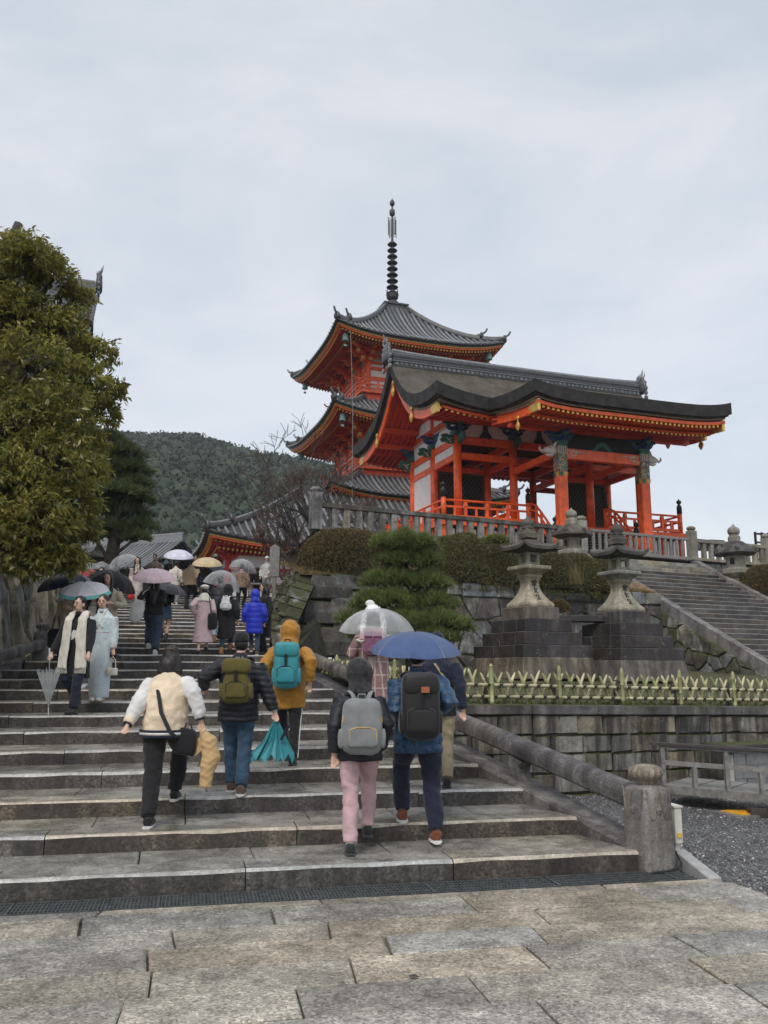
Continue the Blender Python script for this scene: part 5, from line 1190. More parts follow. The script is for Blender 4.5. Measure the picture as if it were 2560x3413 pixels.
# ---- veranda, railings, front steps
B('veranda_floor', -1.45, 11.85, -1.45, 7.2, FL - .12, FL, M_ver); B('veranda_edge', -1.5, 11.9, -1.53, -1.45, FL - .3, FL - .02, M_ver); B('veranda_edge', -1.53, -1.45, -1.5, 7.2, FL - .3, FL - .02, M_ver); B('veranda_edge', 11.85, 11.93, -1.5, 7.2, FL - .3, FL - .02, M_ver)
for u in [-1.3 + i * 1.095 for i in range(13)]:
    if 3.2 < u < 7.2: continue
    B('veranda_post', u - .11, u + .11, -1.35, -1.13, 6.7, FL - .3, M_ver)
for v in (0, 2.2, 4.4, 6.4):
    B('veranda_post', -1.35, -1.13, v - .11, v + .11, 6.7, FL - .3, M_ver); B('veranda_post', 11.5, 11.72, v - .11, v + .11, 6.7, FL - .3, M_ver)
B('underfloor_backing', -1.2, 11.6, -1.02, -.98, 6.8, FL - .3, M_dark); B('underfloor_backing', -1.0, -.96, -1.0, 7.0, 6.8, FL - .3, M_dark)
me = MB().box((0, 0, 0), (.10, .03, 1.3)).mesh(False, 'white_slat')
for i in range(72):
    u = -1.1 + i * .18
    if 3.1 < u < 7.3: continue
    ob('white_slat', me, M_white, gate, T(u, -1.08, 7.55))
def koran(p, q, label='railing'):
    p, q = Vector(p), Vector(q); L = (q - p).length; d = (q - p) / L; n = max(1, round(L / 1.25))
    z = lambda h: Vector((0, 0, h))
    o = ob('top_rail', MB().tube([p + z(.88), q + z(.88)], .055, 8), M_ver, gate)
    ob('middle_rail', MB().bar(p + z(.58), q + z(.58), .10, .09), M_ver, gate); ob('bottom_rail', MB().bar(p + z(.12), q + z(.12), .12, .14), M_ver, gate)
    for i in range(n + 1):
        c = p + d * (L * i / n) if n else p
        if 0 < i < n or n == 1: ob('rail_strut', MB().bar(c + z(.15), c + z(.6), .13, .13, up=(1, 0, 0)), M_ver, gate)
        if 0 < i < n or n == 1: ob('rail_block', MB().box(tuple(c + z(.72)), (.17, .17, .2), taper=.8), M_ver, gate)
        if i < n: e = c + d * (L / n / 2); ob('rail_strut', MB().bar(e + z(.15), e + z(.54), .09, .09, up=(1, 0, 0)), M_ver, gate)
def giboshi(u, v, z, h=1.0):
    o = ob('newel_post', MB().lathe([(.12, 0), (.12, h)], (u, v, z), n=12), M_ver, gate, smooth='auto')
    ob('bronze_finial', MB().lathe([(.13, 0), (.13, .28), (.135, .30), (.135, .33), (.12, .34), (.12, .42), (.07, .45), (.06, .50), (.11, .55), (.13, .62), (.11, .68), (.03, .72), (.015, .80), (.001, .82)], (u, v, z + h - .1), n=14), M_blackm, o, smooth='auto')
rl = -1.35
koran((-1.35, rl, FL), (3.05, rl, FL)); koran((7.35, rl, FL), (11.75, rl, FL)); koran((-1.35, rl, FL), (-1.35, 7.1, FL)); koran((11.75, rl, FL), (11.75, 7.1, FL)); koran((-1.35, 7.1, FL), (3.05, 7.1, FL)); koran((7.35, 7.1, FL), (11.75, 7.1, FL))
for u, v in ((-1.35, rl), (11.75, rl), (3.05, rl), (7.35, rl), (-1.35, 7.1), (11.75, 7.1)): giboshi(u, v, FL - .02, 1.12)
for ux in (3.05, 7.35):      # curved rails falling with the steps
    for h0, r_ in ((.88, .055), (.58, .05), (.14, .06)):
        pts = [Vector((ux, rl, FL + h0)), Vector((ux, rl - .35, FL + h0 + .02)), Vector((ux, rl - .7, FL + h0 - .12)), Vector((ux, rl - 1.15, FL + h0 - .5)), Vector((ux, rl - 2.3, FL + h0 - 1.6))]
        ob('stair_rail', MB().tube(pts, r_, 8), M_ver, gate, smooth='auto')
    for dy, dz in ((.75, -.14), (1.2, -.55), (1.75, -1.08)): ob('rail_strut', MB().bar((ux, rl - dy, FL + dz + .1), (ux, rl - dy, FL + dz + .9), .10, .10, up=(1, 0, 0)), M_ver, gate)
    giboshi(ux, rl - 2.4, 6.95, .95)
for k in range(9): B('gate_step', 3.2, 7.2, rl - .02 - (k + 1) * .26, rl + .05 - k * .26, FL - .05 - (k + 1) * .178, FL - .0 - (k + 1) * .178, M_wooddk)
# ================================================================ pagoda
PG = Vector((.62, 60.4, 0)); PT = radians(19.7)
pag = thing('pagoda', 'three storeyed vermilion pagoda with grey tiled roofs and tall bronze spire behind the gate', 'pagoda', PG, PT)
def hiproof(parent, ex_, ey, ax, ay, z0, rise, lift_, sides_tiles, nr, pitch_=.36, conc=1.7, eave='gold', rafts=True, inner=None, zin=.5, red=M_red, tilemat=M_tile):
    # eave half sizes ex_,ey ; top half sizes ax,ay ; mid eave height z0
    def P_(side, t, s):      # side 0 front(-y),1 right,2 back,3 left; t -1..1, s 0 eave..1 top
        X, Y = (ex_ + (ax - ex_) * s), (ey + (ay - ey) * s)
        z = z0 + rise * (s ** (1.0) * .45 + .55 * s ** conc) + lift_ * abs(t) ** 3.2 * (1 - s) ** 2
        k = 1 + .012 * abs(t) ** 4 * (1 - s)
        return {0: Vector((t * X * k, -Y * k, z)), 1: Vector((X * k, t * Y * k, z)), 2: Vector((-t * X * k, Y * k, z)), 3: Vector((-X * k, -t * Y * k, z))}[side]
    nT, nS = 20, 8
    for sd in range(4):
        rf = ob('roof_slope', MB().grid([[P_(sd, 2 * i / nT - 1, j / nS) for j in range(nS + 1)] for i in range(nT + 1)]), M_under, parent)
        half = ex_ if sd in (0, 2) else ey; top_half = ax if sd in (0, 2) else ay
        n = int(2 * half / pitch_); st = MB()
        for i in range(n):
            x = -half + (i + .5) * 2 * half / n
            # the row runs straight up the slope; stops at the hip
            smax = 1 if abs(x) < top_half else (half - abs(x)) / (half - top_half)
            if smax < .04: continue
            pts = []
            K = 6
            for k in range(K + 1):
                s = smax * k / K; X = half + (top_half - half) * s; p = P_(sd, max(-1, min(1, x / X)), s); pts.append(p + Vector((0, 0, .05)))
            q0 = pts[0] + (pts[0] - pts[1]).normalized() * .12
            m = MB().tube([q0] + pts, .085, 7)
            if sd in sides_tiles: ob('tile_row', m, tilemat, rf, smooth='auto')
            else: st.add(m.v, m.f)
        if sd not in sides_tiles: ob('tile_rows', st, tilemat, rf, kind='stuff')
        # eave layers
        for dz, ins, th, mt in ((.02, .0, .14, M_tiled), (-.13, .10, .10, M_blackm), (-.22, .16, .07, M_ochre if eave == 'gold' else M_white), (-.31, .24, .11, M_ver)):
            m = MB()
            for i in range(nT):
                a = P_(sd, 2 * i / nT - 1, 0); b = P_(sd, 2 * (i + 1) / nT - 1, 0); sc_ = 1 - ins / half
                a = Vector((a.x * sc_, a.y * sc_, a.z + dz)); b = Vector((b.x * sc_, b.y * sc_, b.z + dz)); m.bar(a, b, .14, th)
            ob('eave_course', m, mt, rf)
        if rafts:
            ix, iy = inner
            def Q(t, s, dz):
                X = ex_ - .3 + (ix - ex_ + .3) * s; Y = ey - .3 + (iy - ey + .3) * s; zz = z0 - .42 + lift_ * abs(t) ** 3.2 * (1 - s) ** 2 + zin * s + dz
                return {0: Vector((t * X, -Y, zz)), 1: Vector((X, t * Y, zz)), 2: Vector((-t * X, Y, zz)), 3: Vector((-X, -t * Y, zz))}[sd]
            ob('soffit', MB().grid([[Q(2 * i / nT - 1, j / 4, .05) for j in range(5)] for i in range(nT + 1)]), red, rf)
            m = MB(); tp = MB(); n = int(2 * half / .24)
            ihalf = ix if sd in (0, 2) else iy
            for i in range(n):
                x = -half + .3 + (i + .5) * (2 * half - .6) / n; sm = 1 if abs(x) < ihalf else (half - .3 - abs(x)) / (half - .3 - ihalf)
                for row, (s0, dz) in enumerate(((0.0, -.03), (.28, -.15))):
                    if sm <= s0 + .02: continue
                    X0 = (half - .3) + (ihalf - half + .3) * s0; X1 = (half - .3) + (ihalf - half + .3) * sm
                    a = Q(max(-1, min(1, x / X0)), s0, dz); b = Q(max(-1, min(1, x / X1)), sm, dz); m.bar(a, b, .10, .10)
                    d = (a - b).normalized(); tp.bar(a, a + d * .03, .11, .11)
            ob('rafters', m, red, rf, kind='stuff'); ob('rafter_tips', tp, M_ochre, rf, kind='stuff')
    # hip ridges with stepped ends
    for sd in range(4):
        pts = [P_(sd, 1, s / 8) + Vector((0, 0, .12)) for s in range(9)]
        o = ob('hip_ridge', MB().tube(pts, [(.13, .2)] * 9, 8), M_tiled, parent, smooth='auto')
        ob('hip_ridge_cap', MB().tube([p + Vector((0, 0, .2)) for p in pts], .075, 7), tilemat, o)
        for s, h_ in ((0, .12), (.22, .3)):
            a = P_(sd, 1, s); b = P_(sd, 1, s + .1); d = (a - b); d.z = 0; d.normalize()
            c = a + Vector((0, 0, h_)); rzz = atan2(d.y, d.x)
            ob('ridge_end_tile', MB().lathe([(.001, -.2), (.2, -.2), (.24, 0), (.15, .22), (.001, .28)], n=8), M_tiled, o, T(c.x, c.y, c.z + .1, rzz, sx=.6), smooth='auto')
            ob('upturned_tip', MB().tube([c + Vector((0, 0, .2)) - d * .4, c + Vector((0, 0, .22)), c + d * .28 + Vector((0, 0, .34)), c + d * .42 + Vector((0, 0, .56))], [.07, .075, .075, .07], 8), tilemat, o)
    return P_
PE = [(6.4, 12.65, 3.5, 3.4), (6.15, 17.95, 3.2, 3.1), (5.95, 23.45, .75, 2.8)]   # eave half, mid eave z, top half, body half
for ti, (e_, z0, tp_, bh) in enumerate(PE):
    top = ti == 2
    hiproof(pag, e_, e_, tp_, tp_, z0, 4.35 if top else 1.9, .6, (0, 3) if not (ti == 0) else (0,), 0, conc=1.9 if top else 1.5, inner=(bh + .25, bh + .25), zin=.75)
    zb = [6.9, 14.85, 20.2][ti]; zt = z0 + .1
    ob('body_wall', MB().box((0, 0, (zb + zt) / 2), (2 * bh - .1, 2 * bh - .1, zt - zb)), M_white, pag)
    for sd in range(4):
        R_ = T(rz=sd * pi / 2)
        for k in range(4): x = -bh + k * 2 * bh / 3; ob('column', MB().lathe([(.17, zb), (.17, zt - .9)], (x, -bh, 0), n=10), M_ver, pag, R_)
        for zz, h in ((zt - 1.35, .2), (zt - .95, .16), (zb + .25, .2), ((zb + zt) / 2 - .35, .16)): ob('wall_beam', MB().box((0, -bh, zz), (2 * bh + .5, .16, h)), M_ver, pag, R_)
        for k in range(4):        # three-step bracket clusters with ochre ends
            x = -bh + k * 2 * bh / 3
            for j in range(3):
                f = ob('bracket_arm', MB().bar((x, -bh, zt - .85 + j * .3), (x, -bh - .5 - j * .48, zt - .85 + j * .3), .24, .2), M_ver, pag, R_)
                ob('ochre_end', MB().box((x, -bh - .515 - j * .48, zt - .85 + j * .3), (.25, .03, .21)), M_ochre, f)
                ob('cross_arm', MB().box((x, -bh - .35 - j * .48, zt - .72 + j * .3), (.95 + .1 * j, .16, .14)), M_verd, f)
        for j in range(3): ob('bracket_purlin', MB().box((0, -bh - .45 - j * .48, zt - .58 + j * .3), (2 * bh + .9 + j * .9, .14, .13)), M_verd if j < 2 else M_blackm, pag, R_)
        # diagonal corner arms
        for j in range(3):
            dgn = Vector((-1, -1, 0)).normalized(); a = Vector((-bh, -bh, zt - .85 + j * .3)); f = ob('corner_arm', MB().bar(a, a + dgn * (.8 + j * .72), .26, .22), M_ver, pag, R_)
            c = a + dgn * (.815 + j * .72); ob('ochre_end', MB().bar(c, c + dgn * .03, .27, .23), M_ochre, f)
    if ti:        # balcony with railing
        bz = zb + .1; hb_ = bh + .75
        ob('balcony_floor', MB().box((0, 0, bz), (2 * hb_, 2 * hb_, .16)), M_ver, pag); ob('balcony_bracket_band', MB().box((0, 0, bz - .35), (2 * hb_ - .5, 2 * hb_ - .5, .5)), M_verd, pag)
        for sd in range(4):
            R_ = T(rz=sd * pi / 2)
            for zz, w_ in ((.22, .1), (.5, .09), (.82, .11)): ob('balcony_rail', MB().bar((-hb_ - .3, -hb_ + .06, bz + zz), (hb_ + .3, -hb_ + .06, bz + zz), w_, w_ * .9), M_ver, pag, R_)
            for k in range(7): ob('balcony_strut', MB().box((-hb_ + .1 + k * (2 * hb_ - .2) / 6, -hb_ + .06, bz + .45), (.12, .12, .75)), M_ver, pag, R_)
            for a in (-1, 1): ob('rail_tip', MB().tube([(a * (hb_ + .2), -hb_ + .06, bz + .82), (a * (hb_ + .45), -hb_ + .06, bz + .9), (a * (hb_ + .6), -hb_ + .06, bz + 1.05)], .055, 6), M_ver, pag, R_)
    for sx_, sy_ in ((-1, -1), (1, -1), (-1, 1)):   # wind bells
        c = Vector((sx_ * (e_ - .75), sy_ * (e_ - .75), z0 + .0)); o = ob('wind_bell', MB().lathe([(.001, 0), (.14, -.02), (.17, -.15), (.19, -.36), (.23, -.5), (.2, -.5), (.001, -.3)], tuple(c), n=10), M_verdi, pag)
        ob('clapper', MB().bar(c + Vector((0, 0, -.3)), c + Vector((0, 0, -.75)), .03), M_blackm, o); ob('wind_plate', MB().box((c.x, c.y, c.z - .8), (.2, .02, .14)), M_verdi, o)
# spire
sp = lambda y: zat(y, 60.5, 850)
ob('spire_box', MB().lathe([(1.0, sp(688)), (.85, sp(684)), (.85, sp(670)), (.95, sp(668)), (.95, sp(665)), (.7, sp(663))], (0, 0, 0), sq=4), M_tiled, pag)
ob('spire_dome', MB().lathe([(.55, sp(663)), (.56, sp(660)), (.45, sp(655)), (.3, sp(652)), (.2, sp(651))], n=20), M_verdi if False else M_lroof, pag, smooth='auto')
ob('spire_mast', MB().lathe([(.15, sp(655)), (.13, sp(560)), (.09, sp(515)), (.06, sp(440))], n=10), M_bronze, pag)
ob('lotus_collar', MB().lathe([(.2, sp(652)), (.42, sp(646)), (.48, sp(638)), (.40, sp(640)), (.2, sp(648))], n=16), M_bronze, pag)
for k in range(4):
    a = pi / 2 * k + .4; ob('collar_petal', MB().tube([(.3 * cos(a), .3 * sin(a), sp(647)), (.52 * cos(a), .52 * sin(a), sp(640)), (.55 * cos(a), .55 * sin(a), sp(634)), (.47 * cos(a), .47 * sin(a), sp(629))], [.05, .05, .045, .02], 6), M_bronze, pag)
for k in range(9):
    y = 636 - k * 13.2; r = .41 - .010 * k; z = sp(y)
    o = ob('spire_ring', MB().lathe([(r, z - .035), (r + .04, z + .02), (r, z + .07), (r - .04, z + .07), (r - .03, z - .03)], n=24), M_bronze, pag)
    ob('ring_hub', MB().lathe([(.2, z - .1), (.22, z + .05), (.2, z + .2)], n=12), M_bronze, o)
    for j in range(6): a = j * pi / 3; ob('ring_spoke', MB().tube([(.2 * cos(a), .2 * sin(a), z + .18), ((r - .03) * cos(a), (r - .03) * sin(a), z + .03)], .035, 5), M_bronze, o)
for k in range(4):
    a = k * pi / 2 + .3; m = MB(); ca, sa = cos(a), sin(a)
    for j in range(11):
        z = sp(512) + j * (sp(473) - sp(512)) / 11; m.tube([(.36 * ca, .36 * sa, z), (.41 * ca, .41 * sa, z + .08), (.30 * ca, .30 * sa, z + .12), (.12 * ca, .12 * sa, z - .02)], .017, 4)
    m.bar((.35 * ca, .35 * sa, sp(513)), (.35 * ca, .35 * sa, sp(475)), .03); ob('flame_finial', m, M_bronze, pag)
ob('dragon_orb', MB().lathe([(.05, sp(470)), (.2, sp(466)), (.22, sp(461)), (.2, sp(456)), (.06, sp(453))], n=14), M_bronze, pag, smooth='auto')
ob('jewel_orb', MB().lathe([(.05, sp(448)), (.18, sp(444)), (.2, sp(440)), (.12, sp(435)), (.03, sp(432)), (.001, sp(428))], n=14), M_bronze, pag, smooth='auto')
e_ = PE[2][0]; ob('lightning_cable', MB().tube([(-e_ + .9, -e_ + .1, 23.4), (-e_ + .95, -e_ - .3, 18.6), (-e_ + .9, -e_ - .5, 13.0), (-e_ + .9, -e_ - .5, 7.0)], .022, 4), M_wood, pag)
# ================================================================ red hall left of the terrace
HT = radians(19.6); hc_ = Vector((-8.98, 44.0, 0)); hx, hy = 10.5, 7.0
hu, hv = Vector((cos(HT), sin(HT), 0)), Vector((-sin(HT), cos(HT), 0)); hcen = hc_ + hu * hx + hv * hy
hall = thing('red_hall', 'low crimson and white hall with hipped tile roof at the top of the stairs', 'temple hall', hcen, HT)
hiproof(hall, hx, hy, 4.1, .6, 8.25, 4.3, .6, (0,), 0, pitch_=.42, conc=1.35, inner=(hx - 1.15, hy - 1.15), zin=.12, red=M_crim)
ob('main_ridge', MB().box((0, 0, 12.7), (8.6, .45, .6)), M_tiled, hall)
bx_, by_ = hx - 1.25, hy - 1.25
ob('body_wall', MB().box((0, 0, 6.3), (2 * bx_ - .1, 2 * by_ - .1, 3.6)), M_white, hall)
for sd, (L_, D_) in enumerate(((bx_, by_), (by_, bx_), (bx_, by_), (by_, bx_))):
    R_ = T(rz=sd * pi / 2); n = 5
    for k in range(n + 1): x = -L_ + k * 2 * L_ / n; ob('column', MB().lathe([(.17, 4.5), (.17, 8.1)], (x, -D_, 0), n=10), M_crim, hall, R_)
    for zz, h in ((7.95, .35), (7.05, .16), (6.2, .22), (4.75, .25)): ob('wall_beam', MB().box((0, -D_, zz), (2 * L_ + .3, .22, h)), M_crim, hall, R_)
    for k in range(n + 1): x = -L_ + k * 2 * L_ / n; ob('boat_bracket', MB().prism([(x - .6, -D_ - .12, 7.8), (x + .6, -D_ - .12, 7.8), (x + .45, -D_ - .12, 7.62), (x + .2, -D_ - .12, 7.5), (x - .2, -D_ - .12, 7.5), (x - .45, -D_ - .12, 7.62)], (0, 1, 0), .1), M_crim, hall, R_)
for x in (0, 2.7): ob('dark_doorway', MB().box((x, -by_ + .02, 5.45), (2.3, .1, 1.3)), M_dark, hall)
# tiled house roof behind the crowd
th = thing('tiled_house', 'small house with pale grey tiled roof glimpsed behind the umbrellas', 'house', at(285, 1230, 52).xy.to_3d(), radians(-22))
def gable_tiles(parent, hx, hy, z0, rise, pitch_, mat, wall_h=2.5, wallmat=M_wooddk):
    for sg in (-1, 1):
        rf = ob('roof_slope', MB().add([(-hx, sg * hy, z0), (hx, sg * hy, z0), (hx, 0, z0 + rise), (-hx, 0, z0 + rise)], [(0, 1, 2, 3)]), M_under, parent)
        n = int(2 * hx / pitch_)
        for i in range(n):
            x = -hx + (i + .5) * pitch_; pts = [(x, sg * (hy + .1) * (1 - k / 6), z0 + rise * k / 6 + .04 - .25 * sin(pi * k / 6) * .4) for k in range(7)]
            ob('tile_row', MB().tube(pts, .07 if pitch_ < .4 else .12, 6), mat, rf)
    o = ob('ridge', MB().box((0, 0, z0 + rise + .12), (2 * hx + .1, .4, .4)), mat, parent); ob('ridge_cap', MB().tube([(-hx, 0, z0 + rise + .36), (hx, 0, z0 + rise + .36)], .12, 8), mat, o)
    ob('body_wall', MB().box((0, 0, z0 - wall_h / 2), (2 * hx - 1.2, 2 * hy - 1.2, wall_h)), wallmat, parent)
    return o
zt_ = zat(1183, 55, 260); gable_tiles(th, 3.6, 3.4, zt_ - 2.2, 2.0, .3, M_tile, 3)
# ================================================================ big gate roof behind the tree, far left
ng = thing('left_gate', 'grey tiled gable end of a large gate rising behind the big tree', 'temple gate', Vector((-11.5 - 8.4 * cos(radians(18)), 33 - 8.4 * sin(radians(18)), 0)), radians(18))
zr_ = zat(612, 33, 205)
o = gable_tiles(ng, 8.2, 6.0, zr_ - 4.0, 3.6, .5, M_tile, 2.5, M_wooddk)
ob('ridge_course', MB().box((0, 0, zr_ - .55), (16.2, .7, .25)), M_tiled, ng)
oo = oni(ng, 8.35, 0, zr_ - .1, 1.15, 1)
for k in range(9):
    q = k / 9; ob('verge_tile', MB().lathe([(.001, -.5), (.17, -.5), (.17, .12), (.12, .14), (.001, .14)], n=10), M_tiled, ng, T(8.2, -.5 - q * 5.2, zr_ - .9 - q * 3.2, ry=pi / 2))
ob('verge_board', MB().prism([(8.1, 0, zr_ - .7), (8.1, -6.1, zr_ - 4.3), (8.1, -6.1, zr_ - 4.9), (8.1, 0, zr_ - 1.6)], (1, 0, 0), .12), M_tiled, ng)
for x in (-7, -2.4, 2.4, 7):
    for y in (-4, 0, 4): ob('column', MB().lathe([(.3, 5.0), (.3, zr_ - 4)], (x, y, 0), n=12), M_wooddk, ng)
# ================================================================ vegetation
def leaf_quads(m, P, D, S, W_=.4, fold=.15, npr=None):
    # numpy batch: P centres/bases (n,3), D directions (n,3) unit, S lengths; makes a 4-triangle diamond leaf each
    n = len(P); npr = npr or np.random.RandomState(3)
    R = npr.normal(size=(n, 3)); side = np.cross(D, R); side /= np.linalg.norm(side, axis=1)[:, None] + 1e-9; up = np.cross(side, D)
    S = S[:, None]; a = P; b = P + D * S; mid = P + D * S * .45; l = mid + side * S * W_ * .5 + up * S * fold; r = mid - side * S * W_ * .5 + up * S * fold
    V = np.stack([a, l, b, r], 1).reshape(-1, 3)
    F = np.arange(n * 4).reshape(n, 4)
    return V, F
def mesh_np(name, V, F, smooth=False):
    me = bpy.data.meshes.new(name); me.vertices.add(len(V)); me.vertices.foreach_set('co', V.astype(np.float32).ravel())
    k = F.shape[1]; me.loops.add(F.size); me.loops.foreach_set('vertex_index', F.astype(np.int32).ravel()); me.polygons.add(len(F))
    me.polygons.foreach_set('loop_start', (np.arange(len(F)) * k).astype(np.int32)); me.polygons.foreach_set('loop_total', np.full(len(F), k, np.int32))
    me.update(calc_edges=True); return me
def unit(a): return a / (np.linalg.norm(a, axis=-1, keepdims=True) + 1e-9)
def branches(p, d, L, r, depth, out, R, spread=.6, up=.1, tips=None, n=(2, 3), seg=4, shrink=.68, wig=.18):
    pts = [Vector(p)]; rad = [r]; dd = Vector(d).normalized()
    for i in range(seg):
        dd = (dd + Vector((R.gauss(0, wig), R.gauss(0, wig), R.gauss(0, wig) + up * .3))).normalized(); pts.append(pts[-1] + dd * L / seg); rad.append(r * (1 - .45 * (i + 1) / seg))
    out.append((pts, rad))
    if tips is not None and depth <= 1: tips.append((pts[-1].copy(), dd.copy()))
    if depth == 0: return
    for k in range(R.randint(*n)):
        i = R.randint(max(1, seg // 2), seg); nd = (dd + Vector((R.gauss(0, spread), R.gauss(0, spread), R.gauss(up, spread * .7)))).normalized()
        branches(pts[i], nd, L * shrink * R.uniform(.75, 1.2), rad[i] * .7, depth - 1, out, R, spread, up, tips, n, seg, shrink, wig)
# ---- the big oak-like evergreen at the left
npr = np.random.RandomState(11)
ML = leafmat('olive_leaves', (.13, .15, .032), (.25, .235, .05), (.38, .32, .07), .45, .38, .7)
lobes = [(45, 548, 55, 14.8), (-15, 565, 75, 15.2), (95, 575, 40, 15.2),  # px, py, radius in px, depth
    (60, 560, 60, 14.5), (15, 600, 75, 15), (120, 600, 45, 15), (160, 650, 42, 15.5), (40, 690, 90, 15), (130, 720, 70, 15.2), (205, 770, 50, 15.5), (60, 800, 100, 14.5), (170, 830, 75, 15), (235, 850, 38, 15.8), (215, 900, 45, 16),
    (110, 900, 95, 14.2), (30, 930, 100, 14), (180, 960, 55, 15), (110, 1010, 100, 14), (195, 1020, 45, 14.8), (20, 1060, 100, 13.6), (150, 1090, 75, 14.2), (70, 1140, 95, 13.5), (170, 1150, 42, 14.4), (20, 1190, 80, 13.3), (110, 1200, 62, 13.8), (-60, 700, 120, 15), (-80, 900, 140, 15), (-70, 1080, 130, 14), (60, 1225, 45, 13.3), (150, 1215, 40, 14)]
tr = Vector((-7.6, 15.6, 4.6))
bt = thing('evergreen_tree', 'large dense evergreen tree with drooping yellowish olive leaves above the left wall', 'tree', tr)
tb = MB(); tb.tube([Vector((0, 0, -.4)), Vector((.1, 0, 1.2)), Vector((.3, -.2, 2.6)), Vector((.2, -.1, 4.2)), Vector((.5, 0, 5.6))], [.34, .28, .23, .17, .08], 10)
VV, FF = [], []; tot = 0
for px, py, rp, Y in lobes:
    c = at(px, py, Y); r = rp / 1879.2 * Y * .93
    cl = np.array(c - tr); a0 = Vector((.2, -.1, min(max(cl[2] * .6, .8), 4.5)))
    mid = (a0 + Vector(cl)) / 2 + Vector((0, 0, .25)); tb.tube([a0, mid, Vector(cl)], [.09, .05, .018], 6)
    n = int(112 * (r / .5) ** 2) + 36
    d = unit(npr.normal(size=(n, 3))); d[:, 2] = np.abs(d[:, 2]) * np.where(npr.rand(n) < .75, 1, -.6); rr = r * (.6 + .52 * npr.rand(n) ** .8) * (1 + .14 * np.sin(4 * d[:, 0] + px) * np.sin(5 * d[:, 2] + py))
    base = cl + d * rr[:, None] * np.array([1, 1, .9])
    # each sprig: 8-11 drooping leaves round a short twig
    K = 10
    out_ = unit(d + np.array([0, 0, .35]) + npr.normal(size=(n, 3)) * .35)
    for k in range(K):
        rad = unit(npr.normal(size=(n, 3)) * .75 + out_ * .55 + np.array([0, 0, -1.0]))
        pos = base + out_ * (npr.rand(n)[:, None] - .3) * .13 + npr.normal(size=(n, 3)) * .02
        S = npr.uniform(.08, .155, n)
        V, F = leaf_quads(None, pos, rad, S, .33, .10, npr); VV.append(V); FF.append(F + tot); tot += len(V)
    for k in range(0, n, 6): tb.tube([Vector(cl), Vector(base[k])], [.012, .004], 4)
ob('trunk', tb, M_trunk, bt, smooth='auto')
ob('crown', mesh_np('crown', np.vstack(VV), np.vstack(FF)), ML, bt, kind='stuff')
# dark inner mass so that the crown is not see-through
# ---- needle trees
MN = leafmat('pine_needles', (.065, .095, .027), (.13, .17, .046), (.22, .25, .075), .12, .45, 1.5)
MN2 = leafmat('dark_pine_needles', (.035, .055, .018), (.075, .10, .03), (.13, .15, .05), .1, .5, .8)
def needle_tufts(C_, R_, L, n_per, npr, up=.6, w_=.035):
    n = len(C_); Vs = []; Fs = []; t = 0
    for k in range(n_per):
        d = unit(npr.normal(size=(n, 3)) * .55 + R_ * .8 + np.array([0, 0, up])); s = npr.uniform(.7, 1.1, n) * L
        side = unit(np.cross(d, npr.normal(size=(n, 3)))) * (w_ * L)
        V = np.stack([C_ - side, C_ + side, C_ + d * s[:, None]], 1).reshape(-1, 3); Vs.append(V); Fs.append(np.arange(n * 3).reshape(n, 3) + t); t += n * 3
    return np.vstack(Vs), np.vstack(Fs)
def pad(c, rx, ry, rz, n, npr):     # cloud pad: points on the upper shell
    th = npr.rand(n) * 2 * pi; q = np.sqrt(npr.rand(n)); lump = 1 + .12 * np.sin(3 * th + c[0]) + .08 * np.sin(7 * th)
    x = np.cos(th) * q * rx * lump; y = np.sin(th) * q * ry * lump; z = rz * (np.sqrt(np.clip(1 - q ** 2, 0, 1)) * npr.uniform(.35, 1, n)) + .05 * np.sin(9 * x) - .25 * rz * q
    P = np.stack([x, y, z], 1) + np.array(c); Nn = unit(np.stack([x / rx, y / ry, np.full(n, .8)], 1)); return P, Nn
PY = 21.6
def niwaki():
    b = at(880, 1440, PY); o = Vector((b.x, PY, 1.6)); t = thing('garden_pine', 'clipped garden pine with layered cloud pads in front of the rubble wall', 'pine tree', o)
    pads = [(866, 1168, 58, 26, 0), (905, 1172, 34, 20, -.2), (872, 1205, 58, 26, .1), (920, 1208, 34, 22, -.2), (850, 1250, 62, 26, .1), (918, 1252, 50, 26, -.1), (835, 1294, 66, 28, -.2), (925, 1296, 58, 26, 0), (780, 1334, 44, 24, -.2), (856, 1338, 60, 26, -.4), (940, 1338, 58, 26, -.3), (985, 1350, 30, 20, .1), (815, 1364, 52, 18, -.4), (925, 1368, 60, 18, -.4)]
    tb = MB(); tb.tube([(0, 0, -.1), (.12, 0, .6), (-.1, .05, 1.3), (.1, 0, 2.0), (-.02, 0, 2.7), (.06, 0, 3.1)], [.13, .11, .095, .075, .05, .03], 9)
    Vs, Fs, tt = [], [], 0
    for px, py, rx, rz, dy in pads:
        c = at(px, py + 10, PY + dy) - o; k = PY / 1879.2
        P, Nn = pad(tuple(c), rx * k, rx * k * .8, rz * k * 1.05, int(1.15 * rx * rx * .13 * 3) + 100, npr); P = P + npr.normal(size=P.shape) * np.array([.05, .05, .045])
        V, F = needle_tufts(P, Nn, .19, 9, npr, .7, .03); Vs.append(V); Fs.append(F + tt); tt += len(V)
        a = Vector((.03, 0, max(.3, c.z - .25))); tb.tube([a, (a + c) / 2 + Vector((0, 0, -.04)), c + Vector((0, 0, .0))], [.045, .035, .02], 6)
        for q in range(7):
            an = rng.random() * 6.28; e = c + Vector((cos(an) * rx * k * .75, sin(an) * rx * k * .6, .04)); tb.tube([c + Vector((0, 0, .01)), (c + e) / 2 + Vector((0, 0, -.03)), e], [.016, .012, .006], 5)
    ob('trunk', tb, M_trunk, t, smooth='auto'); ob('crown', mesh_np('crown', np.vstack(Vs), np.vstack(Fs)), MN, t, kind='stuff')
niwaki()
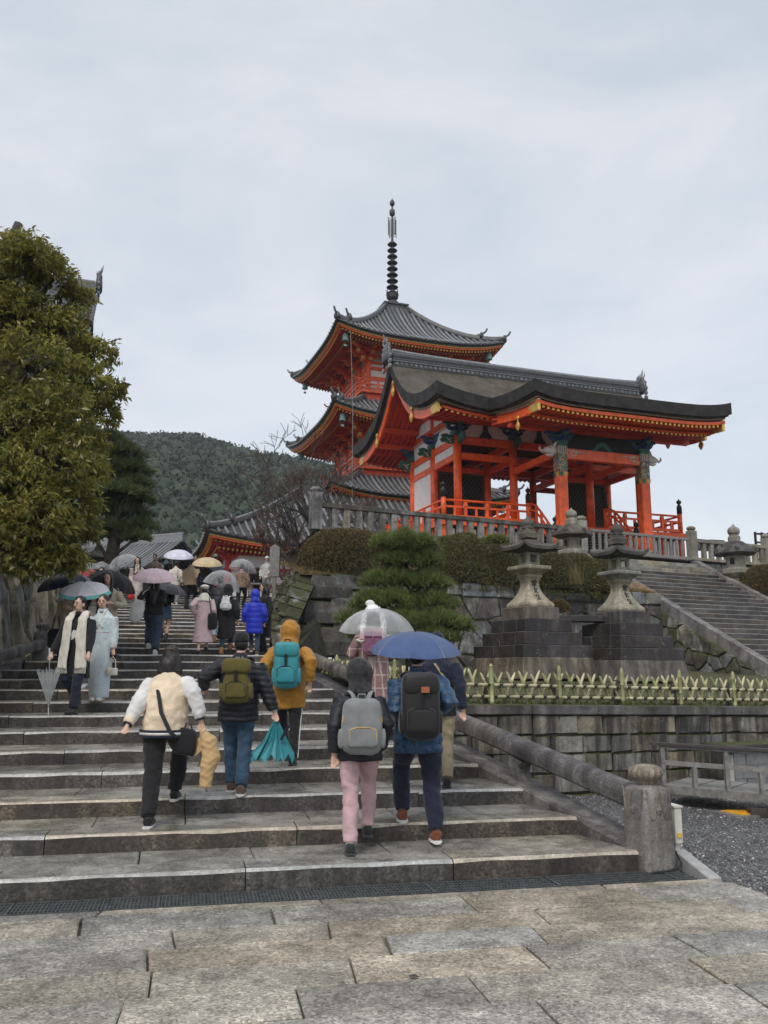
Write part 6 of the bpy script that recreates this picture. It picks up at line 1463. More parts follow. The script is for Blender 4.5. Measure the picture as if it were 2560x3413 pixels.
def pine(label, px, pyb, Y, pads, mat, zb=None, L=.28):
    b = at(px, pyb, Y); o = Vector((b.x, Y, zb if zb is not None else b.z)); t = thing('pine_tree', label, 'pine tree', o); k = Y / 1879.2
    top = at(pads[0][0], pads[0][1], Y) - o; tb = MB(); tb.tube([(0, 0, -.3), Vector((.2, 0, top.z * .35)), Vector((-.1, 0, top.z * .7)), top], [.26, .2, .13, .03], 9); Vs, Fs, tt = [], [], 0
    for x, y, rx, rz in pads:
        dy = rng.uniform(-1, 1) * rx * k * .5; c = at(x, y, Y + dy) - o
        P, Nn = pad(tuple(c), rx * k, rx * k, rz * k, int(rx * rx * .14) + 100, npr); V, F = needle_tufts(P, Nn, L, 8, npr, .5, .04); Vs.append(V); Fs.append(F + tt); tt += len(V)
        a = Vector((0, 0, max(.4, c.z - .8))); tb.tube([a, (a + c) / 2, c], [.09, .06, .03], 6)
    ob('trunk', tb, M_trunk, t, smooth='auto'); ob('crown', mesh_np('crown', np.vstack(Vs), np.vstack(Fs)), mat, t, kind='stuff')
pine('dark broad pine tree rising behind the big evergreen tree', 235, 1215, 30, [(235, 960, 40, 30), (268, 985, 45, 26), (215, 1000, 45, 30), (285, 1020, 40, 22), (240, 1035, 60, 26), (290, 1050, 36, 20), (255, 1070, 62, 26), (300, 1085, 30, 18), (225, 1100, 50, 30), (280, 1115, 44, 22), (300, 1140, 34, 18), (245, 1150, 60, 24), (200, 1160, 50, 26), (290, 1165, 30, 14), (215, 1060, 50, 40)], MN2, 5.1, .3)
# ---- clipped hedges
MH = leafmat('hedge_leaves', (.065, .075, .02), (.115, .115, .033), (.16, .11, .038), .08, .6, .35)
MHr = leafmat('reddish_hedge_leaves', (.07, .072, .02), (.125, .10, .034), (.19, .09, .04), .08, .6, .5)
MHg = leafmat('bright_green_leaves', (.09, .11, .025), (.17, .18, .04), (.26, .25, .07), .1, .55, 1)
def hedge(label, cx, yb, yt, half, Y, mat, depth=1.2, box=.6, kindn='clipped_hedge', dens=1.0):
    b = at(cx, yb, Y); tp = at(cx, yt, Y); rx = half / 1879.2 * Y; h = tp.z - b.z; o = Vector((b.x, Y, b.z)); t = thing(kindn, label, 'hedge', o, radians(24), 'clipped azalea hedges')
    n = int(4200 * dens * rx * h) + 900; th = npr.rand(n) * 2 * pi; ph = np.arcsin(npr.uniform(-.1, 1, n))
    def se(c, p): return np.sign(c) * np.abs(c) ** p
    x = rx * se(np.cos(ph), box) * se(np.cos(th), box + .15); y = depth * se(np.cos(ph), box) * se(np.sin(th), box + .15); z = h * se(np.sin(ph), box + .1)
    P = np.stack([x, y, z], 1); w_ = 1 + .04 * nz(P[:, 0], P[:, 1], P[:, 2], 2.2)[:, None]; P = P * w_
    Nn = unit(P / np.array([rx * rx, depth * depth, h * h])); Vs, Fs, tt = [], [], 0
    for k in range(6):
        d = unit(Nn * .6 + npr.normal(size=(n, 3)) * .6); V, F = leaf_quads(None, P * npr.uniform(.95, 1.0) + npr.normal(size=P.shape) * .02, d, npr.uniform(.032, .06, n), .55, .1, npr); Vs.append(V); Fs.append(F + tt); tt += len(V)
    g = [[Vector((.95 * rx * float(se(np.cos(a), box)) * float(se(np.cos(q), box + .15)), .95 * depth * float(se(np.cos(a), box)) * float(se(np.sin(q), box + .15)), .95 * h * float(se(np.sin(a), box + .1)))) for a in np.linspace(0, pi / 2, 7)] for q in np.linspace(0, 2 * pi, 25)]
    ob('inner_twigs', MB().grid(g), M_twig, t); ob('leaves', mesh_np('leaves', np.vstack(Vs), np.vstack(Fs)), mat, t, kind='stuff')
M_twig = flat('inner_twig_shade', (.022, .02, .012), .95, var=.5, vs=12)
hedge('broad rust tinged hedge behind the big corner stones', 745, 1252, 1148, 102, 27.6, MHr, 1.3, .62)
hedge('rounded green hedge right of the garden pine', 985, 1262, 1160, 76, 29.3, MH, 1.2, .62)
hedge('hedge between the garden pine and the left tall lantern', 1075, 1265, 1178, 52, 29.8, MH, 1.2, .62)
hedge('long low hedge between the two tall lanterns', 1200, 1278, 1198, 100, 30.6, MH, 1.2, .55)
hedge('end of the hedge behind the right tall lantern', 1290, 1282, 1208, 40, 31.2, MH, 1.1, .6)
hedge('small yellow green shrub under the balustrade above the pine', 1000, 1165, 1154, 22, 31.5, MHg, .6, .7)
hedge('second small yellow green shrub under the balustrade', 1068, 1172, 1157, 24, 31.8, MHg, .6, .7)
hedge('rounded hedge right of the gate stairs at the picture edge', 1655, 1285, 1222, 44, 36.9, MHr, 1.2, .62)
hedge('tiny reddish shrub growing on the wall between the lanterns', 1208, 1318, 1299, 15, 25.0, MHr, .25, .7, dens=3)
# ---- bare cherry trees
MT = flat('bare_twigs', (.055, .042, .036), .85, var=.3, vs=8)
MTr2 = flat('brown_twigs', (.085, .055, .045), .85, var=.3, vs=8)
MTr = flat('reddish_twigs', (.12, .055, .04), .85, var=.3, vs=8)
def bare(label, base, dirs, seed, mat, depth=5, L=1.3, r=.12, up=.25, spread=.55):
    R = random.Random(seed); t = thing('bare_tree', label, 'tree', base, group='leafless cherry trees'); out = []
    for d, l_ in dirs: branches((0, 0, 0), d, L * l_, r, depth, out, R, spread, up, None, (2, 4), 4, .72, .16)
    big, small = MB(), MB()
    for pts, rad in out:
        (big if rad[0] > .03 else small).tube(pts, [max(x, .011) for x in rad], 6 if rad[0] > .03 else 3, cap=False)
    ob('trunk', big, M_trunk if mat is not MTr else mat, t, smooth='auto'); ob('twigs', small, mat, t, kind='stuff')
p = at(700, 1130, 33.5); bare('leafless cherry tree with tangled twigs in front of the pagoda', (p.x, 33.5, 6.6), [((-.3, 0, 1), 1.0), ((.45, .1, .9), .9), ((-.7, -.1, .75), .8)], 5, MTr2, 5, 1.75, .12)
p = at(650, 1180, 35); bare('leafless cherry tree leaning left over the red hall roof', (p.x, 35.5, 5.6), [((-.8, -.2, .6), 1.1), ((-.2, .1, 1), .9)], 9, MT, 5, 2.0, .12, .12)
p = at(610, 1150, 37); bare('reddish twiggy cherry tree beside the red hall roof', (p.x, 37.5, 5.6), [((-.6, 0, .8), .9), ((.3, .1, 1), .7)], 21, MTr, 5, 1.3, .08)
p = at(1490, 1160, 55); bare('distant bare tree showing behind the right veranda rail', (p.x - 1.0, 56, 6.5), [((0, 0, 1), .9), ((-.5, 0, .9), .8)], 33, MT, 5, 1.2, .07)
p = at(1560, 1160, 55); bare('distant bare tree right of the gate beside the lantern', (p.x - 2.2, 58, 6.0), [((0, 0, 1), .8), ((.4, 0, .9), .7)], 35, MT, 5, 1.2, .06)
# ---- grass tufts
MG = leafmat('dry_grass', (.13, .09, .04), (.2, .14, .06), (.12, .12, .035), .1, .8, 2)
n = 9000; s = npr.rand(n) * 14; dd = npr.rand(n) ** 2 * 2.0; P = np.array(c2)[None] + np.array(e2)[None] * s[:, None] - np.array(n2)[None] * (dd[:, None] - .0) + np.array([0, 0, K1z + .0]); P[:, 2] += dd * .28
V, F = needle_tufts(P, npr.normal(size=(n, 3)) * .3, .12, 2, npr, 1.2, .07); ob('dry_grass', mesh_np('dry_grass', V, F), MG, kind='stuff')
MM = leafmat('moss_tufts', (.04, .05, .012), (.08, .09, .02), (.13, .13, .03), .1, .9, 2)
n = 9000; s = npr.rand(n) * 12; dd = npr.rand(n) * 2.2; P = np.array(WA)[None] + np.array(WE)[None] * (s[:, None] + S0) - np.array(WN)[None] * (dd[:, None] + .3) + np.array([0, 0, 1.2]); P[:, 2] -= .022 * s; P[:, 2] += dd * .03
V, F = needle_tufts(P, npr.normal(size=(n, 3)) * .3, .06, 2, npr, 1.2, .12); ob('moss_tufts', mesh_np('moss_tufts', V, F), MM, kind='stuff')
tg = thing('dry_weeds', 'tuft of tall dry straw stems growing in front of the long hedge', 'weeds', at(1150 + 95, 1262, 28.6)); n = 60
V, F = needle_tufts(npr.normal(size=(n, 3)) * np.array([.08, .08, 0]), npr.normal(size=(n, 3)) * .1, .9, 1, npr, 2.5, .012); ob('stems', mesh_np('stems', V, F), MG, tg, kind='stuff')
# ---- wooded hill
HX = [-700, -420, -260, -175, -120, -92, -70, -45, -25, 0, 40, 120, 300, 700]; HZ = [52, 66, 82, 86, 86, 84, 81, 76, 72, 62, 34, 12, 6, 4]
def hillz(x, y): 
    t = np.clip((y - 120) / 190, 0, 1); return 4 + (np.interp(x * 300 / np.maximum(y, 60), HX, HZ) - 4) * (t ** .85) * (1 + .03 * nz(x, y, 0, .045)) + 3 * nz(x, y, 1, .06) * t
g = []
for i in range(50):
    y = 100 + 260 * i / 49; g.append([(x, y, float(hillz(np.array(x), np.array(y)))) for x in np.linspace(-420, 420, 90)])
struct('wooded_hill', MB().grid(g), M_twig)
MF = leafmat('forest_leaves', (.014, .026, .014), (.024, .040, .021), (.046, .056, .03), .05, .8, .16)
npr2 = np.random.RandomState(5); nC = 5600; X = npr2.uniform(-1, .45, nC); Y = 120 + 200 * npr2.rand(nC) ** .8; X = X * Y * .62; Z = hillz(X, Y)
k = 85; Cc = np.repeat(np.stack([X, Y, Z + 2.2], 1), k, 0); rr = np.repeat(npr2.uniform(2.6, 5.6, nC), k); d = unit(npr2.normal(size=(nC * k, 3))); d[:, 2] = np.abs(d[:, 2]) * .95 - .1
P = Cc + d * rr[:, None] * npr2.uniform(.8, 1.05, (nC * k, 1)); dirs = unit(d + npr2.normal(size=d.shape) * .7)
V, F = leaf_quads(None, P, dirs, npr2.uniform(.55, 1.25, nC * k), .8, .1, npr2); R1 = rr[::k]; aa, bb = np.meshgrid(np.arange(8) * pi / 4, np.array([.0, .45, .9, 1.4]), indexing='ij'); dm_ = np.stack([np.cos(aa) * np.cos(bb), np.sin(aa) * np.cos(bb), np.sin(bb)], -1).reshape(-1, 3)
VD = ((np.stack([X, Y, Z + 2.0], 1))[:, None] + dm_[None] * R1[:, None, None] * .92 * npr2.uniform(.8, 1.05, (nC, 32, 1))).reshape(-1, 3)
fd = np.array([[i * 4 + j, ((i + 1) % 8) * 4 + j, ((i + 1) % 8) * 4 + j + 1, i * 4 + j + 1] for i in range(8) for j in range(3)]); FD = (fd[None] + (np.arange(nC) * 32)[:, None, None]).reshape(-1, 4)
ob('forest_canopy', mesh_np('forest_canopy', np.vstack([VD, V]), np.vstack([FD, F + len(VD)])), MF, kind='stuff')
# ================================================================ people, umbrellas, bags
def v3(*a): return Vector(a)
LC = bpy.context.view_layer.layer_collection.children[C.name]; LC.exclude = True      # spares re-evaluating the whole scene while garments are fused
def remesh(m, vox, sm=4, name='body'):
    me = m.mesh(False, name); o = bpy.data.objects.new('tmp', me); sc.collection.objects.link(o)
    r = o.modifiers.new('r', 'REMESH'); r.mode = 'VOXEL'; r.voxel_size = vox
    s = o.modifiers.new('s', 'SMOOTH'); s.factor = .5; s.iterations = sm
    dg = bpy.context.evaluated_depsgraph_get(); e = bpy.data.meshes.new_from_object(o.evaluated_get(dg)); bpy.data.objects.remove(o); bpy.data.meshes.remove(me)
    e.name = name; e.polygons.foreach_set('use_smooth', [True] * len(e.polygons)); return e
def wrinkle(me, amp=.006, s=9, quilt=0, qa=.012, seed=0, vert=False):
    n = len(me.vertices); co = np.empty(n * 3, np.float32); me.vertices.foreach_get('co', co); co = co.reshape(-1, 3); no = np.empty(n * 3, np.float32); me.vertices.foreach_get('normal', no); no = no.reshape(-1, 3)
    x, y, z = co.T; f = amp * (nz(x + seed, y, z * (.35 if vert else 1), s) + .6 * nz(x * 1.3, y + seed, z * (.3 if vert else 2.2), s * 1.9))
    if quilt: ph = z + .012 * nz(x, y, 0, 9); f = f + qa * (np.abs(np.sin(pi * ph / quilt)) ** .6 - .7)
    co += no * f[:, None]; me.vertices.foreach_set('co', co.ravel()); me.update(); return me
def ell(m, c, r, n=10):
    c = Vector(c); prof = [(sin(pi * k / 8), -cos(pi * k / 8)) for k in range(9)]; vs = []; fs = []
    for a, b in prof:
        for k in range(n): vs.append((c.x + r[0] * max(a, .02) * cos(2 * pi * k / n), c.y + r[1] * max(a, .02) * sin(2 * pi * k / n), c.z + r[2] * b))
    for i in range(8):
        for k in range(n): fs.append((i * n + k, i * n + (k + 1) % n, (i + 1) * n + (k + 1) % n, (i + 1) * n + k))
    fs += [tuple(range(n - 1, -1, -1)), tuple(8 * n + k for k in range(n))]; return m.add(vs, fs)
def ik(a, b, l1, l2, pole):
    a, b = Vector(a), Vector(b); d = b - a; L = min(d.length, (l1 + l2) * .998); x = (l1 * l1 - l2 * l2 + L * L) / (2 * L); h = sqrt(max(l1 * l1 - x * x, 1e-5)); u = d.normalized(); p = Vector(pole); p = (p - u * p.dot(u)).normalized(); return a + u * x + p * h
def col(name, c, **k): return MATS.get(name) or fabric(name, c, **k)
def footpos(px, v, lz=None):
    r = rayd(px, 1500)[0]; y = v / (cos(PSI) - r * sin(PSI)); return Vector((r * y, y, lz if lz is not None else step_h(v)))
FOLK = {}
def person(key, label, px, v, top, face=0, z=None, lf=(-.09, 0, 0), rf=(.09, 0, 0), lh=None, rh=None, lean=0, coat=None, cmat=None, hem=.78, girth=1.0, quilt=0, qa=.012, pants=None, pw=1.0, shoe=None, hair='short', hmat=None, hoodmat=None, look=0, nod=0, fg=1, legs='trousers', sleeves=1.0, female=False, group=None, boot=0, skirt=None, aline=0, hh=None, addh=0):
    base = footpos(px, v, z); D = base.y; zt = zat(top, D, px); S = (hh or (zt - base.z + addh)) / 1.7
    vox = {2: .012, 1: .017, 0: .024}[fg]
    fa = face if not isinstance(face, str) else 0
    root = thing('person', label, 'person', base, fa, group); root.scale = (S, S, S)
    pz = min(lf[2], rf[2]) + .925; P = v3((lf[0] + rf[0]) / 2 * .3, (lf[1] + rf[1]) / 2, pz); Sh = P + v3(0, lean, .47 - abs(lean) * .25); Nk = Sh + v3(0, .02 + lean * .12, .08); Hd = Nk + v3(0, .03 + nod * .05, .13)
    shx = .165 if female else .185; limbs = []
    for sg, f in ((-1, lf), (1, rf)):
        hp = P + v3(sg * .085, 0, -.02); an = v3(f[0], f[1], f[2] + .09); kn = ik(hp, an, .42, .42, (sg * .12, 1, 0)); limbs.append((hp, kn, an))
    arms = []
    for sg, t in ((-1, lh), (1, rh)):
        s_ = Sh + v3(sg * shx, 0, -.03); t = Vector(t) if t else P + v3(sg * .27, .04, -.06)
        d = t - s_
        if d.length > .54: t = s_ + d.normalized() * .54
        el = ik(s_, t, .28, .26, (sg * .45, -1, -.1)); arms.append((s_, el, t))
    m = MB()      # continuous body: legs, trunk, arms with fingers, neck, head
    for hp, kn, an in limbs:
        m.tube([hp + v3(0, 0, .05), hp.lerp(kn, .5), kn, kn.lerp(an, .35), an], [.082, .068, .052, .052, .034], 10); m.tube([an + v3(0, -.05, -.045), an + v3(0, .03, -.05), an + v3(0, .13, -.065)], [.03, .034, .024], 8)
    m.tube([P + v3(0, 0, -.08), P, P.lerp(Sh, .35), P.lerp(Sh, .7), Sh, Nk], [(.13, .09), (.15, .10), (.125, .09), (.145, .10), (.13, .08), (.05, .05)], 12)
    m.tube([Nk + v3(0, 0, -.06), Nk, Hd + v3(0, 0, -.05)], [.056, .052, .05], 10)
    ell(m, Hd + v3(0, 0, .02), (.074, .09, .105), 14); ell(m, Hd + v3(0, .022, -.045), (.054, .06, .06), 12)
    for i, (s_, e, t) in enumerate(arms):
        sg = -1 if i == 0 else 1; dd = (t - e).normalized(); m.tube([s_, s_.lerp(e, .5), e, e.lerp(t, .5), t], [.048, .042, .037, .033, .024], 8)
        sd = dd.cross(v3(0, 1, 0.2)).normalized() * sg; pl = t + dd * .045; m.tube([t, pl, t + dd * .085], [(.028, .016)] * 3, 8); nn_ = sd.cross(dd) * sg
        for k in range(4):
            o = sd * (-.025 + k * .0165); L = (.055, .066, .062, .05)[k] * .95; a = t + dd * .08 + o; b = a + (dd * .8 + nn_ * -.4).normalized() * L * .55; c_ = b + (dd * .25 - nn_ * 1).normalized() * L * .6; m.tube([a - dd * .02, a, b, c_], [.0085, .0085, .008, .0065], 6)
        th = sd * -sg * .0; a = t + dd * .03 - sd * .024; m.tube([a, a - sd * .025 + dd * .025, a - sd * .02 + dd * .055 - nn_ * .02], [.011, .010, .008], 6)
    rot = Matrix.Translation(Hd) @ Matrix.Rotation(look, 4, 'Z') @ Matrix.Translation(-Hd)
    n0 = len(m.v)
    ob('body', remesh(m, vox, 2, 'body'), M_skin, root)
    Hm = rot
    if fg == 2 or hair == 'face' or face != 0:
        for sg in (-1, 1):
            e = Hd + v3(sg * .03, .083, .012); ob('eye', ell(MB(), e, (.014, .008, .006), 8), M_blackm, root, Hm); ob('eyebrow', MB().bar(e + v3(-.018 * sg, .004, .02), e + v3(.017 * sg, -.002, .023), .006), M_hair, root, Hm)
            ob('ear', ell(MB(), Hd + v3(sg * .077, -.005, -.005), (.012, .02, .03), 8), M_skin, root, Hm)
        ob('nose', MB().tube([Hd + v3(0, .082, .02), Hd + v3(0, .098, -.015), Hd + v3(0, .088, -.024)], [(.008, .006), (.014, .012), (.012, .008)], 8), M_skin, root, Hm, smooth='auto')
        ob('mouth', ell(MB(), Hd + v3(0, .079, -.052), (.022, .008, .006), 8), col('lips', (.42, .13, .11)), root, Hm)
    # trousers or skirt
    if pants:
        m = MB(); k = pw
        if legs == 'trousers':
            for hp, kn, an in limbs:
                en = an + v3(0, -.01, .01) if not boot else an + v3(0, 0, boot)
                m.tube([hp + v3(0, 0, .08), hp, hp.lerp(kn, .5), kn, kn.lerp(an, .5), en], [(.10 * k, .105), (.105 * k, .11), .092 * k, .072 * k, .068 * k, .062 * k], 12)
            m.tube([P + v3(0, 0, -.07), P + v3(0, -.01, .02), P + v3(0, 0, .14)], [(.165 * min(k, 1.15), .125), (.18 * min(k, 1.15), .13), (.155, .105)], 14)
        ob('trousers', wrinkle(wrinkle(remesh(m, vox, 3), .010, 7, seed=px), .004, 19, seed=px), pants, root)
    if skirt: 
        m = MB(); m.tube([P + v3(0, 0, .12), P + v3(0, 0, -.05), v3(P.x, P.y + .02, P.z - skirt[0])], [(.15, .11), (.185, .14), (skirt[2], skirt[2] * .8)], 18); ob('skirt', wrinkle(remesh(m, vox, 3), .006, 7, seed=px, vert=True), skirt[1], root)
    if shoe:
        for (hp, kn, an) in limbs:
            m = MB(); m.tube([an + v3(0, -.07, -.035), an + v3(0, -.02, -.03), an + v3(0, .06, -.045), an + v3(0, .15, -.06), an + v3(0, .175, -.065)], [(.042, .046), (.05, .056), (.054, .046), (.048, .034), (.024, .018)], 10)
            if boot: m.tube([an + v3(0, -.01, -.05), an + v3(0, -.01, .04), an.lerp(kn, .1 + boot * 1.1)], [.052, .05, .06], 10)
            elif shoe[0] is not M_skin: m.tube([an + v3(0, -.02, -.05), an + v3(0, -.01, .015)], [.048, .045], 10)
            o = ob('shoe', remesh(m, min(vox, .014), 2), shoe[0], root)
            ob('sole', MB().tube([an + v3(0, -.1, -.083), an + v3(0, -.04, -.083), an + v3(0, .1, -.083), an + v3(0, .18, -.08)], [(.036, .013), (.052, .016), (.055, .015), (.03, .012)], 8), shoe[1], o)
    # coat / jacket
    if cmat:
        g = girth; m = MB(); hz = hem * 1.0; low = v3(P.x, P.y, pz - .925 + hz)
        ln = abs(lean) * .4; pr = [(low, (.175 * g + aline, .13 * g + aline * .8 + ln)), (low.lerp(Sh, .3) - v3(0, lean * .2, 0), (.17 * g + aline * .5, .128 * g + aline * .4 + ln)), (P.lerp(Sh, .45), (.165 * g, .125 * g + ln * .6)), (P.lerp(Sh, .75), (.18 * g, .13 * g)), (Sh + v3(0, 0, -.04), (.175 * g, .115 * g)), (Sh + v3(0, 0, .03), (.12, .09)), (Nk + v3(0, 0, .005), (.068, .066))]
        m.tube([a for a, b in pr], [b for a, b in pr], 18)
        for s_, e, t in arms:
            w2 = t.lerp(e, .06); q = sleeves; m.tube([s_ + v3(0, 0, -.01), s_.lerp(e, .5), e, e.lerp(w2, .5), w2], [.078 * q, .07 * q, .064 * q, .058 * q, .047 * q], 12)
        ob(coat or 'jacket', wrinkle(wrinkle(remesh(m, vox, 3), .010 if not quilt else .005, 8, quilt, qa, px, coat in ('coat', 'kimono')), .004, 21, seed=px), cmat, root)
        ob('collar', MB().tube([Nk + v3(0, 0, -.03), Nk + v3(0, 0.004, .03)], [(.078, .076), (.07, .07)], 14), cmat, root, smooth='auto')
    # hair, hoods, hats
    hm = hmat or M_hair
    if hair in ('short', 'face', 'bun', 'long', 'bob', 'braids'):
        m = MB(); ell(m, Hd + v3(0, -.018, .05), (.084, .094, .095), 14); ell(m, Hd + v3(0, -.03, .0), (.08, .078, .085), 12)
        if hair == 'bun': ell(m, Hd + v3(0, -.11, .01), (.05, .04, .045), 10)
        if hair == 'bob': m.tube([Hd + v3(0, -.03, .03), Hd + v3(0, -.045, -.06), Hd + v3(0, -.06, -.14), Hd + v3(0, -.07, -.2)], [(.095, .085), (.125, .09), (.135, .07), (.09, .04)], 14)
        if hair == 'long':
            m.tube([Hd + v3(0, -.04, 0), Hd + v3(0, -.075, -.12), Sh + v3(0, -.13 * girth - .01, -.05), Sh + v3(0, -.13 * girth - .015, -.3)], [(.085, .06), (.10, .05), (.11, .035), (.07, .02)], 12)
        if hair == 'face':
            for sg in (-1, 1): m.tube([Hd + v3(sg * .07, .0, .04), Hd + v3(sg * .085, .01, -.07), Hd + v3(sg * .1, .06, -.2), Hd + v3(sg * .09, .1, -.36)], [(.03, .05), (.03, .045), (.03, .03), .015], 8)
        ob('hair', wrinkle(remesh(m, min(vox, .012), 2), .006, 34, seed=px, vert=True), hm, root, Hm)
        if hair == 'braids':
            for sg in (-1, 1): ob('braid', MB().tube([Hd + v3(sg * .06, -.07, -.05) + v3(0, -.01 * k, -.05 * k) for k in range(8)], [.022, .026, .02, .026, .02, .026, .02, .01], 7), hm, root, smooth='auto')
    elif hair == 'hood':
        m = MB(); ell(m, Hd + v3(0, -.02, .02), (.135, .145, .155), 14); m.tube([Hd + v3(0, -.03, -.04), Nk + v3(0, -.045, .0), Sh + v3(0, -.05, .01)], [(.105, .11), (.12, .10), (.15, .09)], 14)
        ob('hood', wrinkle(remesh(m, vox, 3), .008, 9, 0, seed=px), hoodmat or cmat, root, Hm)
    elif hair in ('beanie', 'beret', 'hat'):
        m = MB(); ell(m, Hd + v3(0, -.02, .0), (.079, .08, .09), 12); ob('hair', remesh(m, .016, 2), M_hair, root, Hm)
        m = MB()
        if hair == 'beanie': ell(m, Hd + v3(0, -.008, .065), (.09, .10, .085), 14); m.tube([Hd + v3(0, -.012, .02), Hd + v3(0, -.01, .065)], [(.092, .103), (.092, .103)], 14)
        elif hair == 'beret': ell(m, Hd + v3(0, -.02, .095), (.118, .125, .055), 14); m.tube([Hd + v3(0, -.01, .035), Hd + v3(0, -.01, .08)], [(.088, .098), (.09, .1)], 14)
        else: ell(m, Hd + v3(0, -.01, .08), (.088, .1, .07), 14); m.tube([Hd + v3(0, 0, .035), Hd + v3(0, 0, .06)], [(.125, .135), (.09, .1)], 16)
        ob('hat', wrinkle(remesh(m, min(vox, .014), 2), .003, 20), hoodmat, root, Hm, smooth=None)
    M_ = Matrix.Translation(base) @ Matrix.Rotation(fa, 4, 'Z') @ Matrix.Scale(S, 4)
    FOLK[key] = dict(root=root, M=M_, S=S, P=P, Sh=Sh, Nk=Nk, Hd=Hd, arms=arms, limbs=limbs, D=D, base=base, fa=fa, girth=girth)
    return root
def W(key, p): return FOLK[key]['M'] @ Vector(p)
def hand(key, i): a = FOLK[key]['arms'][i]; return W(key, a[2] + (a[2] - a[1]).normalized() * .07)
def sebox(hx, hy, hz, e=.4, n=20, taper=0, name='bag'):
    m = MB(); K = 12; vs = []; f = lambda c, p: (1 if c >= 0 else -1) * abs(c) ** p
    for i in range(K + 1):
        a = -pi / 2 + pi * i / K
        for k in range(n): t = 2 * pi * k / n; z = hz * f(sin(a), e); q = 1 - taper * (z / hz + 1) / 2; vs.append((hx * f(max(cos(a), 1e-4), e) * f(cos(t), e) * q, hy * f(max(cos(a), 1e-4), e) * f(sin(t), e) * q, z))
    return m.add(vs, [(i * n + k, i * n + (k + 1) % n, (i + 1) * n + (k + 1) % n, (i + 1) * n + k) for i in range(K) for k in range(n)])
def backpack(key, label, mat, size=(.15, .09, .22), dz=-.16, taper=.12, smat=None, flap=None, pocket=None, extra=None, tilt=0):
    F = FOLK[key]; smat = smat or mat; g = F['girth']; yb = F['Sh'].y * .5 + F['P'].y * .5 - .125 * g - size[1]
    t = thing('backpack', label, 'backpack', F['M'] @ v3(F['P'].x, yb, F['Sh'].z + .04 - 2 * size[2] + (dz + .18) * .5), F['fa'], None); t.scale = (F['S'],) * 3
    me = sebox(size[0], size[1], size[2], .45, 24, taper).mesh(True); wrinkle(me, .009, 11, seed=F['D']); wrinkle(me, .004, 27, seed=F['D'])
    zs = F['Sh'].z - (F['Sh'].z + .04 - 2 * size[2] + (dz + .18) * .5)
    ob('bag_body', me, mat, t, T(0, 0, size[2], rx=tilt))
    if pocket is not None: ob('front_pocket', wrinkle(sebox(size[0] * .72, size[1] * .35, size[2] * .36, .4, 20).mesh(True), .004, 14), pocket, t, T(0, -size[1] * .92, size[2] * .62)); ob('pocket_zip', MB().tube([(-size[0] * .62, -size[1] * 1.2, size[2] * .5), (-size[0] * .6, -size[1] * 1.22, size[2] * .88), (-size[0] * .3, -size[1] * 1.25, size[2] * .97), (size[0] * .3, -size[1] * 1.25, size[2] * .97), (size[0] * .6, -size[1] * 1.22, size[2] * .88), (size[0] * .62, -size[1] * 1.2, size[2] * .5)], .005, 5), extra or smat, t)
    if flap is not None: ob('flap', wrinkle(sebox(size[0] * .95, size[1] * .8, size[2] * .35, .5, 20).mesh(True), .005, 14), flap, t, T(0, -size[1] * .3, size[2] * 1.68)); ob('buckle_strap', MB().box((0, -size[1] * 1.12, size[2] * 1.2), (.03, .012, size[2] * .6)), smat, t)
    for sg in (-1, 1): ob('side_pocket', wrinkle(sebox(size[0] * .16, size[1] * .7, size[2] * .36, .5, 14).mesh(True), .005, 18), mat, t, T(sg * size[0] * .93, 0, size[2] * .55))
    ob('top_zip', MB().tube([(size[0] * .97 * cos(a) * (1 - taper * .5), -size[1] * .45, size[2] * (1.15 + .8 * sin(a))) for a in [k * pi / 12 for k in range(13)]], .006, 5), extra or smat, t)
    ob('grab_handle', MB().tube([(-.04, size[1] * .4, size[2] * 1.96), (-.03, size[1] * .3, size[2] * 2.14), (.03, size[1] * .3, size[2] * 2.14), (.04, size[1] * .4, size[2] * 1.96)], .009, 6), smat, t)
    for sg in (-1, 1):
        top = v3(sg * .05, size[1] * .6, size[2] * 1.85); sh = v3(sg * .105, size[1] + .10, zs + .062); fr = v3(sg * .14, size[1] + .27 * g, zs - .1)
        ob('shoulder_strap', MB().tube([top, top.lerp(sh, .55) + v3(0, -.035, .015), sh, sh + v3(sg * .02, .12, -.02), fr, v3(sg * .17, size[1] + .15, size[2] * .6)], [(.026, .008)] * 6, 8), smat, t, smooth='auto')
    return t
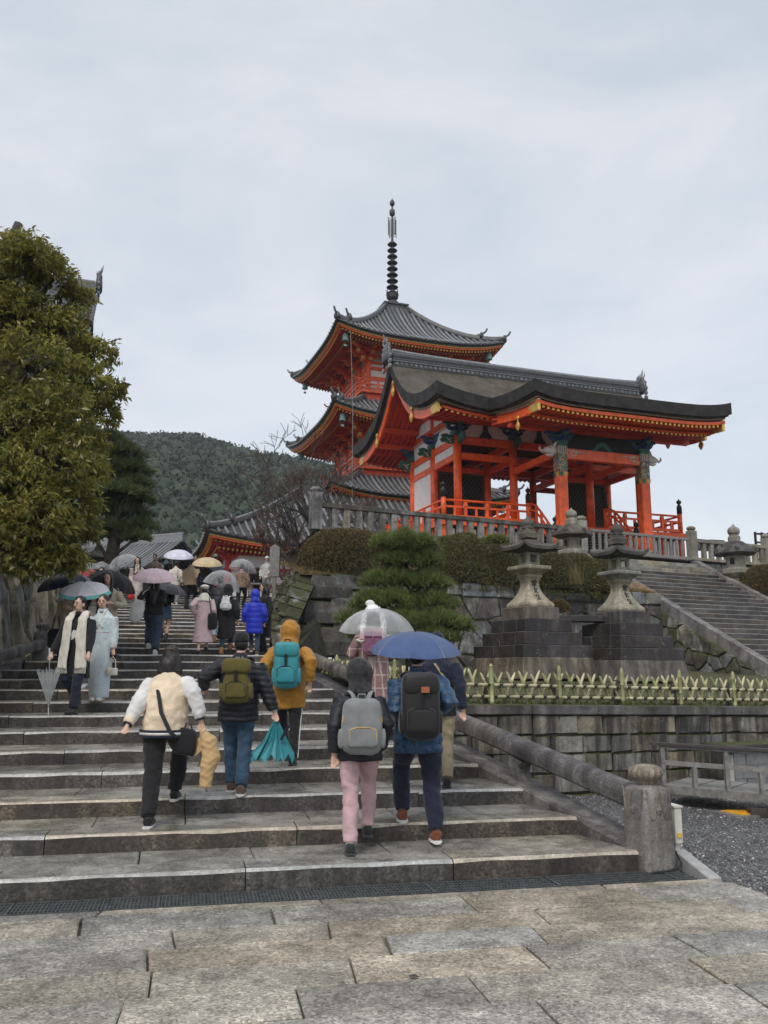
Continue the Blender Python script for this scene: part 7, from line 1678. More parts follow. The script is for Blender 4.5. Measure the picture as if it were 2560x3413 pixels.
def umbrella(label, px, py, R, D, tilt, mat, hand_at=None, depth=.3, edge=None, handle=None, sides=8, roll=.2, hh=.62, group=None):
    c = at(px, py, D); ax = v3(tilt[0], tilt[1], 1).normalized(); q = ax.to_track_quat('Z', 'Y'); Mx = Matrix.Translation(c) @ q.to_matrix().to_4x4()
    t = thing('umbrella', label, 'umbrella', (0, 0, 0), 0, group); t.matrix_basis = Mx
    if abs(depth) > 0:
        dome = R * depth / .3 * .52; K = 6; J = 6; top, bnd = MB(), MB(); da = 2 * pi / sides
        def pt(s, tt):
            a = tt * da / 2; ss = s; sag = .05 * (1 - tt * tt) * s ** 2; r = R * sin(ss * 1.25) / sin(1.25) * (1 - sag) * cos(da / 2 * 0) ; zz = dome * (cos(ss * 1.25) - cos(1.25)) / (1 - cos(1.25)) - .03 * R * (1 - tt * tt) * s
            # straight chord between ribs
            rr = r * (cos(da / 2) / cos(a) * .35 + .65); return Vector((rr * cos(a), rr * sin(a), zz))
        if not hasattr(umbrella, 'cache'): umbrella.cache = {}
        ck = (round(R, 3), round(depth, 2), sides, edge is None)
        if ck not in umbrella.cache:
            top.grid([[pt(j / J if edge is None else j / J * .84, -1 + 2 * i / K) for j in range(J + 1)] for i in range(K + 1)]); bnd.grid([[pt(.84 + .16 * j, -1 + 2 * i / K) for j in range(2)] for i in range(K + 1)])
            umbrella.cache[ck] = (top.v, top.f, bnd.v, bnd.f)
        tv, tf, bv, bf = umbrella.cache[ck]; me = MB().add(tv, tf).mesh(True); me.materials.append(mat); be = None
        if edge: be = MB().add(bv, bf).mesh(True); be.materials.append(edge)
        rb = MB().tube([pt(j / J, -1) + v3(0, 0, -.004) for j in range(J + 1)] , .0035, 4).mesh(); rb.materials.append(M_rib)
        st = MB().tube([pt(.55, -1) + v3(0, 0, -.006), v3(.012, 0, dome - R * .52)], .003, 4).mesh(); st.materials.append(M_rib)
        for k in range(sides):
            r_ = T(rz=k * da + roll); ob('canopy_panel', me, None, t, r_)
            if be: ob('panel_border', be, None, t, r_)
            ob('rib', rb, None, t, r_); ob('stretcher', st, None, t, r_)
        ob('ferrule', MB().tube([(0, 0, dome - .02), (0, 0, dome + .06)], [.012, .005], 8), M_blackm, t)
    hl = Mx.inverted() @ Vector(hand_at) if hand_at is not None else v3(0, 0, -hh + .1)
    L = min(max(-hl.z, .3), .8)
    ob('shaft', MB().tube([(0, 0, dome), (0, 0, -L)], .006, 8), M_shaft, t); ob('handle', MB().tube([(0, 0, -L), (0, 0, -L - .1)], [.013, .016], 8), handle or M_blackm, t)
    return t
M_rib = flat('umbrella_rib', (.25, .25, .26), .35, .7); M_shaft = flat('steel_shaft', (.5, .5, .5), .3, .9)
VN = vinyl('clear_vinyl', op=.12); VN2 = vinyl('frosted_vinyl', op=.24)
BLK = fabric('black_cloth', (.012, .012, .014)); NAVY = fabric('navy_cloth', (.012, .016, .035)); JEAN = fabric('blue_denim', (.035, .075, .13), bs=220, var=.3); JEANd = fabric('dark_denim', (.03, .05, .08), bs=220)
CREAM = fabric('cream_fleece', (.66, .54, .40), bump=.5, bs=90); WHT = fabric('white_satin', (.62, .62, .61), rough=.5); DNB = fabric('black_down', (.013, .014, .02), rough=.5, sheen=.05); OLV = fabric('olive_canvas', (.10, .085, .022)); MUST = fabric('mustard_down', (.36, .17, .02), rough=.6)
TEAL = fabric('teal_nylon', (.035, .24, .28), rough=.4); GRY = fabric('heather_grey', (.20, .21, .215)); PINK = fabric('dusty_pink', (.50, .33, .35)); RASP = fabric('mauve_nylon', (.24, .10, .17), rough=.5); KHK = fabric('khaki_cotton', (.30, .25, .16))
BLUq = fabric('mottled_blue_down', (.018, .06, .13), var=.6, vs=26, rough=.4); COB = fabric('cobalt_down', (.012, .03, .42), rough=.45); BEI = fabric('camel_fleece', (.34, .25, .165)); SCF = fabric('ivory_wool', (.62, .585, .52)); BEIc = fabric('beige_coat', (.42, .36, .28)); LPK = fabric('pale_pink_wool', (.56, .42, .45)); KIM = fabric('pale_blue_silk', (.44, .55, .60), rough=.55, var=.05)
SH_BW = (fabric('black_leather', (.015, .015, .016), rough=.35), fabric('white_rubber', (.6, .6, .58))); SH_BR = (fabric('brown_suede', (.11, .075, .055)), MATS['white_rubber']); SH_RB = (fabric('rust_sneaker', (.17, .055, .028)), MATS['white_rubber']); SH_BK = (MATS['black_leather'], MATS['black_cloth']); SH_WH = (MATS['white_rubber'], MATS['white_rubber']); SH_TN = (fabric('tan_boot', (.28, .13, .05)), MATS['black_cloth'])
# ---- the foreground walkers (backs towards us)
person('cream', 'person in cream varsity jacket with white sleeves climbing the lowest steps', 345, 8.1, 1407, .06, lf=(-.05, 0, 0), rf=(.08, .62, .16), lh=(-.32, .12, .93), rh=(.37, .22, .97), lean=.14, cmat=CREAM, hem=.82, girth=1.3, pants=BLK, pw=1.22, shoe=SH_BW, hair='bob', fg=2, female=True, sleeves=1.02, addh=.06)
F = FOLK['cream']; r = F['root']
for i in (0, 1):
    s_, e, t_ = F['arms'][i]; m = MB(); w2 = t_.lerp(e, .08); m.tube([s_.lerp(e, .02), s_.lerp(e, .5), e, e.lerp(w2, .5), w2], [.092, .086, .08, .074, .055], 14); ob('white_sleeve', wrinkle(remesh(m, .012, 3), .009, 12, seed=i), WHT, r); ob('striped_cuff', MB().tube([w2, w2.lerp(t_, .9)], [.05, .047], 12), NAVY, r)
h0 = v3(F['P'].x, F['P'].y, .82)
for dz, m_ in ((-.015, NAVY), (.012, WHT), (.036, NAVY)): ob('ribbed_hem', MB().tube([h0 + v3(0, 0, dz), h0 + v3(0, 0, dz + .024)], [(.244, .235), (.245, .236)], 24), m_, r, smooth='auto')
ob('hair_clip', MB().tube([F['Hd'] + v3(-.03, -.10, .1), F['Hd'] + v3(.03, -.10, .1)], .014, 6), SH_BR[0], r)
t = thing('crossbody_bag', 'small black slouchy bag on a strap across the cream jacket', 'bag', W('cream', (.23, F['P'].y - .1, .74))); t.scale = (F['S'],) * 3
ob('bag_body', wrinkle(sebox(.12, .07, .13, .55, 20, .2).mesh(True), .012, 13), BLK, t, T(0, 0, .02, ry=.15)); ob('bag_handle', MB().tube([(-.02, 0, .12), (0, 0, .2), (.05, 0, .19), (.07, 0, .11)], .008, 6), BLK, t)
rel = lambda p: (F['M'].inverted() @ t.matrix_basis).inverted() @ Vector(p)
sp_ = [(-.10, .03, 1.42), (-.115, -.13, 1.38), (-.08, -.19, 1.28), (.03, -.235, 1.05), (.16, -.235, .88), (.22, -.2, .83)]
ob('bag_strap', MB().tube([v3(x - .23, y - .07 + F['Sh'].y * (z - .9) / .5 - .03, z - .74) for x, y, z in sp_], [(.02, .007)] * 6, 8), BLK, t, smooth='auto')
hd = hand('cream', 1); t = thing('paper_wrapped_bag', 'crumpled tan paper bag dangling from the right hand of the person in the cream jacket', 'paper bag', hd + v3(0, 0, -.52)); TAN = fabric('tan_paper', (.50, .34, .17), rough=.6, bump=.4, bs=30)
m = MB().tube([(.05, 0, 0), (.05, 0, .1), (.09, 0, .26), (.06, 0, .40), (.0, 0, .48), (.0, 0, .54)], [(.05, .03), (.06, .045), (.085, .06), (.07, .05), (.03, .025), (.012, .012)], 16); ob('bag_body', wrinkle(remesh(m, .010, 1), .009, 13), TAN, t); ob('torn_edge', MB().add([(-.01, 0, .45), (-.14, .02, .30), (-.05, -.03, .27), (.05, .02, .36)], [(0, 1, 2, 3)]), TAN, t)
person('down', 'person in black quilted down jacket, jeans and black hat with an olive backpack', 512, 8.82, 1368, .04, lf=(-.07, .30, 0), rf=(.07, 0, 0), lh=(-.40, .28, 1.12), rh=(.42, .10, .80), lean=.05, cmat=DNB, hem=.76, girth=1.28, quilt=.062, qa=.012, pants=JEAN, pw=1.1, shoe=SH_BR, hair='beanie', hoodmat=BLK, fg=2, sleeves=1.3)
backpack('down', 'olive green canvas backpack with round bottom patch worn on the black down jacket', OLV, (.165, .09, .235), -.18, .35, BLK, OLV, OLV, BLK)
F = FOLK['down']; ob('logo_patch', MB().box((0, F['Sh'].y - .14, F['Sh'].z + .06), (.10, .006, .02)), GRY, F['root'])
hd = hand('down', 1); t = thing('folded_umbrella', 'half folded teal umbrella held at the side of the person in the black down jacket', 'umbrella', hd)
m = MB()
for k in range(14):
    a = k * 2 * pi / 14; b = a + 2 * pi / 14; L = .40 + .04 * (k % 2); q = .21 + .03 * rng.random(); m.add([(0, 0, .02), (.5 * q * cos(a), .35 * q * sin(a), -L * .5), (q * cos(a) - .03, .6 * q * sin(a), -L), (q * 1.0 * cos((a + b) / 2) - .03, .45 * q * sin((a + b) / 2), -L * .86), (.35 * q * cos((a + b) / 2), .2 * q * sin((a + b) / 2), -L * .5)], [(0, 1, 2, 3, 4)]); 
    c_, d_ = (q * cos(b) - .03, .6 * q * sin(b), -L), (.5 * q * cos(b), .35 * q * sin(b), -L * .5); m.add([(0, 0, .02), (.35 * q * cos((a + b) / 2), .2 * q * sin((a + b) / 2), -L * .5), (q * cos((a + b) / 2) - .03, .45 * q * sin((a + b) / 2), -L * .86), c_, d_], [(0, 1, 2, 3, 4)])
ob('canopy_folds', m, TEAL, t); ob('strap_tie', MB().box((.1, -.09, -.14), (.03, .01, .16), tilt=Matrix.Rotation(.5, 3, 'Y')), NAVY, t); ob('shaft', MB().tube([(0, 0, .12), (-.02, 0, -.46)], .007, 6), M_shaft, t)
person('mustard', 'person in hooded mustard coat and black track pants with white stripe, teal backpack', 618, 10.0, 1347, 0, lf=(-.08, .5, .15), rf=(.09, 0, 0), lh=(-.2, .25, 1.0), rh=(.28, .12, .98), lean=.04, cmat=MUST, hem=.66, girth=1.25, pants=BLK, shoe=SH_BK, hair='hood', fg=2, sleeves=1.25)
backpack('mustard', 'bright teal trekking backpack with black base on the mustard coat', TEAL, (.165, .115, .28), -.10, .1, BLK, TEAL, TEAL, BLK)
F = FOLK['mustard']; hp, kn, an = F['limbs'][1]; ob('white_stripe', MB().tube([hp + v3(.107, 0, 0), kn + v3(.078, 0, 0), an + v3(.066, 0, 0)], [(.008, .008)] * 3, 6), WHT, F['root'])
person('girl', 'person in black hooded puffer jacket, pink joggers and black clogs with grey backpack', 782, 7.36, 1433, .1, lf=(-.10, 0, 0), rf=(.09, .42, .08), lh=(-.25, .14, .86), rh=(.2, .25, .9), lean=.06, cmat=DNB, hem=.80, girth=1.22, quilt=.11, qa=.006, pants=PINK, pw=1.02, shoe=(fabric('dark_clog', (.03, .035, .034)), MATS['dark_clog'] if 'dark_clog' in MATS else BLK), hair='hood', hoodmat=fabric('charcoal_hood', (.028, .028, .032), var=.5, vs=30), fg=2, female=True, sleeves=1.2)
for hp, kn, an in FOLK['girl']['limbs']: ob('white_sock', MB().tube([an + v3(0, -.01, -.04), an + v3(0, -.01, .035)], [.044, .043], 12), WHT, FOLK['girl']['root'], smooth='auto')
backpack('girl', 'light grey backpack with gold zips worn over the black hooded jacket', GRY, (.20, .12, .25), -.26, .12, GRY, None, GRY, M_gold)
person('navyman', 'person in mottled blue puffer jacket and navy trousers under the blue umbrella', 905, 7.62, 1400, .05, lf=(-.13, .33, .15), rf=(.14, 0, .03), lh=(-.1, .25, 1.1), rh=(.18, .2, 1.15), cmat=BLUq, hem=.74, girth=1.3, quilt=.085, qa=.010, pants=NAVY, pw=1.2, shoe=SH_RB, hair='short', fg=2, sleeves=1.25)
backpack('navyman', 'large black rucksack with small orange leather patch on the blue puffer jacket', fabric('black_nylon', (.016, .016, .018), rough=.5), (.175, .125, .29), -.16, .05, BLK, MATS['black_nylon'], MATS['black_nylon'], BLK)
t = kids(FOLK['navyman']['root']); bp = [o for o in bpy.data.objects if o.name.startswith('backpack')][-1]; ob('leather_patch', MB().box((.03, -.16, .44), (.07, .01, .05)), fabric('orange_leather', (.35, .11, .05)), bp)
person('khaki', 'person in dark jacket and khaki trousers right of the blue umbrella', 948, 9.0, 1372, 0, lf=(-.08, .3, .15), rf=(.08, 0, 0), lh=(-.1, .3, 1.0), rh=(.28, .05, .85), cmat=NAVY, hem=.78, girth=1.18, pants=KHK, pw=1.1, shoe=SH_BK, hair='beanie', hoodmat=NAVY, fg=2, sleeves=1.15)
F = FOLK['khaki']; ob('beige_strap', MB().tube([F['Sh'] + v3(-.08, -.02, .06), F['Sh'] + v3(-.03, -.145, -.04), F['Sh'] + v3(.12, -.165, -.26)], [(.016, .006)] * 3, 6), KHK, F['root'])
PLD = fabric('pink_plaid_wool', (.24, .145, .14), plaid=(6, (.55, .48, .44)))
person('plaid', 'person in dusty pink plaid coat with fluffy white hat under the clear umbrella', 806, 11.0, 1318, 0, lh=(-.2, .2, 1.1), rh=(.15, .22, 1.15), coat='coat', cmat=PLD, hem=.48, girth=1.15, aline=.05, pants=BLK, shoe=SH_BK, hair='long', fg=2, female=True)
F = FOLK['plaid']; wf = fabric('white_fleece', (.72, .72, .72), bump=.6, bs=70); m = MB(); ell(m, F['Hd'] + v3(0, 0, .09), (.115, .115, .08), 14); m.tube([F['Hd'] + v3(-.11, .0, .05), F['Hd'] + v3(-.13, -.03, -.12), F['Hd'] + v3(-.12, -.05, -.3)], [.045, .05, .04], 8); m.tube([F['Hd'] + v3(.11, 0, .05), F['Hd'] + v3(.13, -.03, -.12), F['Hd'] + v3(.13, -.05, -.27)], [.045, .05, .04], 8); ell(m, F['Hd'] + v3(-.05, 0, .19), (.07, .05, .045), 10); ob('fluffy_hat', wrinkle(remesh(m, .014, 3), .006, 20), wf, F['root'])
ob('pink_capelet', wrinkle(remesh(MB().tube([F['Sh'] + v3(0, -.01, -.10), F['Sh'] + v3(0, 0, .02), F['Nk'] + v3(0, 0, .03)], [(.235, .185), (.15, .125), (.08, .08)], 18), .014, 3), .006, 10), PINK, F['root']); ob('cream_trim', MB().tube([F['Sh'] + v3(.236 * cos(a), .186 * sin(a) - .01, -.10 + .012 * sin(9 * a)) for a in [k * 2 * pi / 36 for k in range(37)]], .016, 6), SCF, F['root'])
backpack('plaid', 'small mauve backpack on the pink plaid coat', RASP, (.12, .07, .16), -.2, .1, RASP, RASP, RASP, RASP)
umbrella('open clear vinyl umbrella over the person in the pink plaid coat', 815, 1366, .50, 11.25, (.05, -.12), VN2, hand('plaid', 1), .36, handle=M_blackm)
umbrella('open plain blue umbrella in front, over the person in the blue puffer jacket', 897, 1409, .43, 8.25, (.02, -.15), fabric('slate_blue_nylon', (.065, .11, .24), rough=.45, trans=.15), hand('navyman', 1), .26, roll=.1)
# ---- couple coming down
Rv = pi - .18
person('scarfman', 'person in black coat and long ivory scarf coming down the left side of the stairs', 148, 12.75, 1291, Rv, lf=(.07, 0, 0), rf=(-.03, -.45, .15) if False else (.12, -.4, .15), lh=None, rh=None, cmat=BLK, coat='coat', hem=.50, girth=1.12, pants=NAVY, pw=1.05, shoe=SH_BK, hair='short', look=.25, fg=2) if False else person('scarfman', 'person in black coat and long ivory scarf coming down the left side of the stairs', 148, 12.8, 1291, Rv, lf=(-.08, 0, 0), rf=(.10, -.42, .15), lh=(-.30, .04, .82), rh=(.33, .06, .78), cmat=BLK, coat='coat', hem=.52, girth=1.12, pants=NAVY, pw=1.05, shoe=SH_BK, hair='short', look=-.3, fg=2)
F = FOLK['scarfman']
for sg in (-1, 1):
    x0 = sg * .115; yF = .16; m = MB(); Y0 = F['P'].y
    pts = [F['Sh'] + v3(sg * .07, -.08, .10), F['Sh'] + v3(sg * .10, .05, .09), F['Sh'] + v3(x0, .14, -.03), v3(x0 + F['P'].x, Y0 + yF + .01, 1.12), v3(x0 * 1.2, Y0 + yF + .02, .9), v3(x0 * 1.3, Y0 + yF + .03, .66)]
    m.tube(pts, [(.04, .03), (.06, .03), (.075, .028), (.08, .024), (.085, .022), (.09, .02)], 14); ob('scarf_end', wrinkle(remesh(m, .012, 2), .008, 26, seed=sg, vert=True), SCF, F['root'])
    for k in range(10): ob('scarf_fringe', MB().tube([pts[-1] + v3(-.08 + k * .018, 0, .01), pts[-1] + v3(-.083 + k * .0184, .004, -.07)], .005, 4), SCF, F['root'])
ob('scarf_wrap', MB().tube([F['Nk'] + v3(.085 * cos(a), .08 * sin(a) - .01, .0 + .02 * sin(a)) for a in [pi * .95 + k * pi * 1.1 / 12 for k in range(13)]], .032, 8), SCF, F['root'], smooth='auto')
ob('heart_print', MB().tube([v3(F['P'].x - .01, F['Sh'].y + .152, 1.22), v3(F['P'].x + .015, F['Sh'].y + .152, 1.14), v3(F['P'].x + .04, F['Sh'].y + .150, 1.08)], [(.03, .006), (.045, .006), (.012, .006)], 10), WHT, F['root'])
hd = hand('scarfman', 1); bot = footpos(108, 12.72) ; bot = at(72 + 33, 1535, hd.y - .12) ; bot.z = max(step_h(uvof(bot)[1]), .9) 
d = (hd - bot); t = thing('closed_umbrella', 'half furled clear vinyl umbrella held tip down beside the person with the ivory scarf', 'umbrella', bot); q = d.normalized(); L = d.length
sx_ = q.cross(v3(0, 1, 0)).normalized(); sy_ = q.cross(sx_)
m = MB()
for k in range(16):
    a, b = k * pi / 8, (k + 1) * pi / 8; f = lambda u, an: q * (.1 + u * (L * .78 - .1)) + (sx_ * cos(an) * .17 + sy_ * sin(an) * .10) * u * (1 if k % 1 == 0 else .8)
    mid = (a + b) / 2; m.add([f(0, a), f(1, a), f(.93, mid) * .985, f(1, b), f(0, b)], [(0, 1, 2), (0, 2, 4), (2, 3, 4)])
ob('furled_canopy', m, VN2, t); ob('tip', MB().tube([q * 0, q * .14], .007, 6), WHT, t); ob('shaft', MB().tube([q * .1, q * (L + .02)], .007, 6), M_shaft, t); ob('handle', MB().tube([q * (L - .04), q * (L + .12)], .013, 8), WHT, t)
for k in range(8): a = k * pi / 4; ob('rib', MB().tube([q * .12, q * (L * .8) + (sx_ * cos(a) * .17 + sy_ * sin(a) * .10)], .0035, 4), M_shaft, t)
KIMF = fabric('pale_blue_floral_silk', (.52, .61, .64), rough=.55, var=.06); tt = KIMF.node_tree; b_ = tt.nodes['Principled BSDF']; s0 = b_.inputs['Base Color'].links[0].from_socket; fl = noise(tt, N(tt, 'ShaderNodeTexCoord').outputs['Object'], 7.5, 2, .4); tt.links.new(mixc(tt, ramp(tt, fl, [(.64, 0.0), (.68, .55)]), s0, (.55, .36, .33)), b_.inputs['Base Color'])
def kimono(key, label, px, v, top, face, mat, obi, z=None, lh=None, rh=None, look=0, fg=2, hair='bun', collar=True):
    person(key, label, px, v, top, face, z, lf=(-.05, 0, 0), rf=(.05, .02, 0), lh=lh, rh=rh, cmat=mat, coat='kimono', hem=.50, girth=1.03, shoe=(WHT, KHK), hair=hair, look=look, fg=fg, female=True, sleeves=1.15)
    F = FOLK[key]; r = F['root']; m = MB().tube([v3(0, .01, .06), v3(0, .03, .35), v3(0, .03, .6), v3(0, .0, .97)], [(.155, .15), (.175, .165), (.195, .165), (.17, .135)], 20); ob('kimono_skirt', wrinkle(remesh(m, .016, 3), .008, 5, seed=px, vert=True), mat, r)
    ob('obi', MB().tube([v3(0, 0, 1.0), v3(0, 0, 1.10), v3(0, 0, 1.22)], [(.168, .138), (.166, .137), (.168, .137)], 24), obi, r, smooth='auto'); ob('obi_cord', MB().tube([v3(.172 * cos(a), .142 * sin(a), 1.11) for a in [k * pi / 12 for k in range(25)]], .008, 6), PINK, r); ob('obi_knot', sebox(.12, .05, .09, .5).mesh(True), obi, r, T(0, -.18, 1.14))
    for s_, e, t_ in F['arms']:
        w = t_.lerp(e, .12); m = MB(); m.prism([e.lerp(s_, .2) + v3(0, -.035, 0), w + v3(0, -.035, .02), w + v3(0, -.035, -.05), w.lerp(e, .1) + v3(0, -.035, -.36), e + v3(0, -.035, -.30)], (0, 1, 0), .07); ob('hanging_sleeve', wrinkle(remesh(m, .016, 4), .006, 9), mat, r)
    for sg in (-1, 1): ob('collar_band', MB().tube([F['Nk'] + v3(sg * .06, -.03, .04), F['Nk'] + v3(sg * .055, .05, .0), v3(0, F['Sh'].y + .145, F['Sh'].z - .12), v3(-sg * .05, F['Sh'].y + .14, F['Sh'].z - .2)], [(.018, .006)] * 4, 6), WHT if sg < 0 else mat, r)
    ob('kimono_overlap', MB().bar(v3(.06, .143, .12), v3(.03, .148, .95), .006, .012), mat, r)
    return r
kimono('kimono', 'person in pale blue floral kimono with grey obi coming down beside the ivory scarf', 214, 13.62, 1290, pi - .1, KIMF, fabric('silver_obi', (.38, .42, .46)), lh=(-.24, .08, .82), rh=(.26, .02, .85), look=.15)
hd = hand('kimono', 0); t = thing('handbag', 'small cream box handbag with tall handle held by the person in the blue kimono', 'handbag', hd + v3(.0, -.02, -.26), pi - .1); ob('bag_body', sebox(.075, .045, .055, .3).mesh(True), SCF, t); ob('bag_handle', MB().tube([(-.05, 0, .04), (-.045, 0, .16), (0, 0, .22), (.045, 0, .16), (.05, 0, .04)], .007, 6), CREAM, t)
tag(ob('black_purse', wrinkle(sebox(.05, .035, .06, .7).mesh(True), .005, 20), BLK, None, Matrix.Translation(hd + v3(-.01, .03, -.02))), 'small black pouch in the hand of the person in the blue kimono', 'pouch')
# ---- the crowd higher up
person('whitecoat', 'person with long straight black hair and white coat beneath the turquoise bordered umbrella', 193, 15.2, 1277, pi, cmat=SCF, hem=.6, girth=1.1, pants=GRY, shoe=SH_WH, hair='face', female=True, lh=(-.05, .28, 1.25), fg=1)
umbrella('pale translucent umbrella with turquoise border over the long haired person', 184, 1281, .43, 14.3, (.02, -.36), fabric('pale_lilac_film', (.64, .63, .68), rough=.4, trans=.25), hand('whitecoat', 0), .24, edge=fabric('turquoise_border', (.16, .52, .50), rough=.4, trans=.3), roll=.39)
person('umbman', 'person in greyish beige jacket holding the navy umbrella by the left wall', 143, 15.6, 1262, pi - .1, cmat=BEIc, hem=.7, girth=1.15, pants=BLK, shoe=SH_BK, hair='short', lh=(-.12, .3, 1.22), fg=1)
umbrella('open dark navy umbrella tipped against the left boulder wall', 139, 1267, .47, 15.3, (-.22, -.16), fabric('midnight_nylon', (.012, .018, .045), rough=.4), hand('umbman', 0), .3, roll=.3)
F = FOLK['umbman']; t = thing('tote_bag', 'limp black tote bag hanging from the arm of the person under the navy umbrella', 'bag', W('umbman', (.25, .05, .72))); ob('bag_body', wrinkle(sebox(.13, .04, .16, .5).mesh(True), .01, 12), BLK, t); ob('bag_handle', MB().tube([(-.07, 0, .14), (-.03, 0, .36), (.03, 0, .36), (.07, 0, .14)], .009, 6), BLK, t)
person('blackumb', 'person in beige coat half hidden under the big tilted black umbrella', 222, 17.2, 1241, pi - .1, coat='coat', cmat=BEIc, hem=.45, girth=1.15, pants=BLK, shoe=SH_BK, hair='face', lh=(-.2, .25, 1.15), rh=(.15, .25, 1.15), female=True, fg=1)
umbrella('large black umbrella tilted sideways left of the pink umbrella', 243, 1262, .48, 16.95, (.45, -.55 + .3), BLK, hand('blackumb', 0), .3, roll=.2)
t = thing('carrier_bag', 'white and grey printed carrier bag hanging below the black umbrella', 'bag', at(250, 1312, 16.6)); ob('bag_body', MB().box((0, 0, .12), (.2, .08, .28), taper=.95), fabric('white_paper', (.55, .55, .54), rough=.5, var=.3, vs=14), t); ob('bag_handle', MB().tube([(-.05, 0, .26), (-.03, 0, .36), (.03, 0, .36), (.05, 0, .26)], .006, 5), SCF, t)
umbrella('coral red patterned umbrella partly hidden behind the black one', 186, 1246, .33, 19.5, (-.1, -.1), fabric('coral_print', (.55, .10, .11), var=.4, vs=14, trans=.2), None, .3, roll=.5); person('redumb', 'dark coated person beneath the coral red umbrella', 186, 20.2, 1244, pi, cmat=BLK, hem=.5, pants=BLK, shoe=SH_BK, fg=0)
person('pinkumb', 'person in black top and wide blue jeans under the pink umbrella', 322, 18.85, 1243, .1, lf=(-.12, .35, .15), rf=(.08, 0, 0), cmat=BLK, hem=.85, girth=1.2, pants=JEANd, pw=1.35, shoe=SH_WH, hair='long', lh=(-.25, .1, 1.0), rh=(.1, .25, 1.2), female=True, sleeves=1.2)
umbrella('pale pink umbrella held over the person in black top and jeans', 333, 1251, .46, 18.2, (.04, -.28), fabric('pale_pink_nylon', (.80, .60, .65), rough=.5, trans=.12), hand('pinkumb', 1), .28, roll=.15)
t = thing('puffer_bag', 'white quilted shoulder bag hanging left of the person in black top and jeans', 'bag', W('pinkumb', (-.33, -.05, .92)), .3); ob('bag_body', wrinkle(sebox(.14, .08, .25, .8, 24).mesh(True), .004, 9, .07, .012), WHT, t, T(ry=.25)); ob('bag_strap', MB().tube([(.05, 0, .22), (.12, 0, .4), (.2, .05, .46)], .014, 6), WHT, t)
person('denimskirt', 'person in black jacket, short denim skirt and knee boots beside the pink umbrella', 345, 21.2, 1250, 0, cmat=BLK, hem=.82, shoe=SH_BK, boot=.28, skirt=(.28, JEAN, .2), hair='short', female=True, rh=(.1, .25, 1.2), lf=(-.09, .25, .15)); backpack('denimskirt', 'black backpack on the person in the short denim skirt', BLK, (.12, .08, .18), -.25, .1)
umbrella('black umbrella just behind the pink one', 362, 1279, .46, 20.7, (.2, -.1), fabric('charcoal_nylon', (.025, .027, .032), rough=.45), hand('denimskirt', 1), .28)
FLO = fabric('beige_floral_silk', (.42, .37, .34), var=.35, vs=16); kimono('kimono2', 'person in beige patterned kimono with dark red obi under the tilted clear umbrella', 284, 29.6, 1206, pi, FLO, fabric('wine_obi', (.08, .015, .015)), lh=(-.05, .2, 1.3), rh=(.2, .1, .9), fg=1, hair='face')
t = thing('red_pouch', 'bright red drawstring pouch hanging beside the beige kimono', 'bag', W('kimono2', (.1, .25, .32))); ob('bag_body', MB().lathe([(.02, 0), (.09, .03), (.10, .14), (.03, .26), (.04, .3)], n=10), fabric('scarlet_cloth', (.6, .02, .02)), t, smooth='auto')
umbrella('clear vinyl umbrella tilted over the beige kimono', 266, 1216, .5, 29.0, (-.42, -.3), VN, hand('kimono2', 0), .32)
person('camel', 'person in camel fleece jacket and black trousers carrying a cane shaped strap', 400, 29.7, 1202, 0, cmat=BEI, hem=.85, girth=1.25, pants=BLK, pw=1.1, shoe=SH_BK, hair='short', rf=(.1, .2, .15), lh=(-.1, .3, 1.2), sleeves=1.25, hh=1.74)
umbrella('lavender white umbrella above the camel jacket', 386, 1203, .5, 28.8, (.08, -.3), fabric('lavender_nylon', (.68, .68, .80), rough=.5, trans=.12), hand('camel', 0), .28)
umbrella('cream and slate panelled umbrella behind the lavender one', 373, 1205, .45, 31.5, (-.05, -.1), fabric('cream_slate_nylon', (.45, .41, .33), var=.5, vs=2.5, trans=.2), None, .28)
person('braids', 'person with two black braids and ivory coat', 368, 30.9, 1213, 0, cmat=SCF, hem=.75, girth=1.15, pants=GRY, pw=1.2, shoe=SH_WH, hair='braids', female=True, fg=1)
person('navybag', 'person in navy coat under the tan umbrella', 437, 28.9, 1215, 0, cmat=NAVY, hem=.5, girth=1.2, pants=BLK, shoe=SH_BK, rh=(.1, .25, 1.25), fg=1); backpack('navybag', 'black backpack with small pale charm on the navy coat', BLK, (.15, .1, .23), -.2, .05, BLK, None, BLK, BLK)
umbrella('tan beige umbrella over the navy coat', 448, 1220, .5, 28.1, (.05, -.25), fabric('tan_nylon', (.62, .48, .30), rough=.5, trans=.15), hand('navybag', 1), .28)
person('pinkcoat', 'person in long pale pink wool coat with cream beret and scarf collar', 432, 18.8, 1266, .06, lf=(-.08, 0, 0), rf=(.06, .3, .1), coat='coat', cmat=LPK, hem=.30, girth=1.15, aline=.05, shoe=SH_BK, hair='beret', hoodmat=SCF, female=True, sleeves=1.15, lh=(-.24, .1, 1.0))
F = FOLK['pinkcoat']; ob('shawl_collar', wrinkle(remesh(MB().tube([F['Sh'] + v3(0, -.01, -.08), F['Sh'] + v3(0, 0, .03), F['Nk'] + v3(0, 0, .05)], [(.22, .17), (.15, .13), (.09, .09)], 18), .016, 3), .006, 12), SCF, F['root'])
t = thing('shoulder_bag', 'black shoulder bag hanging on the right of the pink wool coat', 'bag', W('pinkcoat', (.24, -.02, .82))); ob('bag_body', wrinkle(sebox(.10, .06, .18, .6).mesh(True), .01, 12), BLK, t); ob('bag_strap', MB().tube([(-.03, 0, .16), (-.08, -.01, .5), (-.05, .05, .55)], .009, 6), BLK, t)
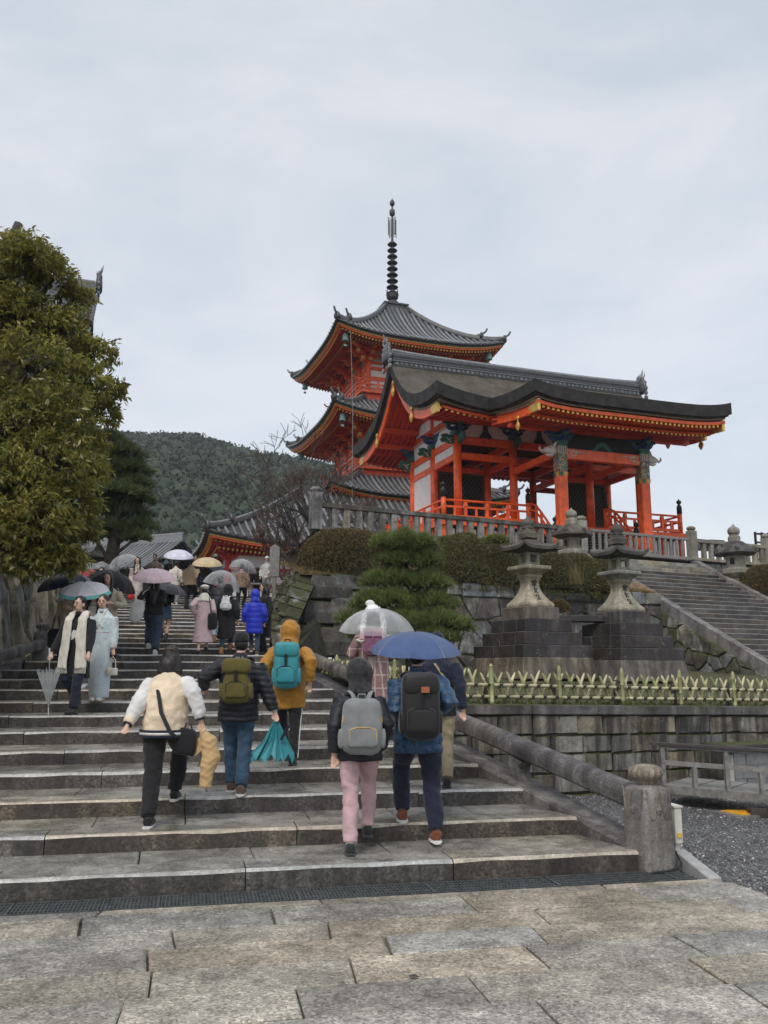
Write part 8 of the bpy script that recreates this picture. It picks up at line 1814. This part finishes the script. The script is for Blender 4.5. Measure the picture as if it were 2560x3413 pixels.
person('greypuff', 'person in black puffer jacket and pale jeans stooping ahead of the pink coat', 466, 21.0, 1243, 0, cmat=DNB, hem=.72, girth=1.4, quilt=.13, qa=.012, pants=fabric('pale_denim', (.30, .36, .42)), shoe=SH_TN, boot=.1, hair='short', lean=.12, lh=(-.1, .3, 1.1), sleeves=1.3)
umbrella('clear dome umbrella over the black puffer jacket', 478, 1268, .46, 20.6, (.3, -.05), VN, hand('greypuff', 0), .5)
person('blackcoat', 'person in long black hooded coat and tan boots with a white backpack', 483, 18.95, 1266, 0, lf=(-.09, 0, 0), rf=(.05, .32, .12), coat='coat', cmat=BLK, hem=.40, girth=1.18, aline=.03, pants=JEANd, shoe=SH_TN, boot=.1, hair='hood', female=True, sleeves=1.15); backpack('blackcoat', 'small silvery white backpack on the long black coat', fabric('white_leather', (.58, .60, .62), rough=.35), (.13, .08, .17), -.19, .3, MATS['white_leather'], None, MATS['white_leather'], GRY)
person('cobalt', 'person in bright cobalt blue hooded puffer coat', 545, 18.95, 1276, .12, lf=(-.07, .3, .1), rf=(.09, 0, 0), cmat=COB, coat='coat', hem=.56, girth=1.32, quilt=.14, qa=.012, pants=JEANd, shoe=SH_BR, hair='hood', sleeves=1.3, lean=.03)
person('lookback', 'person with short dark hair in black coat turning to face left beside the cobalt coat', 568, 19.5, 1262, pi / 2 + .5, cmat=BLK, coat='coat', hem=.45, girth=1.15, pants=BLK, shoe=SH_BK, hair='bob', female=True)
person('pattern', 'person in brown patterned jacket and black trousers under the upper clear umbrella', 513, 29.3, 1218, 0, cmat=fabric('brown_print_cloth', (.26, .17, .13), var=.5, vs=12), hem=.85, girth=1.25, pants=BLK, shoe=SH_BK, lh=(0, .3, 1.25), rf=(.05, .3, .15), hair='short', fg=1)
umbrella('clear vinyl umbrella high on the stairs in front of the red hall', 524, 1231, .5, 29.1, (.25, -.25), VN, hand('pattern', 0), .42)
person('camo', 'person in white mottled jacket and white bucket hat at the top of the stairs', 570, 34.6, 1220, pi, cmat=fabric('white_camo', (.5, .5, .49), var=.5, vs=22), hem=.8, girth=1.2, pants=GRY, shoe=SH_BK, hair='hat', hoodmat=WHT, lh=(-.1, .2, 1.0), fg=1, hh=1.6)
for i, (px, tp, mt, lb, hh) in enumerate(((321, 1214, fabric('taupe_wool', (.22, .17, .14)), 'person in taupe coat far behind the beige kimono', 1.66), (332, 1219, WHT, 'short person in white far behind the pink umbrella', 1.55), (346, 1203, fabric('slate_blue_cloth', (.10, .17, .22)), 'person in slate blue coat left of the cream umbrella', 1.78), (357, 1214, BLK, 'person with long black hair just left of the braided one', 1.62), (412, 1204, BLK, 'dark coated person half hidden behind the camel jacket', 1.7), (455, 1192, fabric('blue_grey_hooded_cloth', (.06, .08, .10)), 'person in grey beanie showing above the tan umbrella', 1.85), (528, 1240, BLK, 'person in black near the doorway of the red hall', 1.5), (548, 1243, BLK, 'child in black coat with white cuffs at the top of the stairs', 1.3), (205, 1238, NAVY, 'person in navy coat behind the coral umbrella', 1.6))):
    person('far%d' % i, lb, px, 35.2 + (i % 3) * .5 if i != 8 else 24, tp, [pi, .2, 0, 0][i % 4], cmat=mt, hem=.6, girth=1.15, pants=BLK, shoe=SH_BK, hair='beanie' if i == 5 else ('long' if i == 3 else 'short'), hoodmat=GRY, fg=0, hh=hh)
umbrella('small white umbrella far up the stairs by the left wall', 195, 1228, .42, 31, (0, -.2), WHT, None, .3); umbrella('white umbrella peeping out above the black umbrella', 232, 1228, .45, 30, (.3, -.2), VN2, None, .3)
# ---- small things at the head of the stairs
p = footpos(587, 30.5); t = thing('wooden_signpost', 'tall grey wooden notice post with pointed board at the right edge of the upper stairs', 'signpost', (p.x, p.y, step_h(30.5)))
zt_ = zat(1176, p.y, 587) - p.z; ob('post', MB().box((0, 0, zt_ * .36), (.13, .13, zt_ * .72)), M_wood, t); ob('notice_board', MB().prism([(-.17, -.09, zt_ * .5), (.17, -.09, zt_ * .5), (.17, -.09, zt_ - .12), (0, -.09, zt_), (-.17, -.09, zt_ - .12)], (0, 1, 0), .18), M_wood, t)
p = footpos(545, 33.8); t = thing('bench', 'pale wooden bench at the head of the stairs', 'bench', (p.x - .2, p.y, 4.552), PSI); ob('seat', MB().box((0, 0, .45), (2.6, .35, .06)), M_wood, t)
for x in (-1.1, 0, 1.1): ob('leg', MB().box((x, 0, .21), (.08, .3, .42)), M_wood, t)
p = at(178, 1215, 33); t = thing('paper_lantern', 'white ribbed lantern hanging from a dark bracket over the left wall', 'lantern', (p.x, p.y, 5.2)); ob('lantern_shade', MB().lathe([(.16, .9)] + [(.22 + .012 * (k % 2), .95 + k * .06) for k in range(13)] + [(.15, 1.75)], n=16), WHT, t); ob('pole', MB().tube([(-.35, 0, -.2), (-.35, 0, 2.4)], .06, 8), M_blackm, t); ob('bracket', MB().bar((-.7, 0, 1.95), (1.0, 0, 1.9), .06), M_blackm, t)
p = at(212, 1228, 36); t = thing('stone_lantern', 'weathered stone lantern silhouette behind the left wall near the pale hanging lantern', 'stone lantern', (p.x, p.y, 4.6)); ob('shaft', MB().lathe([(.28, 0), (.2, .2), (.18, 1.1)], n=10), M_lroof, t); ob('platform', MB().lathe([(.2, 1.1), (.42, 1.25), (.42, 1.35)], sq=6), M_lroof, t); ob('firebox', MB().lathe([(.24, 1.35), (.24, 1.7)], sq=6), M_lroof, t); ob('lantern_roof', MB().lathe([(.62, 1.7), (.6, 1.78), (.2, 2.05), (.1, 2.3)], sq=6), M_lroof, t)
# lattice kiosk and black notice at the far right
p = at(1650, 1160, 44); t = thing('lattice_screen', 'dark wooden lattice screen at the far right edge behind the balustrade', 'screen', (p.x, p.y, 6.7), radians(20))
for k in range(7): ob('lattice_bar', MB().box((-.55 + k * .42, 0, 1.0), (.09, .09, 2.0)), M_blackm, t)
for k in range(5): ob('lattice_bar', MB().box((.7, 0, .15 + k * .44), (2.6, .08, .09)), M_blackm, t)
p = at(1533, 1170, 43); t = thing('small_roofed_notice', 'small black gabled notice roof behind the pale balustrade', 'notice board', (p.x, p.y, 6.7), radians(20)); ob('roof', MB().prism([(-.8, -.4, .95), (.8, -.4, .95), (.55, -.4, 1.42), (-.3, -.4, 1.42)], (0, 1, 0), .8), M_blackm, t); ob('post', MB().box((0, 0, .5), (.12, .12, 1.0)), M_blackm, t)

LC.exclude = False

# ================================================================ damp air
hm_ = bpy.data.materials.new('haze_air'); hm_.use_nodes = True; ht = hm_.node_tree; ht.nodes.clear(); ho = ht.nodes.new('ShaderNodeOutputMaterial'); hv_ = ht.nodes.new('ShaderNodeVolumePrincipled')
hv_.inputs['Color'].default_value = (.82, .90, 1, 1); hv_.inputs['Density'].default_value = .00035; ht.links.new(hv_.outputs[0], ho.inputs['Volume'])
ob('haze', MB().box((0, 160, 55), (1100, 420, 113.3)), hm_, kind='stuff')
